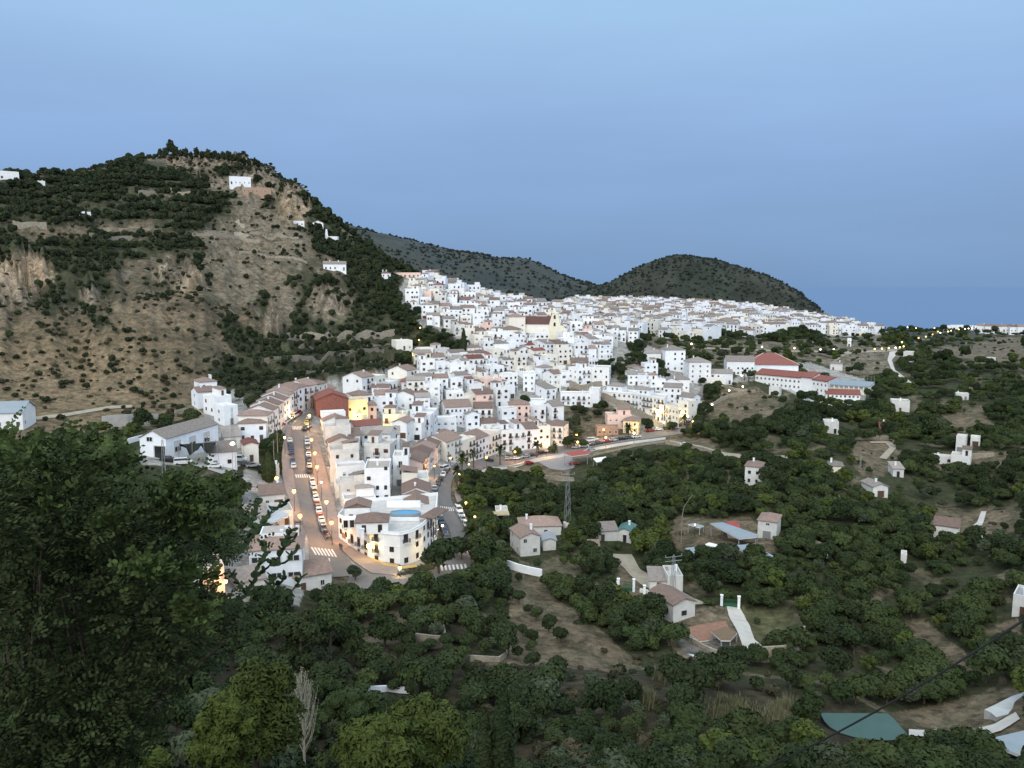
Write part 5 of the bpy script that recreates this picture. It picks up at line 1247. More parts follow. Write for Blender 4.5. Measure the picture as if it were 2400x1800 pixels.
def f_valley(x, y, z, px, py, gx, gy):
    r = np.hypot(x, y); left = inpoly(gx, gy, HILL) | ((px < 980) & (r > 430) & (py < 820))
    town = anyin(px, py, TOWN); clear = anyin(gx, gy, CLEAR); mid = inpoly(gx, gy, MID)
    d = np.full(x.shape, .97); d[clear] = .07; d[mid] = .34; d[town] = 0.0; d[left] = 0
    d[(px > 2120) & (py < 860)] *= .3; d[(px > 1930) & (py < 800)] *= .12
    tph = (z+4*fbm(x/30, y/30, 2, 93))/4.2; d[(tph-np.floor(tph) < .17) & (fbm(x/45, y/45, 2, 94) > .42)] *= .2
    d[(gx < 610) & (gy < 1075)] *= .3
    rough = inpoly(gx, gy, [(1400,1560),(1560,1520),(1800,1565),(1880,1620),(1700,1660),(1450,1650),(1180,1600),(1120,1570)]); d[rough] = .5
    d[(gx > 1900) & (fbm(x/28, y/28, 3, 90) > .60)] = .22
    d[(py < 1050) & (gx > 1650) & (fbm(x/30, y/30, 3, 91) > .585)] = .18
    d[(r > 520) & (px > 980) & (px < 1500)] = 0
    n = fbm(x/22, y/22, 3, 50); q = TR.random(len(x)); k = np.where(q < .82, 0, np.where(q < .93, 1, np.where(q < .97, 2, 3)))
    k = np.where((n > .64) & (q < .45), 3, k); k = np.where((n < .40) & (q < .6), 1, k)
    low = (py > 1430) & (gx < 1560); k = np.where(low, np.where(q < .55, 1, np.where(q < .8, 0, np.where(q < .9, 2, 6))), k)
    s = (.45+.75*TR.random(len(x))**1.4)*np.clip(1.0+(r-300)/900, 1, 1.4)*(.75+.5*fbm(x/15, y/15, 2, 60)); s = np.where(low & (r < 150), s*.9, s)
    k = np.where(rough, np.where(q < .55, 6, np.where(q < .8, 5, k)), k); k = np.where(clear & (q < .5), 6, k); s = np.where(clear, s*.55, s)
    return d, k, s
scatter(3.75, 92, 480, -.62, .66, 3, f_valley)
scatter(6.0, 480, 1250, -.1, .66, 4, f_valley)
def f_near(x, y, z, px, py, gx, gy):
    q = TR.random(len(x)); return np.where((px > 420), .9, .5), np.where(q < .35, 1, np.where(q < .5, 0, np.where(q < .6, 2, np.where(q < .85, 5, 6)))), np.where(q < .6, TR.uniform(.35, .7, len(x)), TR.uniform(.6, 1.3, len(x)))
scatter(3.0, 62, 96, -.62, .66, 8, f_near)
def f_left(x, y, z, px, py, gx, gy):
    r = np.hypot(x, y); left = inpoly(gx, gy, HILL) | ((px < 1000) & (r > 430) & (py < 820)); green = anyin(gx, gy, GREEN) & left; tb = tanblob(gx, gy) > .3
    cl = cliffness(px, py) > .4; town = anyin(px, py, [TOWN[0], TOWN[2]])
    d = np.where(green, .95, .05); d = np.where(tb, .03, d); d = np.where(cl, .05, d); d = np.where(left & ~town, d, 0)
    d = np.where(green & (fbm(x/18, y/18, 3, 33) > .62), .45, d); d = np.where((py < 396) & (px > 335) & (px < 640), 0, d)
    q = TR.random(len(x)); k = np.where(green, np.where(q < .85, 4, 5), 5); s = np.where(green, TR.uniform(.6, 1.15, len(x)), TR.uniform(.7, 1.6, len(x)))*np.clip(r/560, .75, 1.2)
    return d, k, s
scatter(4.6, 300, 860, -.66, -.04, 5, f_left)
def f_leftdry(x, y, z, px, py, gx, gy):
    r = np.hypot(x, y); left = inpoly(gx, gy, HILL) | ((px < 1000) & (r > 430) & (py < 820)); green = anyin(gx, gy, GREEN); town = anyin(px, py, [TOWN[0], TOWN[2]])
    n = fbm(x/20, y/20, 3, 44); d = np.where(left & ~green & ~town, np.clip((n-.38)*3.0, .05, .85), 0); d = np.where(tanblob(gx, gy) > .3, .06, d); d = np.where((px < 520) & (py > 740), d*.45, d)
    q = TR.random(len(x)); ph = z/7-np.floor(z/7); line = (py < 620) & (ph > .55) & (gx < 700); d = np.where(line & (d > 0), np.maximum(d, .62*(fbm(x/25, y/25, 2, 88) > .45)), d); k = np.where(q < .42, 5, np.where((q < .58) & (n > .5), 4, 6)); k = np.where(line & (q < .7), 4, k); s_ = TR.uniform(.35, 1.15, len(x)); return d, k, np.where(k == 4, s_*.62, s_)
scatter(3.4, 290, 800, -.66, -.06, 6, f_leftdry)
# gardens inside the town edge
for gp in ([(985,795),(1010,770),(1060,790),(1110,815),(1095,850),(1010,858),(975,880),(965,845)],[(1475,818),(1500,812),(1540,850),(1560,885),(1600,900),(1560,915),(1480,905),(1430,895),(1400,868),(1430,850),(1470,850)],[(1620,915),(1640,900),(1690,905),(1690,925),(1640,945)],
           [(1640,960),(1660,925),(1690,905),(1680,940),(1660,985),(1640,1010),(1620,1010)],[(1310,930),(1400,940),(1500,990),(1560,1010),(1400,1030),(1330,1020)],
           [(560,1050),(700,1350),(560,1440),(470,1400)],[(900,700),(965,690),(985,750),(950,800)],[(590,1050),(650,1040),(660,1130),(600,1120)]):
    def f_g(x, y, z, px, py, gx, gy, gp=gp):
        q = TR.random(len(x)); i = inpoly(px, py, gp); return np.where(i, .8 if gp[0][0] not in (1310,560) else .3, 0), np.where(q < .6, 1, np.where(q < .85, 0, 2)), TR.uniform(.7, 1.15, len(x))
    scatter(4.6, 180, 640, -.5, .4, 9+int(gp[0][0]) % 13, f_g)
KS = [K_AVO, K_DARK, K_OLIVE, K_YEL, K_HILL, K_SHRUB, K_DRY]
CAR = [(0,1050),(60,1015),(130,1010),(230,1040),(300,1085),(340,1120),(370,1150),(470,1130),(540,1150),(585,1200),(600,1260),(590,1330),(480,1330),(430,1340),(500,1400),(620,1440),(640,1500),(560,1560),(470,1540),(420,1640),(300,1800),(0,1800)]
print('spots', len(spots))
sp = np.array([(a[0],a[1],a[2],a[3],a[4],a[5],a[6]) for a in spots]); 
size = sp[:,4]/np.hypot(sp[:,1], sp[:,2]); hid = inpoly(sp[:,5], sp[:,6]-30, CAR) | (sp[:,5] < -20) | (sp[:,5] > 2420) | (sp[:,6] > 1850)
isT = sp[:,0] < 5
ordT = [i for i in np.argsort(-size) if isT[i] and not hid[i]][:285]
ordS = [i for i in np.argsort(-size) if not isT[i] and not hid[i]][:150]
# spread a few single trees over the far slopes as well
ind = set(ordT) | set(ordS)
LAB = {0:('round dark green avocado tree','tree'),1:('dark dense-crowned tree','tree'),2:('grey-green olive tree','tree'),3:('bright yellow-green tree','tree'),4:('dark green hillside tree','tree'),5:('low dark shrub','shrub'),6:('dry brownish shrub','shrub')}
rr_ = random.Random(3)
def add_ind(i):
    k = int(sp[i,0]); s = sp[i,4]; adj = '' 
    o = tree(KS[k], (sp[i,1],sp[i,2],sp[i,3]-.1), s, rr_.uniform(0,6.28), None, LAB[k][1], 'trees of the groves' if k < 4 else ('hillside trees' if k == 4 else 'shrubs on the open slopes'), rr_.randrange(3), rr_.uniform(.75, 1.35))
    o['_d'] = ('small ' if s < .72 else 'tall ' if s > 1.05 else '')+LAB[k][0]
for i in sorted(ind): add_ind(i)
for k in (4,):      # make sure each far kind has some single members
    if not any(int(sp[i,0]) == k for i in ind):
        for i in [j for j in np.argsort(-size) if int(sp[j,0]) == k and not hid[j]][:12]: ind.add(i); add_ind(i)
# everything else: masses of foliage, scattered by geometry nodes
def mass(name, P, protos, label, cat):
    """P: rows x,y,z,scale,rot,index"""
    P = np.asarray(P, np.float32); me = D.meshes.new(name); me.vertices.add(len(P)); me.vertices.foreach_set('co', P[:,:3].ravel())
    for nm, c in (('s', 3), ('rot', 4)):
        at = me.attributes.new(nm, 'FLOAT', 'POINT'); at.data.foreach_set('value', P[:,c].copy())
    at = me.attributes.new('sz', 'FLOAT', 'POINT'); at.data.foreach_set('value', (P[:,3]*(.72+.62*np.modf(np.abs(P[:,4])*97.3)[0])).astype(np.float32))
    at = me.attributes.new('idx', 'INT', 'POINT'); at.data.foreach_set('value', P[:,5].astype(np.int32))
    o = ob(name, me); ng = D.node_groups.new(name+'_nodes', 'GeometryNodeTree')
    ng.interface.new_socket('Geometry', in_out='INPUT', socket_type='NodeSocketGeometry'); ng.interface.new_socket('Geometry', in_out='OUTPUT', socket_type='NodeSocketGeometry')
    N = ng.nodes; L = ng.links; gi = N.new('NodeGroupInput'); go = N.new('NodeGroupOutput'); ip = N.new('GeometryNodeInstanceOnPoints'); ip.inputs['Pick Instance'].default_value = True
    j = N.new('GeometryNodeJoinGeometry')
    for pr in reversed(protos):
        oi = N.new('GeometryNodeObjectInfo'); oi.inputs['Object'].default_value = pr; oi.inputs['As Instance'].default_value = True; L.new(oi.outputs['Geometry'], j.inputs[0])
    def att(nm, t):
        a = N.new('GeometryNodeInputNamedAttribute'); a.data_type = t; a.inputs['Name'].default_value = nm; return a.outputs['Attribute']
    L.new(gi.outputs[0], ip.inputs['Points']); L.new(j.outputs[0], ip.inputs['Instance']); L.new(att('idx', 'INT'), ip.inputs['Instance Index'])
    cx = N.new('ShaderNodeCombineXYZ'); L.new(att('rot', 'FLOAT'), cx.inputs[2]); L.new(cx.outputs[0], ip.inputs['Rotation'])
    cs = N.new('ShaderNodeCombineXYZ'); sv = att('s', 'FLOAT')
    for t in range(2): L.new(sv, cs.inputs[t])
    L.new(att('sz', 'FLOAT'), cs.inputs[2])
    L.new(cs.outputs[0], ip.inputs['Scale']); L.new(ip.outputs[0], go.inputs[0])
    md = o.modifiers.new('scatter', 'NODES'); md.node_group = ng
    tag(o, label, cat, kind='stuff'); return o
def protos_of(k):
    out = []
    for me in k.crowns:
        for o in D.objects:
            if o.data is me: out.append(o); break
    return out
rest = [i for i in range(len(sp)) if i not in ind]
for nm, ks, label, cat in (('avocado_grove', (0,1,2,3), 'avocado groves and garden trees filling the valley', 'grove'), ('hillside_woodland', (4,), 'green woodland cover on the big hill', 'woodland'), ('hillside_scrub', (5,6), 'low scrub dotted over the dry slopes', 'scrub')):
    pr = []; off = {}
    for k in ks: off[k] = len(pr); pr += protos_of(KS[k])
    rows = [(sp[i,1], sp[i,2], sp[i,3]-.1, sp[i,4], TR.uniform(0, 6.28), off[int(sp[i,0])]+int(TR.integers(0, max(1, len(protos_of(KS[int(sp[i,0])])) if False else len(KS[int(sp[i,0])].crowns))))) for i in rest if int(sp[i,0]) in ks]
    if rows: mass(nm, rows, pr, label, cat)
# far hills: a few single trees on the crests, the rest as a wood
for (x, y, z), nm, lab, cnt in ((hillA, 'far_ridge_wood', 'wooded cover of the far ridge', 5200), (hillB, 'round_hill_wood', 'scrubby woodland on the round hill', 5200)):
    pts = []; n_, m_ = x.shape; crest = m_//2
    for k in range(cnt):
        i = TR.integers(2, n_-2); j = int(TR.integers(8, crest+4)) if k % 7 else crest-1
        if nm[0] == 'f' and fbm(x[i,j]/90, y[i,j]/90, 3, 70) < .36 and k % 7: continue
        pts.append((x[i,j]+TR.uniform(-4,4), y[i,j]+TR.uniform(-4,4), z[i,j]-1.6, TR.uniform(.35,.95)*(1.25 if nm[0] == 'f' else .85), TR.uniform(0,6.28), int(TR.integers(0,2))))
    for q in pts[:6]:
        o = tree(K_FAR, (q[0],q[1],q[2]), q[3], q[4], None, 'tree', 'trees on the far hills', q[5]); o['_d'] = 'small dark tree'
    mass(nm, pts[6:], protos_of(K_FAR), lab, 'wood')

# summit pines along the top of the big hill
K_SUM = mk('summit_pine', L_HILL, (2.2,2.2,3.4), 4.0, 10, 420, .5, 1.5, .18, 2)
n = 0
for px, s in [(362,.7),(375,.9),(388,1.0),(402,1.75),(412,1.2),(424,.9),(436,1.05),(448,.8),(462,1.15),(474,.9),(488,1.1),(500,1.0),(512,.9),(524,1.1),(536,1.2),(548,1.0),(560,1.15),(572,.9),(584,.8),(598,.95),(606,.75)]:
    top = np.interp(px, [266,358,477,540,608,651], [400,362,370,378,388,410])
    p = hit(px, top+7); p = p+Vector((0,0,-.5))
    o = tree(K_SUM, p, s*1.15, n*1.3, None, 'tree', 'row of trees on the hill summit', n, 1.1); o['_d'] = 'dark pine on the flat summit of the big hill'; n += 1
# cypresses
def cypress_mesh(name, seed, h=10, r=1.2, n=1500, leaf=.22):
    rng = np.random.default_rng(seed); t = rng.random(n)**.8; rad = r*np.sin(np.clip(t*.93+.07, 0, 1)*math.pi)**.55*(1-.45*t); a = rng.uniform(0, 2*math.pi, n); rad *= rng.uniform(.82, 1.1, n)
    C = np.stack([rad*np.cos(a), rad*np.sin(a), t*h], 1); Nn = np.stack([np.cos(a), np.sin(a), np.full(n, .5)], 1)+rng.normal(size=(n,3))*.4; Nn /= np.linalg.norm(Nn, axis=1)[:,None]
    V, Q = leafset(C, Nn, leaf*rng.uniform(.7,1.3,n), rng, 4, 1.5); b = MB(); zs = [0,.1,.3,.55,.8,.97]
    b.tube([(0,0,z*h) for z in zs], [max(.05, r*.8*math.sin(min(1, z*.93+.07)*math.pi)**.55*(1-.45*z)) for z in zs], 8)
    me = D.meshes.new(name); off = len(V); me.from_pydata(V.tolist()+b.v, [], [tuple(q) for q in Q.tolist()]+[tuple(i+off for i in f) for f in b.f]); me.materials.append(L_DARK); me.update(); return me
CYP = cypress_mesh('crown', 3); CYPW = cypress_mesh('crown', 5, 8, 2.4, 2600, .26)
cyt = MB(); cyt.tube([(0,0,-1),(0,0,1.2)], .18, 6); CYT = cyt.mesh('trunk', BARK)
for px, pb, pt, me, lab in [(1087,835,770,CYP,'tall dark cypress among the white houses below the church'),(893,690,640,CYP,'tall cypress on the slope left of the town tongue'),(884,690,655,CYP,'shorter cypress beside the taller one on the slope'),
        (630,1128,1058,CYPW,'broad cypress at the foot of the curved terrace'),(650,1110,1062,CYPW,'second broad cypress, nearer the left street'),(1602,708,686,CYP,'dark cypress on the ridge under the round hill'),(1135,1850,1660,CYP,'dark cypress at the bottom edge, left of the pair'),(1178,1850,1608,CYP,'taller dark cypress at the bottom edge, right of the pair'),
        (1806,726,702,CYP,'dark cypress at the right foot of the round hill'),(448,432,405,CYP,'cypress left of the hill villa'),(466,430,400,CYP,'cypress in the clump left of the hill villa'),(545,405,388,CYP,'slim cypress above the hill villa'),(1625,1000,905,CYPW,'bushy dark tree beside the climbing street') if False else (1560,880,905,CYP,'')]:
    if not lab: continue
    p = hit(px, pb); q = at_r(px, pt, math.hypot(p.x, p.y)); h = q.z-p.z
    o = thing('cypress', p, 0, lab, 'tree'); s = h/(10 if me is CYP else 8); o.scale = (max(s,.5), max(s,.5), s) if me is CYP else (s*.9, s*.9, s); ob('crown', me, o); ob('trunk', CYT, o)

# palms
def palm_mesh(seed, m):
    rng = random.Random(seed); b = MB()
    for k in range(34):
        a = rng.uniform(0, 6.283); el = rng.uniform(-.5, 1.25); L_ = rng.uniform(2.3, 3.1); prev = None; d = Vector((math.cos(a), math.sin(a), 0)); s = Vector((-d.y, d.x, 0))
        pts = []
        for t in range(6):
            u = t/5; pts.append(d*(L_*u*math.cos(el)*.95+.05)+Vector((0,0,L_*(math.sin(el)*u-.62*u*u*math.cos(el)))))
        w = [.10,.34,.42,.38,.26,.05]
        vs = []
        for q, ww in zip(pts, w): vs += [q-s*ww+Vector((0,0,-.14*ww/.4)), q, q+s*ww+Vector((0,0,-.14*ww/.4))]
        b.add(vs, [(3*t,3*t+1,3*t+4,3*t+3) for t in range(5)]+[(3*t+1,3*t+2,3*t+5,3*t+4) for t in range(5)])
    return b.mesh('fronds', m)
PALM = [palm_mesh(1, L_AVO), palm_mesh(2, L_OLIVE)]
pt_ = MB(); pt_.tube([(0,0,-.5),(0,0,2),(0,0,4.4)],[.34,.26,.30],8); PTR = pt_.mesh('trunk', BARK)
n = 0
for px, pb, pc, s in [(1083,1108,1072,1.1),(1110,1098,1062,1.0),(1172,1090,1052,1.1),(1258,1072,1042,1.1),(1106,1275,1245,1.35),(1128,1290,1255,1.1),(1473,1024,1002,1.0),(1604,998,978,1.0),(1440,986,966,.9),(1072,1140,1102,1.05),(1745,892,872,1.1),(1755,893,874,1.0),(1300,1062,1045,.9)]:
    p = hit(px, pb); q = at_r(px, pc, math.hypot(p.x, p.y)); h = max(2.5, q.z-p.z)
    o = thing('palm_tree', p, n, None, 'palm tree', 'palm trees along the streets', auto=True); o['_d'] = 'palm tree with drooping fronds'
    t = ob('trunk', PTR, o); t.scale = (1,1,h/4.3); c = ob('fronds', PALM[n % 2], o, (0,0,h)); c.scale = (s,s,s); n += 1
# street trees
for px, pb, s, k, lab in [(1085,1165,1.0,K_YEL,'lamp-lit yellowish tree on the right kerb, uppermost'),(1098,1205,1.15,K_YEL,'lamp-lit yellowish tree on the right kerb, second from the top'),(1120,1240,1.2,K_YEL,'lamp-lit yellowish tree on the right kerb, below the zebra crossing'),
      (1140,1278,1.0,K_YEL,'lamp-lit yellowish tree above the big street palm'),(1330,1052,1.1,K_DARK,'round dark tree beside the left orange lamp of the palm street'),(1366,1050,1.0,K_AVO,'round tree right of the orange lamps on the palm street'),
      (1212,1070,.9,K_YEL,'lamp-lit shrubby tree in front of the palm-street row'),(1295,1062,.8,K_AVO,'small round tree in front of the balconied corner house'),(1575,1010,1.1,K_AVO,'round tree where the climbing street begins'),(1520,1010,1.1,K_DARK,'dark tree by the kerb below the arcaded building'),
      (1082,1312,1.15,K_DARK,'dark round tree at the foot of the right street'),(1028,1345,1.6,K_DARK,'dark tree covering the lower zebra crossing corner'),(1415,965,1.1,K_DARK,'dark tree on the hillside left of the pink villa'),(1232,950,1.0,K_DARK,'round dark tree in the white garden terrace'),
      (520,950,1.25,K_DARK,'bushy tree in front of the white cluster under the slope'),(505,965,1.0,K_HILL,'lower bushy tree in front of the white cluster'),(833,1360,.8,K_OLIVE,'small flat-topped tree in the middle of the junction'),(990,795,.7,K_DARK,'dark shrub by the stepped lane at the town edge')]:
    p = hit(px, pb); tree(k, p, s, px, lab)
for i, (px, pb) in enumerate([(1170,1390),(1192,1402),(1216,1416),(1238,1440),(1256,1454),(1286,1482),(1226,1490),(1246,1510),(1314,1508),(1214,1544),(1246,1566),(1304,1590),(1216,1365)]):
    p = hit(px, pb); o = tree(K_DARK, p, .42+.12*((i*7) % 3), i, None, 'bush', 'young trees on the bare field', i); o['_d'] = 'young round bush on the bare plot'
# araucaria beside the palm street
p = hit(1345,1048); o = thing('araucaria_tree', p, 0, 'tall tiered conifer in front of the open hillside', 'tree')
b = MB(); rr2 = random.Random(4)
for t in range(9):
    z = 2.2+t*1.35; L_ = 3.4*(1-t/10.5)
    for k in range(8):
        a = k*math.pi/4+t*.3; d = Vector((math.cos(a), math.sin(a), 0)); s = Vector((-d.y, d.x, 0))
        b.add([d*.1+Vector((0,0,z)), d*L_*.6+s*.5+Vector((0,0,z-.1)), d*L_+Vector((0,0,z+.35)), d*L_*.6-s*.5+Vector((0,0,z-.1)), d*L_*.55+Vector((0,0,z+.35))], [(0,1,4),(1,2,4),(2,3,4),(3,0,4)])
b.build('crown', L_DARK, o); b = MB(); b.tube([(0,0,-1),(0,0,14.5)],[.3,.06],6); b.build('trunk', BARK, o)
# ------------------------------------------------------------------ vehicles
def carmesh(kind):
    """body, glass, tyre meshes of one car kind; the car points along +x, 0 at its middle"""
    if kind == 'hatch': Lb, Wd, prof, cab = 3.9, 1.68, [(-1.95,.35),(-1.95,.80),(-1.80,.92),(1.05,.92),(1.75,.78),(1.95,.60),(1.95,.35)], [(-1.80,.92),(-1.45,1.42),(.15,1.46),(1.05,.92)]
    elif kind == 'sedan': Lb, Wd, prof, cab = 4.4, 1.75, [(-2.2,.35),(-2.2,.78),(-2.05,.92),(1.2,.90),(2.0,.76),(2.2,.58),(2.2,.35)], [(-1.55,.92),(-1.0,1.38),(.25,1.42),(1.15,.90)]
    else: Lb, Wd, prof, cab = 4.9, 1.9, [(-2.45,.35),(-2.45,1.1),(-2.42,1.15),(1.7,1.15),(2.3,.95),(2.45,.7),(2.45,.35)], [(-2.42,1.15),(-2.35,1.95),(1.0,1.98),(1.75,1.15)]
    b = MB(); h = Wd/2
    def ext(P, hw, tw, m):
        n = len(P); zmax = max(z for x, z in P); zmin = min(z for x, z in P)
        f = lambda z: hw-(hw-tw)*(z-zmin)/(zmax-zmin)
        v = [(x,-f(z),z) for x,z in P]+[(x,f(z),z) for x,z in P]
        b.add(v, [tuple(range(n))[::-1], tuple(range(n,2*n))]+[(i,(i+1)%n,(i+1)%n+n,i+n) for i in range(n)], m)
    ext(prof, h, h*.97, 0); ext(cab, h*.93, h*.76, 0); body = b
    g = MB(); C = cab; 
    def lerp(a, c, t): return (a[0]+(c[0]-a[0])*t, a[1]+(c[1]-a[1])*t)
    for s in (-1, 1):
        z0 = C[0][1]; z1 = C[1][1]; hw = h*.93; tw = h*.76
        def P3(x, z): return (x, s*(hw-(hw-tw)*(z-z0)/(z1-z0)+.012), z)
        a0 = lerp(C[0],C[1],.15); a1 = lerp(C[0],C[1],.88); c0 = lerp(C[3],C[2],.15); c1 = lerp(C[3],C[2],.88)
        q = [P3(a0[0]+.1,a0[1]),P3(c0[0]-.12,c0[1]),P3(c1[0]-.1,c1[1]),P3(a1[0]+.1,a1[1])]
        g.add(q, [(0,1,2,3) if s < 0 else (3,2,1,0)])
    for A, B, sg in ((C[3],C[2],1),(C[0],C[1],-1)):
        a = lerp(A,B,.1); c = lerp(A,B,.92); ya, yc = h*.82, h*.68; e = .015*sg
        q = [(a[0]+e,-ya,a[1]+.01),(a[0]+e,ya,a[1]+.01),(c[0]+e,yc,c[1]+.01),(c[0]+e,-yc,c[1]+.01)]; g.add(q, [(0,1,2,3) if sg > 0 else (3,2,1,0)])
    w = MB(); n = 12; r = .32
    w.add([(r*math.cos(2*math.pi*i/n),-.1,r*math.sin(2*math.pi*i/n)) for i in range(n)]+[(r*math.cos(2*math.pi*i/n),.1,r*math.sin(2*math.pi*i/n)) for i in range(n)], [tuple(range(n)),tuple(range(2*n-1,n-1,-1))]+[(i,i+n,(i+1)%n+n,(i+1)%n) for i in range(n)])
    return body, g.mesh('windows', GLASS), w.mesh('wheel', mat('tyre', (.02,.02,.02), .9, .1, 1)), Lb, h
CK = {k: carmesh(k) for k in ('hatch','sedan','van')}
HEADL = MB(); HEADL.box(-.02,.03,-.16,.16,-.08,.08); HEADL = HEADL.mesh('headlight', FRAMEM)
PAINT = {'white':(.62,.62,.62),'silver':(.33,.34,.35),'dark grey':(.07,.075,.08),'black':(.02,.02,.022),'red':(.30,.03,.025),'blue':(.03,.05,.10),'yellow':(.50,.42,.10)}
CARB = {}
def car(p, rz, colour, kind='hatch', label=None, group='parked cars', name=None):
    body, g, w, Lb, h = CK[kind]
    if (kind, colour) not in CARB: CARB[(kind, colour)] = body.mesh('body', mat(colour.replace(' ', '_')+'_car_paint', PAINT[colour], .35, .03, 1, spec=.5))
    o = thing(name or ('parked_van' if kind == 'van' else 'parked_car'), (p.x, p.y, p.z), rz, label, 'van' if kind == 'van' else 'car', group, auto=label is None)
    ob('body', CARB[(kind, colour)], o); ob('windows', g, o)
    for x in (-Lb*.31, Lb*.32):
        for y in (-h+.08, h-.08): ob('wheel', w, o, (x,y,.32))
    for y in (-h*.7, h*.7): ob('headlight', HEADL, o, (Lb/2, y, .66 if kind != 'van' else .8))
    o['_d'] = f'{colour} parked '+('van' if kind == 'van' else 'car'); return o
VR = random.Random(9)
def carrow(A, B, n, where, lift=.2, cols=None, perp=False, skip=.0, group='parked cars'):
    a, b = hit(*A), hit(*B); d = b-a; rz = math.atan2(d.y, d.x)
    c = cols or VR.choices(['white','silver','dark grey','black','red','blue'], [.24,.22,.22,.18,.07,.07], k=n)
    ords = ['first','second','third','fourth','fifth','sixth','seventh','eighth','ninth','tenth','eleventh','twelfth','thirteenth','fourteenth','fifteenth','sixteenth','seventeenth','eighteenth']
    for k in range(n):
        if VR.random() < skip: continue
        p = a.lerp(b, (k+.5)/n); p.z = gz(p.x, p.y)+lift; kd = VR.choices(['hatch','sedan','van'], [.55,.33,.12])[0]
        o = car(p, rz+(math.pi/2 if perp else 0)+VR.uniform(-.03,.03)+(math.pi if VR.random() < .3 else 0), c[k], kd, f"{c[k]} {'van' if kd == 'van' else 'car'} {where}, {ords[k]}", group)
carrow((760,1250),(731,1128), 12, 'on the left street, right kerb below the zebra crossing', group='cars parked along the left street')
carrow((727,1112),(719,1030), 9, 'on the left street, right kerb above the zebra crossing', group='cars parked along the left street')
carrow((712,1015),(727,978), 3, 'at the top right of the left street', cols=['black','yellow','silver'], group='cars parked along the left street')
carrow((690,1112),(679,1032), 8, 'on the left kerb of the left street', group='cars parked along the left street', skip=.15)
carrow((655,1003),(702,972), 6, 'by the terrace at the street head', cols=['red','white','silver','silver','white','red'], group='cars parked along the left street')
carrow((1009,1172),(1052,1098), 7, 'on the left kerb of the right street above the zebra', group='cars parked along the right street')
carrow((1059,1300),(1026,1205), 7, 'on the left kerb of the right street below the zebra', group='cars parked along the right street')
carrow((1072,1196),(1094,1240), 4, 'on the right kerb of the right street', group='cars parked along the right street')
carrow((1180,1078),(1300,1058), 6, 'at the palm street kerb, left part', cols=['silver','white','silver','dark grey','black','white'], group='cars parked along the palm street')
carrow((1340,1053),(1500,1026), 9, 'at the palm street kerb, right part', group='cars parked along the palm street')
carrow((1515,1013),(1590,1004), 4, 'where the palm street meets the climbing street', cols=['red','white','dark grey','white'], group='cars parked along the palm street')
carrow((1375,1038),(1400,1031), 2, 'in the lay-by under the orange lamps', cols=['white','white'], group='cars parked along the palm street')
carrow((1628,990),(1652,925), 8, 'up the climbing street, right side', group='cars parked along the climbing street')
carrow((1610,1000),(1632,945), 6, 'up the climbing street, left side', group='cars parked along the climbing street')
for px, py, rz, c, k, lab in [(1147,1082,.15,'black','hatch','black car with red tail lights driving on the palm street'),(1043,1103,1.1,'white','van','white van at the bend of the right street'),
        (430,1090,.3,'white','van','white off-road car beside the camouflage net'),(560,1083,.1,'white','van','white van in front of the small cream house'),(575,1092,.5,'dark grey','sedan','grey car in the yard, left of the two on the corner'),(592,1096,.6,'silver','sedan','silver car in the yard, at its corner'),
        (395,1082,.1,'black','sedan','black car under the warehouse wall'),(505,1098,.3,'white','sedan','white car beside the camouflage net posts'),(722,1004,1.5,'white','hatch','white car beside the upper zebra crossing'),
        (1240,1088,.3,'red','hatch','red car left on the pale plaza'),(1345,1090,.2,'red','sedan','dark red car beside the filling station'),(1605,1045,.1,'white','sedan','white car on the lane below the climbing street'),(1490,1048,.0,'white','van','white van by the lane retaining wall') if False else (1385,1056,.2,'silver','hatch','silver car under the filling station roof')]:
    p = hit(px, py); p.z += .2; car(p, rz, c, k, lab, None, name='car' if 'driving' in lab else None)
# motorbikes in a row at the street mouth
def bike():
    b = MB(); n = 10
    for x in (-.65,.65):
        for i in range(n):
            a0, a1 = 2*math.pi*i/n, 2*math.pi*(i+1)/n
            b.add([(x+.3*math.cos(a),y,.3+.3*math.sin(a)) for a in (a0,a1) for y in (-.06,.06)]+[(x+.2*math.cos(a),y,.3+.2*math.sin(a)) for a in (a0,a1) for y in (-.06,.06)], [(0,1,3,2),(0,2,6,4),(1,5,7,3)], 0)
    b.tube([(-.65,0,.35),(-.3,0,.75),(.35,0,.8),(.65,0,.35)],[.07,.16,.15,.06],6,1); b.tube([(.4,-.3,1.02),(.45,0,1.0),(.4,.3,1.02)],.03,5,0); b.box(-.6,.1,-.13,.13,.78,.88,0)
    return b
BK = bike(); BKM = [BK.mesh('body', [DARK, mat(c.replace(' ','_')+'_bike_paint', PAINT[c], .35, .03, 1)]) for c in ('black','red','silver','blue')]
a, b_ = hit(757,1244), hit(771,1268)
for k in range(8):
    p = a.lerp(b_, k/7); o = thing('motorbike', (p.x, p.y, gz(p.x,p.y)+.2), .4+VR.uniform(-.1,.1), f"{['black','red','silver','blue'][k%4]} motorbike in the rank at the street mouth, {['first','second','third','fourth','fifth','sixth','seventh','last'][k]} from its upper end", 'motorbike', 'motorbikes parked in a rank')
    ob('body', BKM[k % 4], o)
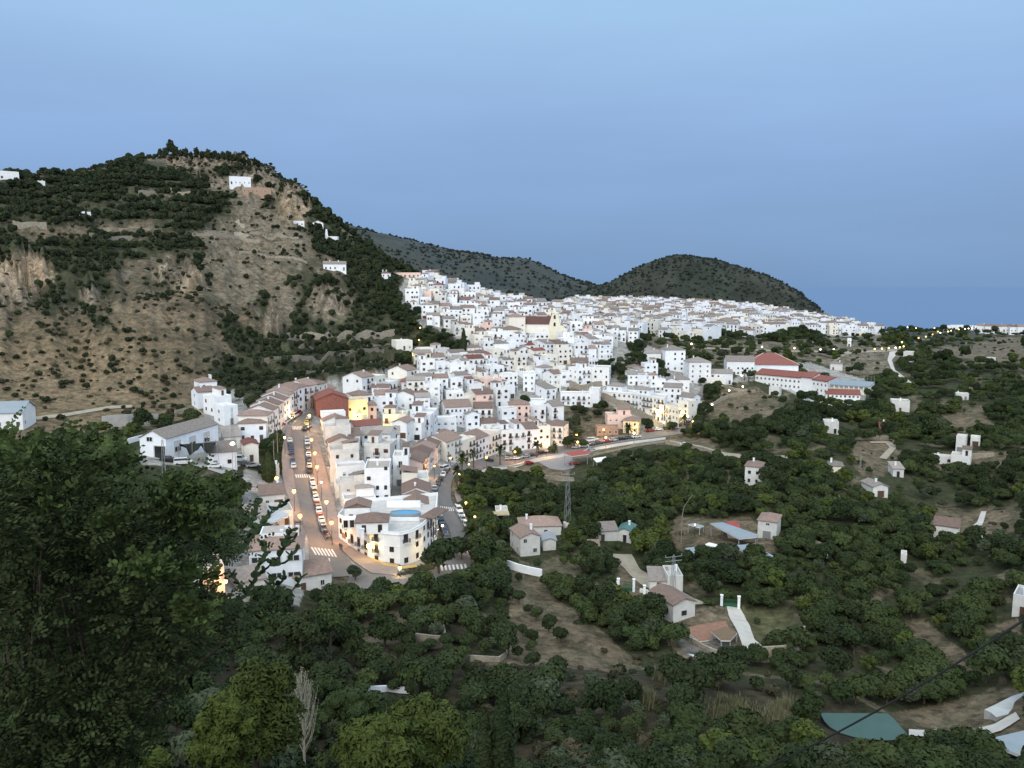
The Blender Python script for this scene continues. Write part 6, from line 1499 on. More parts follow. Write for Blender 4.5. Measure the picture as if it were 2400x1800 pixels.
# people at the junction
def person(px, py, top, legs, lab):
    p = hit(px, py); p.z += .36; o = thing('person', p, facing(p), lab, 'person')
    J = [(0,0,.98),(0,0,1.25),(0,0,1.45),(0,0,1.55),(0,-.02,1.68),(.10,0,.92),(.12,-.12,.5),(.12,.02,.06),(.12,-.14,.03),(-.10,0,.92),(-.12,.10,.5),(-.12,.16,.08),(-.12,.02,.04),(.21,0,1.42),(.27,.02,1.14),(.25,-.12,.9),(-.21,0,1.42),(-.27,-.02,1.14),(-.25,.06,.88)]
    E = [(0,1),(1,2),(2,3),(3,4),(0,5),(5,6),(6,7),(7,8),(0,9),(9,10),(10,11),(11,12),(2,13),(13,14),(14,15),(2,16),(16,17),(17,18)]
    Rr = [.14,.15,.12,.055,.105,.10,.07,.045,.04,.10,.07,.045,.04,.065,.045,.03,.065,.045,.03]
    me = D.meshes.new('body'); me.from_pydata(J, E, []); me.materials.append(top); bo = ob('body', me, o)
    md = bo.modifiers.new('skin', 'SKIN'); 
    for v, r in zip(me.skin_vertices[0].data if me.skin_vertices else [], Rr): v.radius = (r, r)
    if not me.skin_vertices:
        bo.modifiers.remove(md); bo.data = None or me
    else:
        me.skin_vertices[0].data[0].use_root = True; bo.modifiers.new('sub', 'SUBSURF').levels = 1
    b = MB(); b.ball((0,.02,1.70), .11, n=8, k=5, sz=1.1); b.build('hair', WOOD, o)
    return o
try:
    person(797,1292,mat('dark_clothes', (.02,.02,.025)),None,'person in dark clothes on the pavement before the corner building')
    person(801,1294,mat('grey_clothes', (.06,.06,.07)),None,'second person walking beside the first on the pavement')
except Exception as e: print('person', e)

# ------------------------------------------------------------------ lamps
ORANGE = mat('orange_lamp', (1,.5,.15), emit=((1,.50,.14), 4.2)); YELLOW = mat('yellow_lamp', (1,.8,.3), emit=((1,.72,.22), 4.0)); WLAMP = mat('white_lamp', (1,1,.9), emit=((1,.88,.62), 5))
LIGHTS = {}
def lampd(col, pw, rad=.15):
    k = (col, pw)
    if k not in LIGHTS:
        l = D.lights.new('bulb', 'POINT'); l.color = {'o':(1,.50,.18),'y':(1,.68,.22),'w':(1,.83,.52)}[col]; l.energy = pw; l.shadow_soft_size = rad; LIGHTS[k] = l
    return LIGHTS[k]
def lampmesh(col, H, R):
    b = MB(); b.tube([(0,0,-.5),(0,0,H*.5),(0,0,H-.25)],[.09,.07,.05],6); b.box(-.3,.3,-.3,.3,H+R*1.05,H+R*1.05+.12)
    g = MB(); g.ball((0,0,H), R, n=10, k=6); return b.mesh('pole', DARK), g.mesh('lantern', {'o':ORANGE,'y':YELLOW,'w':WLAMP}[col])
LM = {}
def lamp(px, py, col, pw, R=.32, H=6.0, label=None, group='street lamps'):
    p = hit(px, py, lift=H); k = (col, H, R)
    if k not in LM: LM[k] = lampmesh(col, H, R)
    o = thing('street_lamp', p, 0, label, 'street lamp', group, auto=label is None); ob('pole', LM[k][0], o); ob('lantern', LM[k][1], o)
    o['_d'] = {'o':'lit orange','y':'lit yellow','w':'lit white'}[col]+' street lamp'
    if pw:
        l = D.objects.new('bulb', lampd(col, pw)); COL.objects.link(l); l.parent = o; l.location = (0,0,H-R-.3)
    return o
for x, y in [(730,1031),(738,1062),(743,1094),(765,1176),(777,1225)]: lamp(x, y, 'o', 2400, .5)
lamp(753,1130,'w',700,.34)
for x, y in [(648,1121),(689,1151),(703,1209),(725,974)]: lamp(x, y, 'o', 2200, .54)
lamp(667,1025,'w',700,.36); lamp(545,1041,'w',3600,.75,6.5)
for x, y, c, w in [(1002,1119,'o',1600),(1018,1092,'o',1600),(1038,1038,'o',2600),(1056,1073,'o',1500),(1099,1088,'y',250),(1077,1111,'y',250),(1092,1178,'y',500),(1113,1211,'y',100),(1122,1263,'o',700),(1037,1232,'w',500),(1010,1282,'y',900)]: lamp(x, y, c, w, .34, 4.5)
for x, y, c, w in [(1351,1018,'o',1800),(1415,1007,'o',1800),(1420,1025,'y',900),(1354,1036,'y',500),(1492,998,'y',800),(1556,989,'y',1500),(1624,988,'o',1500),(1281,1047,'o',1800),(1207,1059,'o',1800),(1486,1015,'w',600),(1140,1072,'o',600)]: lamp(x, y, c, w, .5, 5)
for x, y, c, w in [(1637,929,'o',1200),(1622,958,'o',1500),(1653,915,'o',900),(1612,975,'w',500),(1678,905,'w',1500),(1741,906,'w',500),(1709,915,'w',0),(1738,880,'w',500),(1669,948,'w',0),(1598,965,'y',1500)]: lamp(x, y, c, w, .5, 4.5)
for x, y, c in [(1621,806,'w'),(1786,813,'w'),(1862,816,'y'),(1923,819,'w'),(1954,819,'w'),(2050,818,'y'),(2067,817,'y'),(2083,816,'y'),(2099,815,'w'),(2109,814,'y'),(2118,812,'y'),(2114,802,'w'),(2153,792,'o'),(2170,789,'y'),(2186,784,'o'),(2204,780,'w'),(2198,777,'y'),(2222,777,'w'),(2229,775,'y'),(2190,769,'o'),(2147,769,'y'),(2127,767,'w'),(2247,772,'y'),(2262,771,'w'),(2270,770,'w'),(2279,769,'y')]:
    lamp(x, y, c, 0, .62, 6, group='far lamps on the road to the coast')
lamp(968,829,'o',900,.4,5); lamp(982,797,'o',900,.4,5); lamp(985,768,'y',700,.4,5)
lamp(1629,1229,'w',120,.22,4,'white lamp on a post beside the green-roofed hut',None)
lamp(937,1331,'y',500,.42,2.2,'bright yellow lamp on the yellow kerb below the corner building',None)
# wall lamps that light facades
def wlamp(px, py, h, col, pw, R, lab):
    p = hit(px, py); d = Vector((-p.x,-p.y,0)).normalized(); o = thing('wall_lamp', p+d*1.2+Vector((0,0,h)), 0, lab, 'wall lamp', None)
    b = MB(); b.tube([(0,0,-R-.1),(0,0,R+.2),(-d.x*1.2,-d.y*1.2,R+.2)], .05, 5); b.build('bracket', DARK, o); g = MB(); g.ball((0,0,0), R, n=10, k=6); g.build('lantern', {'o':ORANGE,'y':YELLOW,'w':WLAMP}[col], o)
    l = D.objects.new('bulb', lampd(col, pw)); COL.objects.link(l); l.parent = o; l.location = (d.x*1.0, d.y*1.0, -.3)
wlamp(864,1309,3.6,'y',650,.5,'bright wall lamp on the left front of the corner building')
wlamp(842,986,2.6,'y',2400,.5,'bright lamp on the yellow house front')
wlamp(918,1012,2.4,'y',2400,.3,'lamp hidden at the foot of the cream house')
wlamp(680,985,3.4,'y',3200,.4,'warm lamp on the curved terrace front')
wlamp(638,1020,3.0,'o',900,.3,'orange lamp at the near end of the curved terrace')
wlamp(530,1400,3.4,'o',700,.4,'orange lamp on the house front seen through the leaves')
wlamp(1543,985,5.0,'y',2600,.4,'warm lamp on the wall of the arcaded building')
wlamp(1278,1048,2.6,'o',900,.3,'orange lamp on the peach house')
wlamp(1325,815,6.0,'y',2600,.5,'floodlight on the church front')
for px, py, c in [(1298,1500,'x')]: pass
# coloured far lamps among the ridge houses
for x, y, c in [(1372,727,'o'),(1848,732,'o'),(1820,735,'y'),(1560,752,'o'),(1905,765,'w'),(2070,762,'w')]: lamp(x, y, c, 1200, .7, 6)

# ------------------------------------------------------------------ walls, gates, poles, pylons
def wallstrip(name, pts, h, m, label, cat='wall', t=.4, cap=None, sub=3.0):
    P = [hit(*p) for p in pts]; Q = []
    for a, b in zip(P[:-1], P[1:]):
        n = max(1, int((b-a).length/sub))
        for k in range(n): Q.append(a.lerp(b, k/n))
    Q.append(P[-1]); c = sum((q for q in Q), Vector())/len(Q); c.z = min(q.z for q in Q); V = []; Fc = []
    for i, q in enumerate(Q):
        d = (Q[min(i+1, len(Q)-1)]-Q[max(i-1, 0)]); d.z = 0; d.normalize(); nn = Vector((-d.y, d.x, 0))*t/2; z = gz(q.x, q.y); hh = h*(1+.12*math.sin(i*1.7))if m in (STONE, STONED) else h
        for s, zz in ((-1,z-1.5),(-1,z+hh),(1,z+hh),(1,z-1.5)): V.append((q.x+s*nn.x-c.x, q.y+s*nn.y-c.y, zz-c.z))
    for i in range(len(Q)-1):
        for k in range(3): Fc.append((4*i+k, 4*i+4+k, 4*i+5+k, 4*i+1+k))
    Fc += [(0,1,2,3), tuple(4*(len(Q)-1)+k for k in (3,2,1,0))]
    b = MB(); b.add(V, Fc); o = b.build(name, m, None, c); tag(o, label, cat); return o
for pts, h, m, lab in [
 ([(668,797),(700,800),(760,797),(800,795),(860,790),(925,784)],3.2,STONE,'pale dry-stone terrace wall across the green slope above the street'),
 ([(620,848),(700,842),(800,835),(900,826)],1.6,STONED,'dark terrace wall in the ravine, middle one of three'),
 ([(640,880),(720,876),(820,862),(900,848)],1.5,STONED,'dark terrace wall in the ravine, lowest of three'),
 ([(700,822),(800,815),(940,806)],1.4,STONED,'dark terrace wall in the ravine, uppermost of three'),
 ([(325,457),(390,452),(455,459)],3.0,STONE,'tan terrace wall under the villa hill'),
 ([(445,556),(500,551),(560,562),(610,572)],2.2,STONE,'terrace wall at the foot of the tan fields'),
 ([(560,594),(640,606),(720,618)],1.4,STONE,'low wall edging the brown field on the hill'),
 ([(30,531),(70,532),(110,536)],3.2,STONE,'short tan wall at the far left of the hill'),
 ([(210,556),(280,560),(345,556)],2.0,STONE,'long low tan wall left of the hill track'),
 ([(585,548),(650,550),(700,560)],1.6,STONE,'low wall right of the hill track'),
 ([(240,1005),(300,1000),(372,998)],4.2,CONC,'concrete retaining wall behind the warehouse'),
 ([(410,975),(455,965),(480,985),(492,1005)],2.0,STONE,'curved earth-coloured wall on the slope behind the warehouse'),
 ([(1188,1330),(1270,1352)],2.0,WHITE,'white garden wall below the gabled cottage'),
 ([(1189,1476),(1188,1510),(1186,1540),(1170,1551),(1100,1550)],1.0,STONE,'pale curved field wall around the dark trees'),
 ([(1034,1455),(1042,1490),(1050,1540)],1.0,STONE,'narrow field wall left of the dark trees'),
 ([(975,1512),(1010,1520),(1045,1518)],2.2,STONED,'broken rock wall at the end of the field'),
 ([(860,1622),(910,1620),(960,1625)],.9,WHITE,'thin white wall in the dark valley'),
 ([(636,1455),(700,1462)],1.8,WARMW,'pale wall below the junction house'),
 ([(1885,1495),(1880,1515),(1868,1535),(1835,1548),(1783,1553)],2.8,STONE,'curved dry-stone wall holding the round lawn'),
 ([(1600,1495),(1650,1520),(1720,1545),(1783,1553)],.8,STONE,'low stone kerb from the cottage to the round lawn'),
 ([(1190,1100),(1240,1114),(1300,1126),(1345,1128)],1.6,STONE,'retaining wall under the pale plaza'),
 ([(1095,1108),(1150,1096),(1240,1084)],.7,STONE,'low parapet along the palm street, left part'),
 ([(1340,1080),(1420,1062),(1500,1045),(1560,1036)],.7,STONE,'low parapet along the palm street, right part'),
 ([(1560,1040),(1620,1050),(1680,1066)],1.5,STONE,'stone wall below the lane right of the palm street'),
 ([(1412,935),(1470,960),(1530,990)],3.4,STONE,'sloping stone wall at the foot of the arcaded building'),
 ([(1285,850),(1290,852)],.5,STONE,'') if False else ([(1335,905),(1360,915),(1410,905)],3.0,STONE,'ochre retaining wall under the terrace-arched house'),
 ([(1262,978),(1310,1005),(1345,1020)],2.2,STONE,'sloping stone wall right of the pale pink house'),
 ([(1690,905),(1720,915),(1760,922)],1.6,STONE,'curved wall on the bare bank below the school'),
 ([(1640,985),(1665,955),(1700,935),(1770,920)],2.0,STONE,'wall along the walk above the bare bank'),
 ([(2180,1082),(2260,1076),(2330,1070)],2.0,STONE,'terrace wall above the right-hand villas'),
 ([(2000,1030),(2060,1030),(2100,1033)],2.2,STONE,'wall above the hairpin of the white lane'),
 ([(1790,893),(1850,915),(1900,945),(1985,965)],1.8,WHITE,'long white wall below the school'),
 ([(300,1040),(335,1030)],1.5,WHITE,'short white wall left of the warehouse'),
 ([(1500,1388),(1560,1405),(1600,1420)],.9,WARMW,'low wall of the cottage drive'),
 ([(1850,1245),(1900,1270),(1940,1285)],1.0,STONE,'overgrown wall right of the cream house'),
]: wallstrip('wall' if m in (WHITE, WARMW, CONC) else 'stone_wall', pts, h, m, lab)
# reservoirs, terraces, sheds
def flatpoly(name, pts, h, m, label, cat, side=None, lift=.0, rim=0, tilt=0):
    opn = name in ('metal_shed','filling_station','canopy','tent','sheet_roof','pergola','tiled_shelter','bus_shelter','roof_sheet','tent_roof')
    P = [hit(*p) for p in pts]; z = sum(p.z for p in P)/len(P)+h; c = sum((p for p in P), Vector())/len(P); c.z = z-h; o = thing(name, c, 0, label, cat)
    n = len(P)
    # corners follow the rays to the flat top
    Q = []
    for p in pts:
        dx, dy, dz = ray(*p); t = z/dz; Q.append((dx*t-c.x, dy*t-c.y, h+tilt*(dy*t-c.y)))
    b = MB(); b.add(Q, [tuple(range(n))]); b.build('top', m, o)
    if opn:
        b = MB(); b.add([(x,y,zz-.03) for x,y,zz in Q]+[(x,y,zz-.35) for x,y,zz in Q], [(i,i+n,(i+1)%n+n,(i+1)%n) for i in range(n)]+[tuple(range(2*n-1,n-1,-1))]); b.build('fascia', GREYW, o)
        for x, y, zz in Q: b = MB(); b.box(x*.95-.12,x*.95+.12,y*.95-.12,y*.95+.12,-2.5,zz-.35); b.build('post', METAL, o)
        if name == 'metal_shed': b = MB(); b.box(-h*.9,h*.9,.6,.9,-2,h-.5); b.build('back_wall', STONED, o)
        return o
    b = MB(); b.add([(x,y,zz-.06) for x,y,zz in Q]+[(x,y,-2.5 if not tilt else zz-.3) for x,y,zz in Q], [(i,i+n,(i+1)%n+n,(i+1)%n) for i in range(n)]); b.build('side', side or CONC, o); return o
flatpoly('covered_reservoir', [(1922,1671),(2081,1672),(2100,1690),(2120,1713),(2134,1733),(2080,1735),(2034,1733),(2000,1727),(1970,1718),(1945,1704),(1932,1690)], 1.8, TEAL, 'teal sheet covering a reservoir with one curved side', 'reservoir', DARK)
flatpoly('roof_sheet', [(2312,1732),(2400,1712),(2500,1700),(2500,1780),(2390,1770),(2360,1758)], 2.4, BLUESHEET, 'grey-blue roof in the bottom right corner', 'roof', DARK)
flatpoly('tarpaulin', [(2307,1663),(2335,1650),(2370,1632),(2420,1615),(2430,1650),(2370,1672),(2335,1681),(2322,1670)], .6, mat('white_sheet', (.42,.44,.44), .8, .15, .4), 'crumpled white sheet on the ground at right above the path', 'sheet', CONC)
flatpoly('brick_terrace', [(1603,1472),(1650,1462),(1700,1455),(1712,1478),(1660,1500),(1640,1502)], .5, mat('terracotta_floor', (.24,.13,.09), .9, .2, 1), 'red tiled terrace in front of the brown-gabled cottage', 'terrace', WARMW)
flatpoly('pergola', [(1668,1480),(1700,1468),(1728,1482),(1712,1500),(1690,1500)], 2.2, mat('cane_roof', (.16,.11,.07), .95, .3, 2), 'brown cane pergola roof below the terrace', 'pergola', WOOD)
flatpoly('tarpaulin', [(1612,1532),(1640,1536),(1648,1541),(1625,1540)], .3, mat('pale_sheet', (.45,.47,.48), .8, .1, .4), 'small white sheet lying on the yard', 'sheet', CONC)
flatpoly('metal_shed', [(1664,1226),(1694,1224),(1778,1253),(1774,1258),(1732,1262)], 3.2, BLUESHEET, 'open shed with long pale metal roof in the valley', 'shed', DARK)
flatpoly('metal_shed', [(1716,1278),(1760,1275),(1812,1302),(1806,1308),(1770,1306)], 2.6, BLUESHEET, 'low shed with pale metal roof below the cream house', 'shed', STONED)
flatpoly('sheet_roof', [(1606,1284),(1626,1282),(1650,1298),(1625,1301)], 1.6, BLUESHEET, 'pale blue sheet roof beside the white lorry', 'roof', DARK)
flatpoly('sheet_roof', [(1612,1228),(1628,1226),(1650,1232),(1640,1236)], 2.2, BLUESHEET, 'small grey sheet roof behind the metal shed yard', 'roof', DARK)
flatpoly('sheet_roof', [(1905,1292),(1940,1290),(1942,1306),(1925,1304)], 2.2, GREYW, 'grey roof patch alone in the groves', 'roof', DARK)
flatpoly('canopy', [(1152,1199),(1192,1197),(1194,1205),(1155,1206)], 3.2, mat('beige_canvas', (.42,.33,.17), .9, .1, 1), 'beige canopy over the hut by the street garden', 'canopy', DARK)
flatpoly('tent_roof', [(455,1470),(500,1420),(520,1440),(530,1475),(490,1480)], 2.8, BLUESHEET, 'grey-blue tent roof below the orange-lit house', 'tent', DARK)
flatpoly('tiled_shelter', [(560,1205),(620,1185),(680,1205),(640,1225)], 3.0, mat('pale_canvas', (.42,.43,.45), .8, .1, 1), 'pale canvas roof left of the left street', 'canopy', DARK)
flatpoly('filling_station', [(1322,1062),(1355,1055),(1388,1057),(1378,1064),(1340,1069)], 4.2, REDAWN, 'filling station canopy with dull red roof', 'canopy', DARK)
flatpoly('bus_shelter', [(1390,1074),(1420,1070),(1426,1078),(1398,1083)], 2.6, WHITE, 'white flat roof next to the filling station', 'roof', GREYW)
# camouflage net on poles
p = hit(466,1090); o = thing('net_canopy', p, facing(p), 'dark green net sagging over a steel frame beside the warehouse', 'net')
b = MB(); n = 12; V = []
for i in range(n+1):
    for j in range(n+1):
        u, v = i/n, j/n; sag = -(math.sin(u*math.pi*2)**2)*1.8*(1-v)-.9*math.sin(v*math.pi); V.append(((u-.5)*9.5, v*5, 6.6-1.2*v+sag*.8-2.2*(1-v)*(abs(u-.35) < .18)-1.7*(1-v)*(abs(u-.8) < .14)))
b.add(V, [(i*(n+1)+j, (i+1)*(n+1)+j, (i+1)*(n+1)+j+1, i*(n+1)+j+1) for i in range(n) for j in range(n)]); b.build('net', mat('net_cloth', (.018,.022,.018), .95, .3, 2), o)
for x in (-4.8,-1.5,1.5,4.8):
    for y in (0,5): b = MB(); b.tube([(x*1.15,y*1.2-.4,-.5),(x,y,7.0-1.2*y/5)], .06, 5); b.build('post', METAL, o)
# gates
def gate(px, py, w, lab, h=1.7, ph=2.6):
    p = hit(px, py); o = thing('gate', p, facing(p)+.05, lab, 'gate'); W_ = w*mpp(p)
    for s in (-1,1):
        b = MB(); b.box(s*W_/2-.28,s*W_/2+.28,-.28,.28,-.5,ph); b.box(s*W_/2-.36,s*W_/2+.36,-.36,.36,ph,ph+.15); b.build('gate_post', WHITE, o)
    b = MB(); b.box(-W_/2+.3,W_/2-.3,-.04,.04,.15,.9)
    for k in range(18): x = -W_/2+.4+k*(W_-.8)/17; b.box(x,x+.05,-.03,.03,.9,h)
    b.box(-W_/2+.3,W_/2-.3,-.04,.04,h,h+.08); b.build('gate_leaf', GREENP, o)
gate(1711,1423,39,'green gate between two white posts at the head of the pale path'); gate(1467,1386,36,'dark green gate between white posts left of the plain block house',2.4,3.0)
for k, (px, py) in enumerate([(1448,1385),(1510,1395),(1529,1404),(1548,1412)]):
    p = hit(px, py); b = MB(); b.box(-.28,.28,-.28,.28,-.5,2.3); b.box(-.36,.36,-.36,.36,2.3,2.45); o = b.build('gate_post', WHITE, None, p); tag(o, ['white post left of the dark green gate','white post on the drive wall, first of three','white post on the drive wall, middle of three','white post on the drive wall, nearest the cottage'][k], 'post')
# lattice pylons
def pylon(px, pb, pt, w0, lab, arms=True, base=False):
    p = hit(px, pb); q = at_r(px, pt, math.hypot(p.x, p.y)); h = q.z-p.z; o = thing('pylon', p, .3, lab, 'pylon'); b = MB(); c = [(-1,-1),(1,-1),(1,1),(-1,1)]
    for x, y in c: b.tube([(x*w0,y*w0,-.5),(x*w0*.35,y*w0*.35,h)], .05, 4)
    n = max(4, int(h/1.6))
    for i in range(n):
        z0, z1 = h*i/n, h*(i+1)/n; a, d = w0*(1-.65*i/n), w0*(1-.65*(i+1)/n)
        for k in range(4):
            x0, y0 = c[k]; x1, y1 = c[(k+1)%4]; b.tube([(x0*a,y0*a,z0),(x1*d,y1*d,z1)] if i % 2 else [(x1*a,y1*a,z0),(x0*d,y0*d,z1)], .03, 3)
    b.build('mast', METAL, o)
    if arms:
        b = MB()
        for z in (h*.97,h*.86): b.tube([(-2.2,0,z),(2.2,0,z)], .06, 4)
        for x in (-2.1,0,2.1): b.tube([(x,0,h*.97),(x,0,h*.97+.6)], .08, 5)
        b.build('cross_arm', METAL, o)
    if base: b = MB(); b.box(-w0*1.2,w0*1.2,-w0*1.2,w0*1.2,-.5,2.2); b.build('plinth', GREYW, o)
pylon(1330,1240,1108,.9,'tall lattice pylon standing in the groves below the plaza',True,True); pylon(1577,1390,1302,.55,'lattice pylon with V-shaped head beside the plain block house')
pylon(385,1120,1030,.45,'lattice mast in front of the warehouse',False); pylon(550,1115,955,.5,'tall lattice mast beside the floodlight',False); pylon(1543,702,668,1.3,'radio mast in front of the round hill',False); pylon(2016,1100,1065,.3,'slim utility pole on the slope by the white lane',False)
p = hit(1596,1275); b = MB(); b.tube([(0,0,-.5),(.1,0,8),(.6,0,11.0)],[.17,.13,.1],6); b.tube([(.6,0,11),(3.0,0,14.6)],[.1,.05],5); o = b.build('utility_pole', POLE, None, p); tag(o, 'tall bent pole rising from the sheds in the valley', 'pole')
for k, (px, pb, pt, lab) in enumerate([(644,1125,1030,'grey pole left of the broad cypress, nearer one'),(652,1090,1010,'grey pole left of the left street, farther one'),(1742,1140,1120,''),(458,1420,1455,'')]):
    if not lab: continue
    p = hit(px, pb); q = at_r(px, pt, math.hypot(p.x, p.y)); b = MB(); b.tube([(0,0,-.5),(0,0,q.z-p.z)],[.16,.10],6); b.box(-.6,.6,-.05,.05,q.z-p.z-.8,q.z-p.z-.68); o = b.build('utility_pole', POLE, None, p); tag(o, lab, 'pole')
# lorry among the sheds
p = hit(1677,1302); o = thing('lorry', p, facing(p)+math.pi-.5, 'small white box lorry parked among the sheds', 'lorry')
b = MB(); b.box(-1.9,2.6,-1.05,1.05,.7,2.8); b.build('box_body', WHITE, o)
b = MB(); b.add([(-3.5,-.95,.4),(-1.95,-.95,.4),(-1.95,-.95,2.1),(-2.9,-.95,2.1),(-3.5,-.95,1.3),(-3.5,.95,.4),(-1.95,.95,.4),(-1.95,.95,2.1),(-2.9,.95,2.1),(-3.5,.95,1.3)],[(0,1,2,3,4),(9,8,7,6,5),(0,4,9,5),(4,3,8,9),(3,2,7,8)]); b.build('cab', WHITE, o)
b = MB(); b.add([(-3.42,-.8,1.42),(-3.42,.8,1.42),(-2.98,.75,2.04),(-2.98,-.75,2.04)],[(0,1,2,3)]); b.build('windscreen', GLASS, o)
for x in (-2.8,1.5):
    for y in (-.95,.95): ob('wheel', CK['van'][2], o, (x,y,.34), 0, (1.1,1,1.1))
# overhead cable, near the viewer
a0 = at_r(2560,1345,11); a1 = at_r(1560,1885,15); pts = []
for k in range(25):
    t = k/24; q = a0.lerp(a1, t); q.z -= .35*4*t*(1-t); pts.append(tuple(q-a0))
b = MB(); b.tube(pts, .016, 6); o = b.build('overhead_cable', DARK, None, a0); tag(o, 'black overhead cable slanting across the lower right corner', 'cable')

# ------------------------------------------------------------------ foreground: carob tree, prickly branches, pines, poplar, reeds
rngF = np.random.default_rng(12)
def sprays(C, Dn, L_, nl, leaf, rng):
    """one rachis per row of C along Dn, nl pairs of rounded leaflets on each"""
    n = len(C); up = rng.normal(size=(n,3))*.5+np.array([0,0,1.0]); S = np.cross(Dn, up); S /= np.linalg.norm(S, axis=1)[:,None]+1e-9; U = np.cross(S, Dn)
    cs, ax, wd, sz = [], [], [], []
    for k in range(nl):
        t = (k+.8)/nl
        for s in (-1, 1):
            lf = leaf*(1-.25*abs(t-.55))*rng.uniform(.8, 1.15, n)
            dirn = S*s*.9+Dn*.45+U*rng.uniform(-.35, .35, (n,1)); dirn /= np.linalg.norm(dirn, axis=1)[:,None]
            cs.append(C+Dn*(L_*t)[:,None]+dirn*lf[:,None]*1.05-U*(.25*L_*t*t)[:,None]); ax.append(dirn); wd.append(np.cross(U+rng.normal(size=(n,3))*.35, dirn)); sz.append(lf)
    cs = np.concatenate(cs); ax = np.concatenate(ax); wd = np.concatenate(wd); wd /= np.linalg.norm(wd, axis=1)[:,None]+1e-9; sz = np.concatenate(sz)[:,None]
    K = 8; V = np.stack([cs+ax*sz*math.cos(2*math.pi*i/K)*1.05+wd*sz*math.sin(2*math.pi*i/K)*.82 for i in range(K)], 1).reshape(-1, 3); return V, np.arange(len(cs)*K).reshape(-1, K)
CAR = [(-60,1085),(60,1050),(130,1045),(230,1075),(290,1112),(330,1150),(360,1185),(450,1175),(505,1192),(535,1230),(545,1280),(530,1310),(470,1322),(420,1335),(470,1400),(540,1440),(570,1490),(510,1545),(435,1545),(380,1640),(270,1800),(200,1850),(-60,1850)]
carob = thing('carob_tree', at_r(150, 2100, 10.5), 0, 'large dark leafy tree filling the lower left foreground', 'tree'); O = np.array(carob.location); O[2] = gz(O[0], O[1]); carob.location.z = O[2]
CC = []; DD = []; tries = 0
HOLES = [(332,1222,26,22),(450,1375,44,24),(535,1345,40,22),(600,1330,30,26)]
while len(CC) < 520:
    px, py = rngF.uniform(-60, 600), rngF.uniform(1030, 1850)
    if not inpoly(px, py, CAR): continue
    if any(((px-hx_)/a)**2+((py-hy)/b)**2 < 2.4 for hx_, hy, a, b in HOLES): continue
    edge = (py-1000)/800; r = rngF.uniform(8.2, 14.5); CC.append((px, py, r, rngF.uniform(.22, .42)))
clump = np.array([tuple(at_r(px, py, r)) for px, py, r, s in CC]); cs_ = np.array([s for *_, s in CC])
nS = 32; idx = np.repeat(np.arange(len(CC)), nS); d = rngF.normal(size=(len(idx),3)); d /= np.linalg.norm(d, axis=1)[:,None]; d[:,2] = np.abs(d[:,2])*.9-.15
d += np.array([0,-.35,0]); d /= np.linalg.norm(d, axis=1)[:,None]
Cn = clump[idx]+d*(cs_[idx]*rngF.uniform(.3, 1, len(idx)))[:,None]
V, Q = sprays(Cn, d, rngF.uniform(.14, .22, len(idx)), 4, .0205, rngF)
me = fastmesh('crown', V-O, Q, L_CAROB, k=8); ob('crown', me, carob)
# pale tufts: light leaf highlights put in as a lighter leaf colour
T = [(at_r(px, py, r), s) for px, py, r, s in [(470,1430-60,8.2,.13),(405,1200,8.6,.22),(60,1120,8.4,.24),(150,1090,8.6,.25),(345,1340,8.0,.17),(360,1365,8.0,.15),(465,1440,8.0,.17),(455,1465,8.0,.14),(120,1190,8.3,.2),(290,1110,8.8,.22),(410,1165,8.8,.2),(520,1180,8.8,.2),(30,1080,8.7,.22),(210,1105,8.6,.25),(270,1240,8.2,.16),(480,1250,8.5,.15),(440,1230,8.5,.18)]]
tc_ = np.array([tuple(t[0]) for t in T]); ts = np.array([t[1] for t in T]); idx = np.repeat(np.arange(len(T)), 26); d = rngF.normal(size=(len(idx),3)); d[:,2] = np.abs(d[:,2])+.2; d[:,1] -= .4; d /= np.linalg.norm(d, axis=1)[:,None]
V, Q = sprays(tc_[idx]+d*(ts[idx]*rngF.uniform(.2, 1, len(idx)))[:,None], d, rngF.uniform(.12, .2, len(idx)), 4, .027, rngF)
ob('highlight_leaves', fastmesh('highlight_leaves', V-O, Q, leafmat('highlight_carob_leaves', (.060,.085,.026), (.060,.085,.026), .35, 3), k=8), carob)
# trunk and boughs
b = MB(); Ov = Vector(O); root = Vector((0,0,-.6)); fork = at_r(170, 1900, 11.5)-Ov
b.tube([root, root.lerp(fork, .5)+Vector((.15,0,0)), fork],[.28,.22,.17],8)
for k in range(0, len(CC), 13):
    q = Vector(clump[k])-Ov; m_ = fork.lerp(q, .5)+Vector((rngF.uniform(-.3,.3),rngF.uniform(-.3,.3),rngF.uniform(-.1,.4))); b.tube([fork, m_, q],[.07,.035,.010],5)
b.build('trunk', BARK, carob)
# shade inside the crown put in as darker leaves: an inner shell further back
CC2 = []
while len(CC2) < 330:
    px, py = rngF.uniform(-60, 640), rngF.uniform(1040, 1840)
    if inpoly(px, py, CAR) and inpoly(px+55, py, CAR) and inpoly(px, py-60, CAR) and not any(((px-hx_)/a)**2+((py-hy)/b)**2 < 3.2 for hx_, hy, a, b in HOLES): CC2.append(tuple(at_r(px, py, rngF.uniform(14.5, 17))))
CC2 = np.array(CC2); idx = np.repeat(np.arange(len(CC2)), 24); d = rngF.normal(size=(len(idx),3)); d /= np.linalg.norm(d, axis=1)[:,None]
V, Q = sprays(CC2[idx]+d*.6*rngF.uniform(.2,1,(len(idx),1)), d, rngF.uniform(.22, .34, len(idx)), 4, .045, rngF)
ob('inner_leaves', fastmesh('inner_leaves', V-O, Q, L_DARK, k=8), carob)

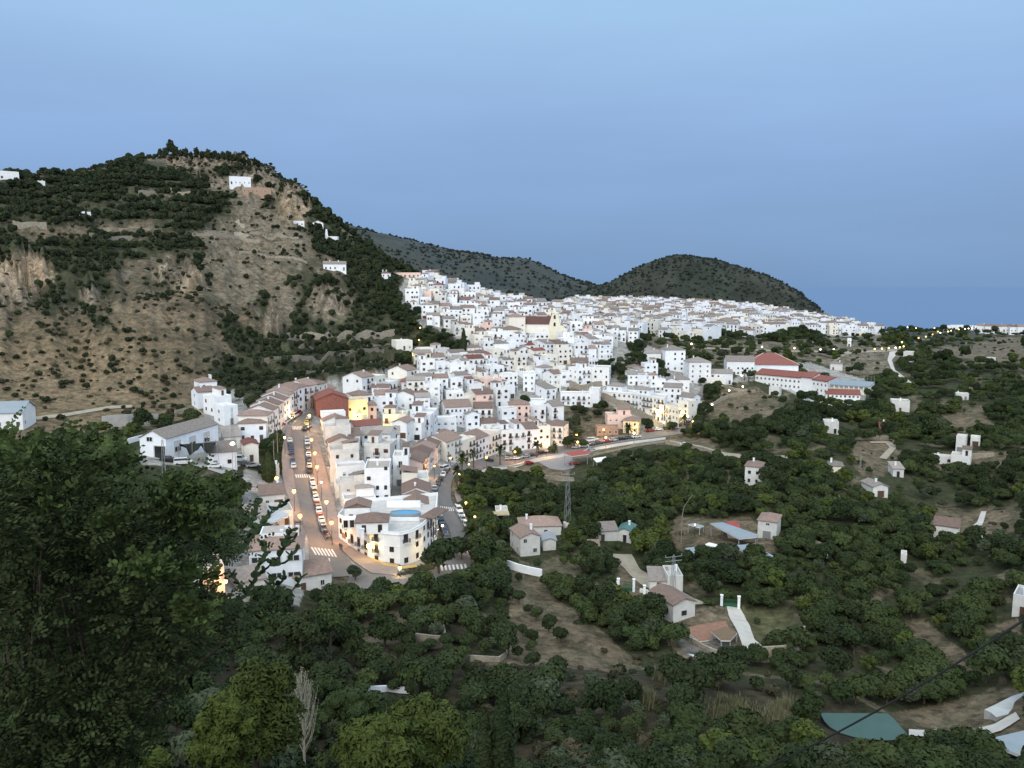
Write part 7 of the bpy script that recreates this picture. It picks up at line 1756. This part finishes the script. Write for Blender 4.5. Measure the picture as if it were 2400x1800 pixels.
# a prickly pear reaching out of the foliage
pear = thing('prickly_pear', at_r(180, 2000, 12.5), 0, 'prickly pear cactus reaching out in front of the white villa', 'cactus'); O = Vector((pear.location.x, pear.location.y, gz(pear.location.x, pear.location.y))); pear.location = O
pm = MB(); n = 12; K3 = [(0,1.0,.6),(.5,.82,1.0)]
def padmesh():
    b = MB(); vs = []; n = 12
    for y, s in ((-.11,.62),(-.05,.93),(0,1),(.05,.93),(.11,.62)): vs.append([(.43*s*math.cos(2*math.pi*i/n)*(1-.25*(math.sin(2*math.pi*i/n) < 0)*abs(math.sin(2*math.pi*i/n))), y, .5+.5*s*math.sin(2*math.pi*i/n)) for i in range(n)])
    for r_ in vs: b.v += r_
    for k in range(4):
        for i in range(n): b.f.append((k*n+i, k*n+(i+1)%n, (k+1)*n+(i+1)%n, (k+1)*n+i)); b.m.append(0)
    b.f.append(tuple(range(n))[::-1]); b.m.append(0); b.f.append(tuple(4*n+i for i in range(n))); b.m.append(0)
    return b
PADB = padmesh(); PD = random.Random(31); allp = MB()
from mathutils import Matrix
def padat(base, tip, s, m):
    d = tip-base; L_ = d.length; q = d.to_track_quat('Z', 'Y').to_matrix() @ Matrix.Rotation(PD.uniform(-.9,.9), 3, 'Z')
    o_ = len(m.v); m.v += [tuple(base+q@Vector((x*s, y*s, z*L_*1.06))) for x,y,z in PADB.v]; m.f += [tuple(i+o_ for i in f) for f in PADB.f]; m.m += PADB.m
for br in ([(560,1420),(575,1395),(592,1368),(610,1345),(632,1325),(655,1305),(668,1282),(690,1262)],[(600,1340),(615,1318),(622,1295),(612,1272)],[(632,1325),(655,1322),(676,1312),(694,1290)],[(560,1300),(578,1272),(598,1250),(612,1228),(630,1206)],[(598,1250),(590,1222),(600,1195),(612,1170)],[(630,1206),(650,1190),(668,1178)],
           [(600,1430),(622,1412),(640,1392),(655,1370),(668,1350)],[(622,1412),(648,1402),(672,1392),(692,1375),(706,1352)],[(640,1392),(630,1370),(634,1348)],[(560,1450),(580,1425),(596,1405),(604,1382)],[(580,1425),(610,1450),(640,1440),(664,1420)],[(575,1395),(560,1368),(545,1345)],[(590,1222),(572,1205),(560,1180)],[(668,1282),(672,1262),(684,1242)]):
    allp = MB(); br2 = []
    for (x0, y0), (x1, y1) in zip(br[:-1], br[1:]): br2 += [(x0, y0), ((x0+x1)/2+PD.uniform(-4,4), (y0+y1)/2+PD.uniform(-3,3))]
    br2.append(br[-1]); rr_b = PD.uniform(8.8, 9.8); P = [at_r(x, y, rr_b+.06*i) - O for i, (x, y) in enumerate(br2)]
    for a_, c_ in zip(P[:-1], P[1:]):
        padat(a_, a_+(c_-a_)*1.15, 0.075, allp)
        for t in range(2):
            v = Vector((PD.uniform(-1,1), PD.uniform(-.4,.4), PD.uniform(.1,1))).normalized()*PD.uniform(.055,.085); padat(c_-v*.12, c_+v, v.length*.9, allp)
    allp.build('pad_branch', L_CACT, pear)
b = MB(); q1 = at_r(565,1440,9.4)-O; q2 = at_r(470,1500,10.2)-O; q3 = at_r(300,1650,11.5)-O; b.tube([(0,0,-.4), q3, q2, q1],[.08,.06,.04,.03],7); b.build('stem', BARK, pear)

# pines below the viewer
for k_ in (TRK,): pass
def lumpy(name, m, seed, R, cz, lumps, n, leaf, long=1.6, lr=(.22,.36)): return crown_mesh(name, m, seed, R, cz, lumps, n, leaf, .55, long, lr)
for px, pt, r, hw, lab, sd, m in [(590,1548,60,112,'tall yellow-green pine at the bottom left',1,L_PINE),(520,1640,52,80,'lower yellow-green pine beside the tall one',2,L_PINE),(1000,1640,62,112,'large yellow-green pine at the bottom centre',3,L_PINE),(880,1690,55,110,'broad yellow-green pine left of the centre pine',4,L_PINE),
        (830,1600,82,75,'dark bluish-green tree behind the bare poplar',5,L_AVO),(1480,1755,70,60,'pale olive bush at the bottom edge',6,L_OLIVE),(90,1790,40,120,'dark green bush in the bottom left corner',7,L_DARK),(300,1770,45,90,'low yellow-green bush at the bottom edge, left',8,L_PINE),
        (700,1430,120,60,'dark mass of a carob behind the junction wall',9,L_DARK),(770,1405,125,55,'round green tree right of the junction house',10,L_AVO),(960,1375,160,65,'broad light-topped tree below the corner building',11,L_YEL),(880,1385,150,60,'big green tree below the yellow kerb',12,L_AVO),(900,1440,135,60,'rounded green tree in the dark garden',13,L_AVO),
        (1690,1530,130,70,'big dark tree below the yard',14,L_DARK),(1400,1440,165,55,'big dark tree left of the cottage yard',15,L_DARK),(1300,1640,110,60,'dark tree at the lower centre',16,L_DARK),(1450,1650,112,60,'dark tree in the lower middle, right of centre',17,L_DARK),(1780,1740,95,70,'green tree at the bottom edge below the cable',18,L_AVO),(2200,1770,95,80,'dark tree at the bottom edge below the path',19,L_AVO),(1990,1800,92,70,'dark tree below the teal sheet',20,L_AVO)]:
    q = at_r(px, pt, r); g = gz(q.x, q.y); h = q.z-g; w = hw*mpp(q)
    if h < 2: g = q.z-3.0; h = 3.0
    z0 = max(.8, h-w*3.0) if 'pine' in lab else max(.5, h-w*1.7); cz = (h+z0)/2; rz_ = (h-z0)/2
    nl = 22 if r < 90 else 15
    o = thing('pine_tree' if 'pine' in lab else 'tree', (q.x, q.y, g), 0, lab, 'tree'); ob('crown', lumpy('crown', m, sd, (w,w,rz_), cz, nl+(10 if 'pine' in lab else 0), 9500 if r < 90 else 2600, .105 if 'pine' in lab else .25, 2.6 if 'pine' in lab else 1.1), o)
    b = MB(); b.tube([(0,0,-1),(.1,0,h*.4),(0,0,h*.8)],[.28,.2,.08],7)
    for k in range(7): a = k*.9; b.tube([(0,0,h*(.35+.06*k)),(math.cos(a)*w*.6,math.sin(a)*w*.6,h*(.5+.06*k))],[.08,.03],5)
    b.build('trunk', BARK, o)
# bare poplar
p = at_r(716,1880,74); p.z = gz(p.x, p.y); q = at_r(716,1560,74); h = q.z-p.z; o = thing('bare_poplar', p, 0, 'pale leafless poplar with upright branches at the bottom', 'tree'); b = MB(); PR = random.Random(8)
b.tube([(0,0,-1),(.05,0,h*.35),(-.05,0,h*.7),(0,0,h)],[.16,.11,.06,.015],6)
lv = []
for k in range(64):
    z = h*PR.uniform(.22,.85); a = PR.uniform(0,6.28); L_ = (h-z)*PR.uniform(.35,.75); w = .16*L_+.15; P_ = [(0,0,z),(math.cos(a)*w,math.sin(a)*w,z+L_*.4),(math.cos(a)*w*1.6,math.sin(a)*w*1.6,z+L_)]; b.tube(P_,[.035,.022,.008],4)
    for t in range(3):
        f = PR.uniform(.3,.95); x, y, zz = math.cos(a)*w*1.4*f, math.sin(a)*w*1.4*f, z+L_*f; a2 = PR.uniform(0,6.28); b.tube([(x,y,zz),(x+math.cos(a2)*.35,y+math.sin(a2)*.35,zz+.7)],[.014,.005],3); lv.append((x+math.cos(a2)*.35,y+math.sin(a2)*.35,zz+.7)); lv.append((x,y,zz))
b.build('branches', PALEBARK, o); lv = np.array(lv); n_ = len(lv); V, Q = leafset(lv+rngF.normal(size=lv.shape)*.1, rngF.normal(size=lv.shape), np.full(n_, .06), rngF); ob('sparse_leaves', fastmesh('sparse_leaves', V, Q, L_REED), o)
# reeds
def CACHE(px0, px1, py, rows, gx_, gy_):
    a, b, c = hit((px0+px1)/2, py), hit(px1, py), hit((px0+px1)/2, py-rows); q = a+(b-a)*gx_+(c-a)*gy_; q.z = gz(q.x, q.y); return q
def reedbed(px0, px1, py, rows, n, hgt, lab, seed):
    rng = np.random.default_rng(seed); V = []; Fc = []; A0, B0, C0 = hit((px0+px1)/2, py), hit(px1, py), hit((px0+px1)/2, py-rows)
    for k in range(n):
        gx_ = np.clip(rng.normal(0, .42), -1, 1); gy_ = np.clip(rng.normal(0, .45), -1, 1); p = A0+(B0-A0)*gx_+(C0-A0)*gy_; p.z = gz(p.x, p.y); a = rng.uniform(0, 6.28); H = hgt*rng.uniform(.25, 1.05)*(1-.45*abs(gx_))*(.55+.8*vn(p.x*.45, p.y*.45, 5)); l = Vector((math.cos(a), math.sin(a), 0))*rng.uniform(.1,.7); s = Vector((-l.y, l.x, 0)).normalized()*.06
        o_ = len(V); V += [p-s, p+s, p+l*.4+Vector((0,0,H*.6))+s, p+l*.4+Vector((0,0,H*.6))-s, p+l+Vector((0,0,H))]; Fc += [(o_,o_+1,o_+2,o_+3),(o_+3,o_+2,o_+4)]
    me = D.meshes.new('reeds'); me.from_pydata([tuple(v) for v in V], [], Fc); me.materials.append(L_REED); o = ob('reeds', me); tag(o, lab, 'reeds', kind='stuff')
reedbed(1780,1885,1690,34,3600,2.8,'pale tall reeds in a thick clump above the cable',1); reedbed(1650,1775,1668,22,1500,2.3,'sparse pale reeds left of the thick clump',2); reedbed(1480,1540,1650,10,500,3.0,'few pale reeds in the lower middle',3); reedbed(1530,1590,1590,20,500,3.2,'dry grass stems beside the big dark tree',4)

# ------------------------------------------------------------------ labels: every thing made in a loop is told apart by what it stands by
LMK = [((1312,790),'the church'),((1205,780),'the convent tower'),((780,950),'the red brick building'),((900,1250),'the curved corner building'),((1830,870),'the sports hall'),((1500,930),'the arcaded building'),((1600,850),'the apartment towers'),((1087,800),'the tall cypress'),
 ((1358,860),'the bare brick building'),((1218,960),'the pale pink house'),((1087,975),'the three-storey block'),((900,1135),'the tall plain block'),((845,965),'the yellow lit house'),((925,990),'the cream lit house'),((1000,690),'the town tip'),((1420,720),'the radio mast'),((1465,995),'the pink villa'),
 ((960,880),'the upper white terrace'),((1640,700),'the ridge cypress'),((1930,765),'the ridge end'),((665,1000),'the curved street terrace'),((1250,1050),'the palm street'),((1764,1115),'the narrow two-storey house'),((1603,1435),'the cottage'),((1243,1270),'the gabled cottage'),((1330,1180),'the tall pylon'),
 ((1720,1245),'the metal shed'),((2063,1155),'the lone right cottage'),((2216,1250),'the right farmhouse'),((1948,1000),'the cream villa'),((2245,1080),'the hillside villas'),((2110,960),'the knoll house'),((2030,1700),'the teal reservoir'),((1830,1500),'the round lawn'),((1280,1430),'the bare field'),((2117,1315),'the pump house'),
 ((563,420),'the hill villa'),((490,350),'the summit'),((785,620),'the arched hill villa'),((770,560),'the hill chapel'),((60,650),'the left cliff'),((440,660),'the ochre cliff'),((765,715),'the pale crag'),((200,900),'the dry slope foot'),((600,870),'the ravine'),((22,415),'the ridge house'),((380,1040),'the warehouse'),
 ((735,1360),'the junction house'),((648,1320),'the junction villa'),((1000,1500),'the field walls'),((1180,1650),'the cypress pair'),((1700,1560),'the yard'),((2000,820),'the brown mound'),((2200,780),'the coast road lamps'),((1606,600),'the round hill top'),((1050,590),'the far ridge crest'),((2330,880),'the grey farmhouse'),((2200,1450),'the right clearing'),((1467,1370),'the dark green gate')]
ORD = ['first','second','third','fourth','fifth','sixth','seventh','eighth','ninth','tenth','eleventh','twelfth','thirteenth','fourteenth','fifteenth','sixteenth']
bpy.context.view_layer.update()
groups = {}
for o in THINGS:
    p = o.location; px, py = proj(p.x, p.y, p.z+1.5); px = float(px); py = float(py)
    bst = sorted(((px-l[0][0])**2+((py-l[0][1])*1.5)**2, l) for l in LMK)[0]; (lx, ly), nm = bst[1]; dx, dy = px-lx, py-ly
    if abs(dx) > 1.3*abs(dy): rel = 'left of' if dx < 0 else 'right of'
    elif abs(dy) > 1.3*abs(dx): rel = 'above' if dy < 0 else 'below'
    else: rel = ('upper ' if dy < 0 else 'lower ')+('left of' if dx < 0 else 'right of')
    d = o.get('_d', o.name.split('.')[0].replace('_', ' ')).strip()
    d = d.replace('with a ', 'with ').replace('roof, gable end forward', 'forward gable')
    base = f"{d} {rel} {nm}"; groups.setdefault(base, []).append((px, py, o))
for base, L_ in groups.items():
    L_.sort(key=lambda t: t[0])
    for i, (px, py, o) in enumerate(L_):
        n = len(L_); sfx = '' if n == 1 else (', '+('leftmost' if i == 0 else 'rightmost' if i == n-1 else (ORD[i]+' from left' if i < 16 else (ORD[n-1-i]+' from right' if n-1-i < 16 else 'middle of the row'))))
        pass
        s = (base+sfx)
        w = s.split()
        if len(w) > 16: s = s.replace('-storey house', '-storey').replace(' the ', ' ')
        o['label'] = ' '.join(s.split()[:16])
for o in D.objects:
    for k in ('_d','_w','_h','_dd'):
        if k in o: del o[k]
print('objects', len(D.objects))
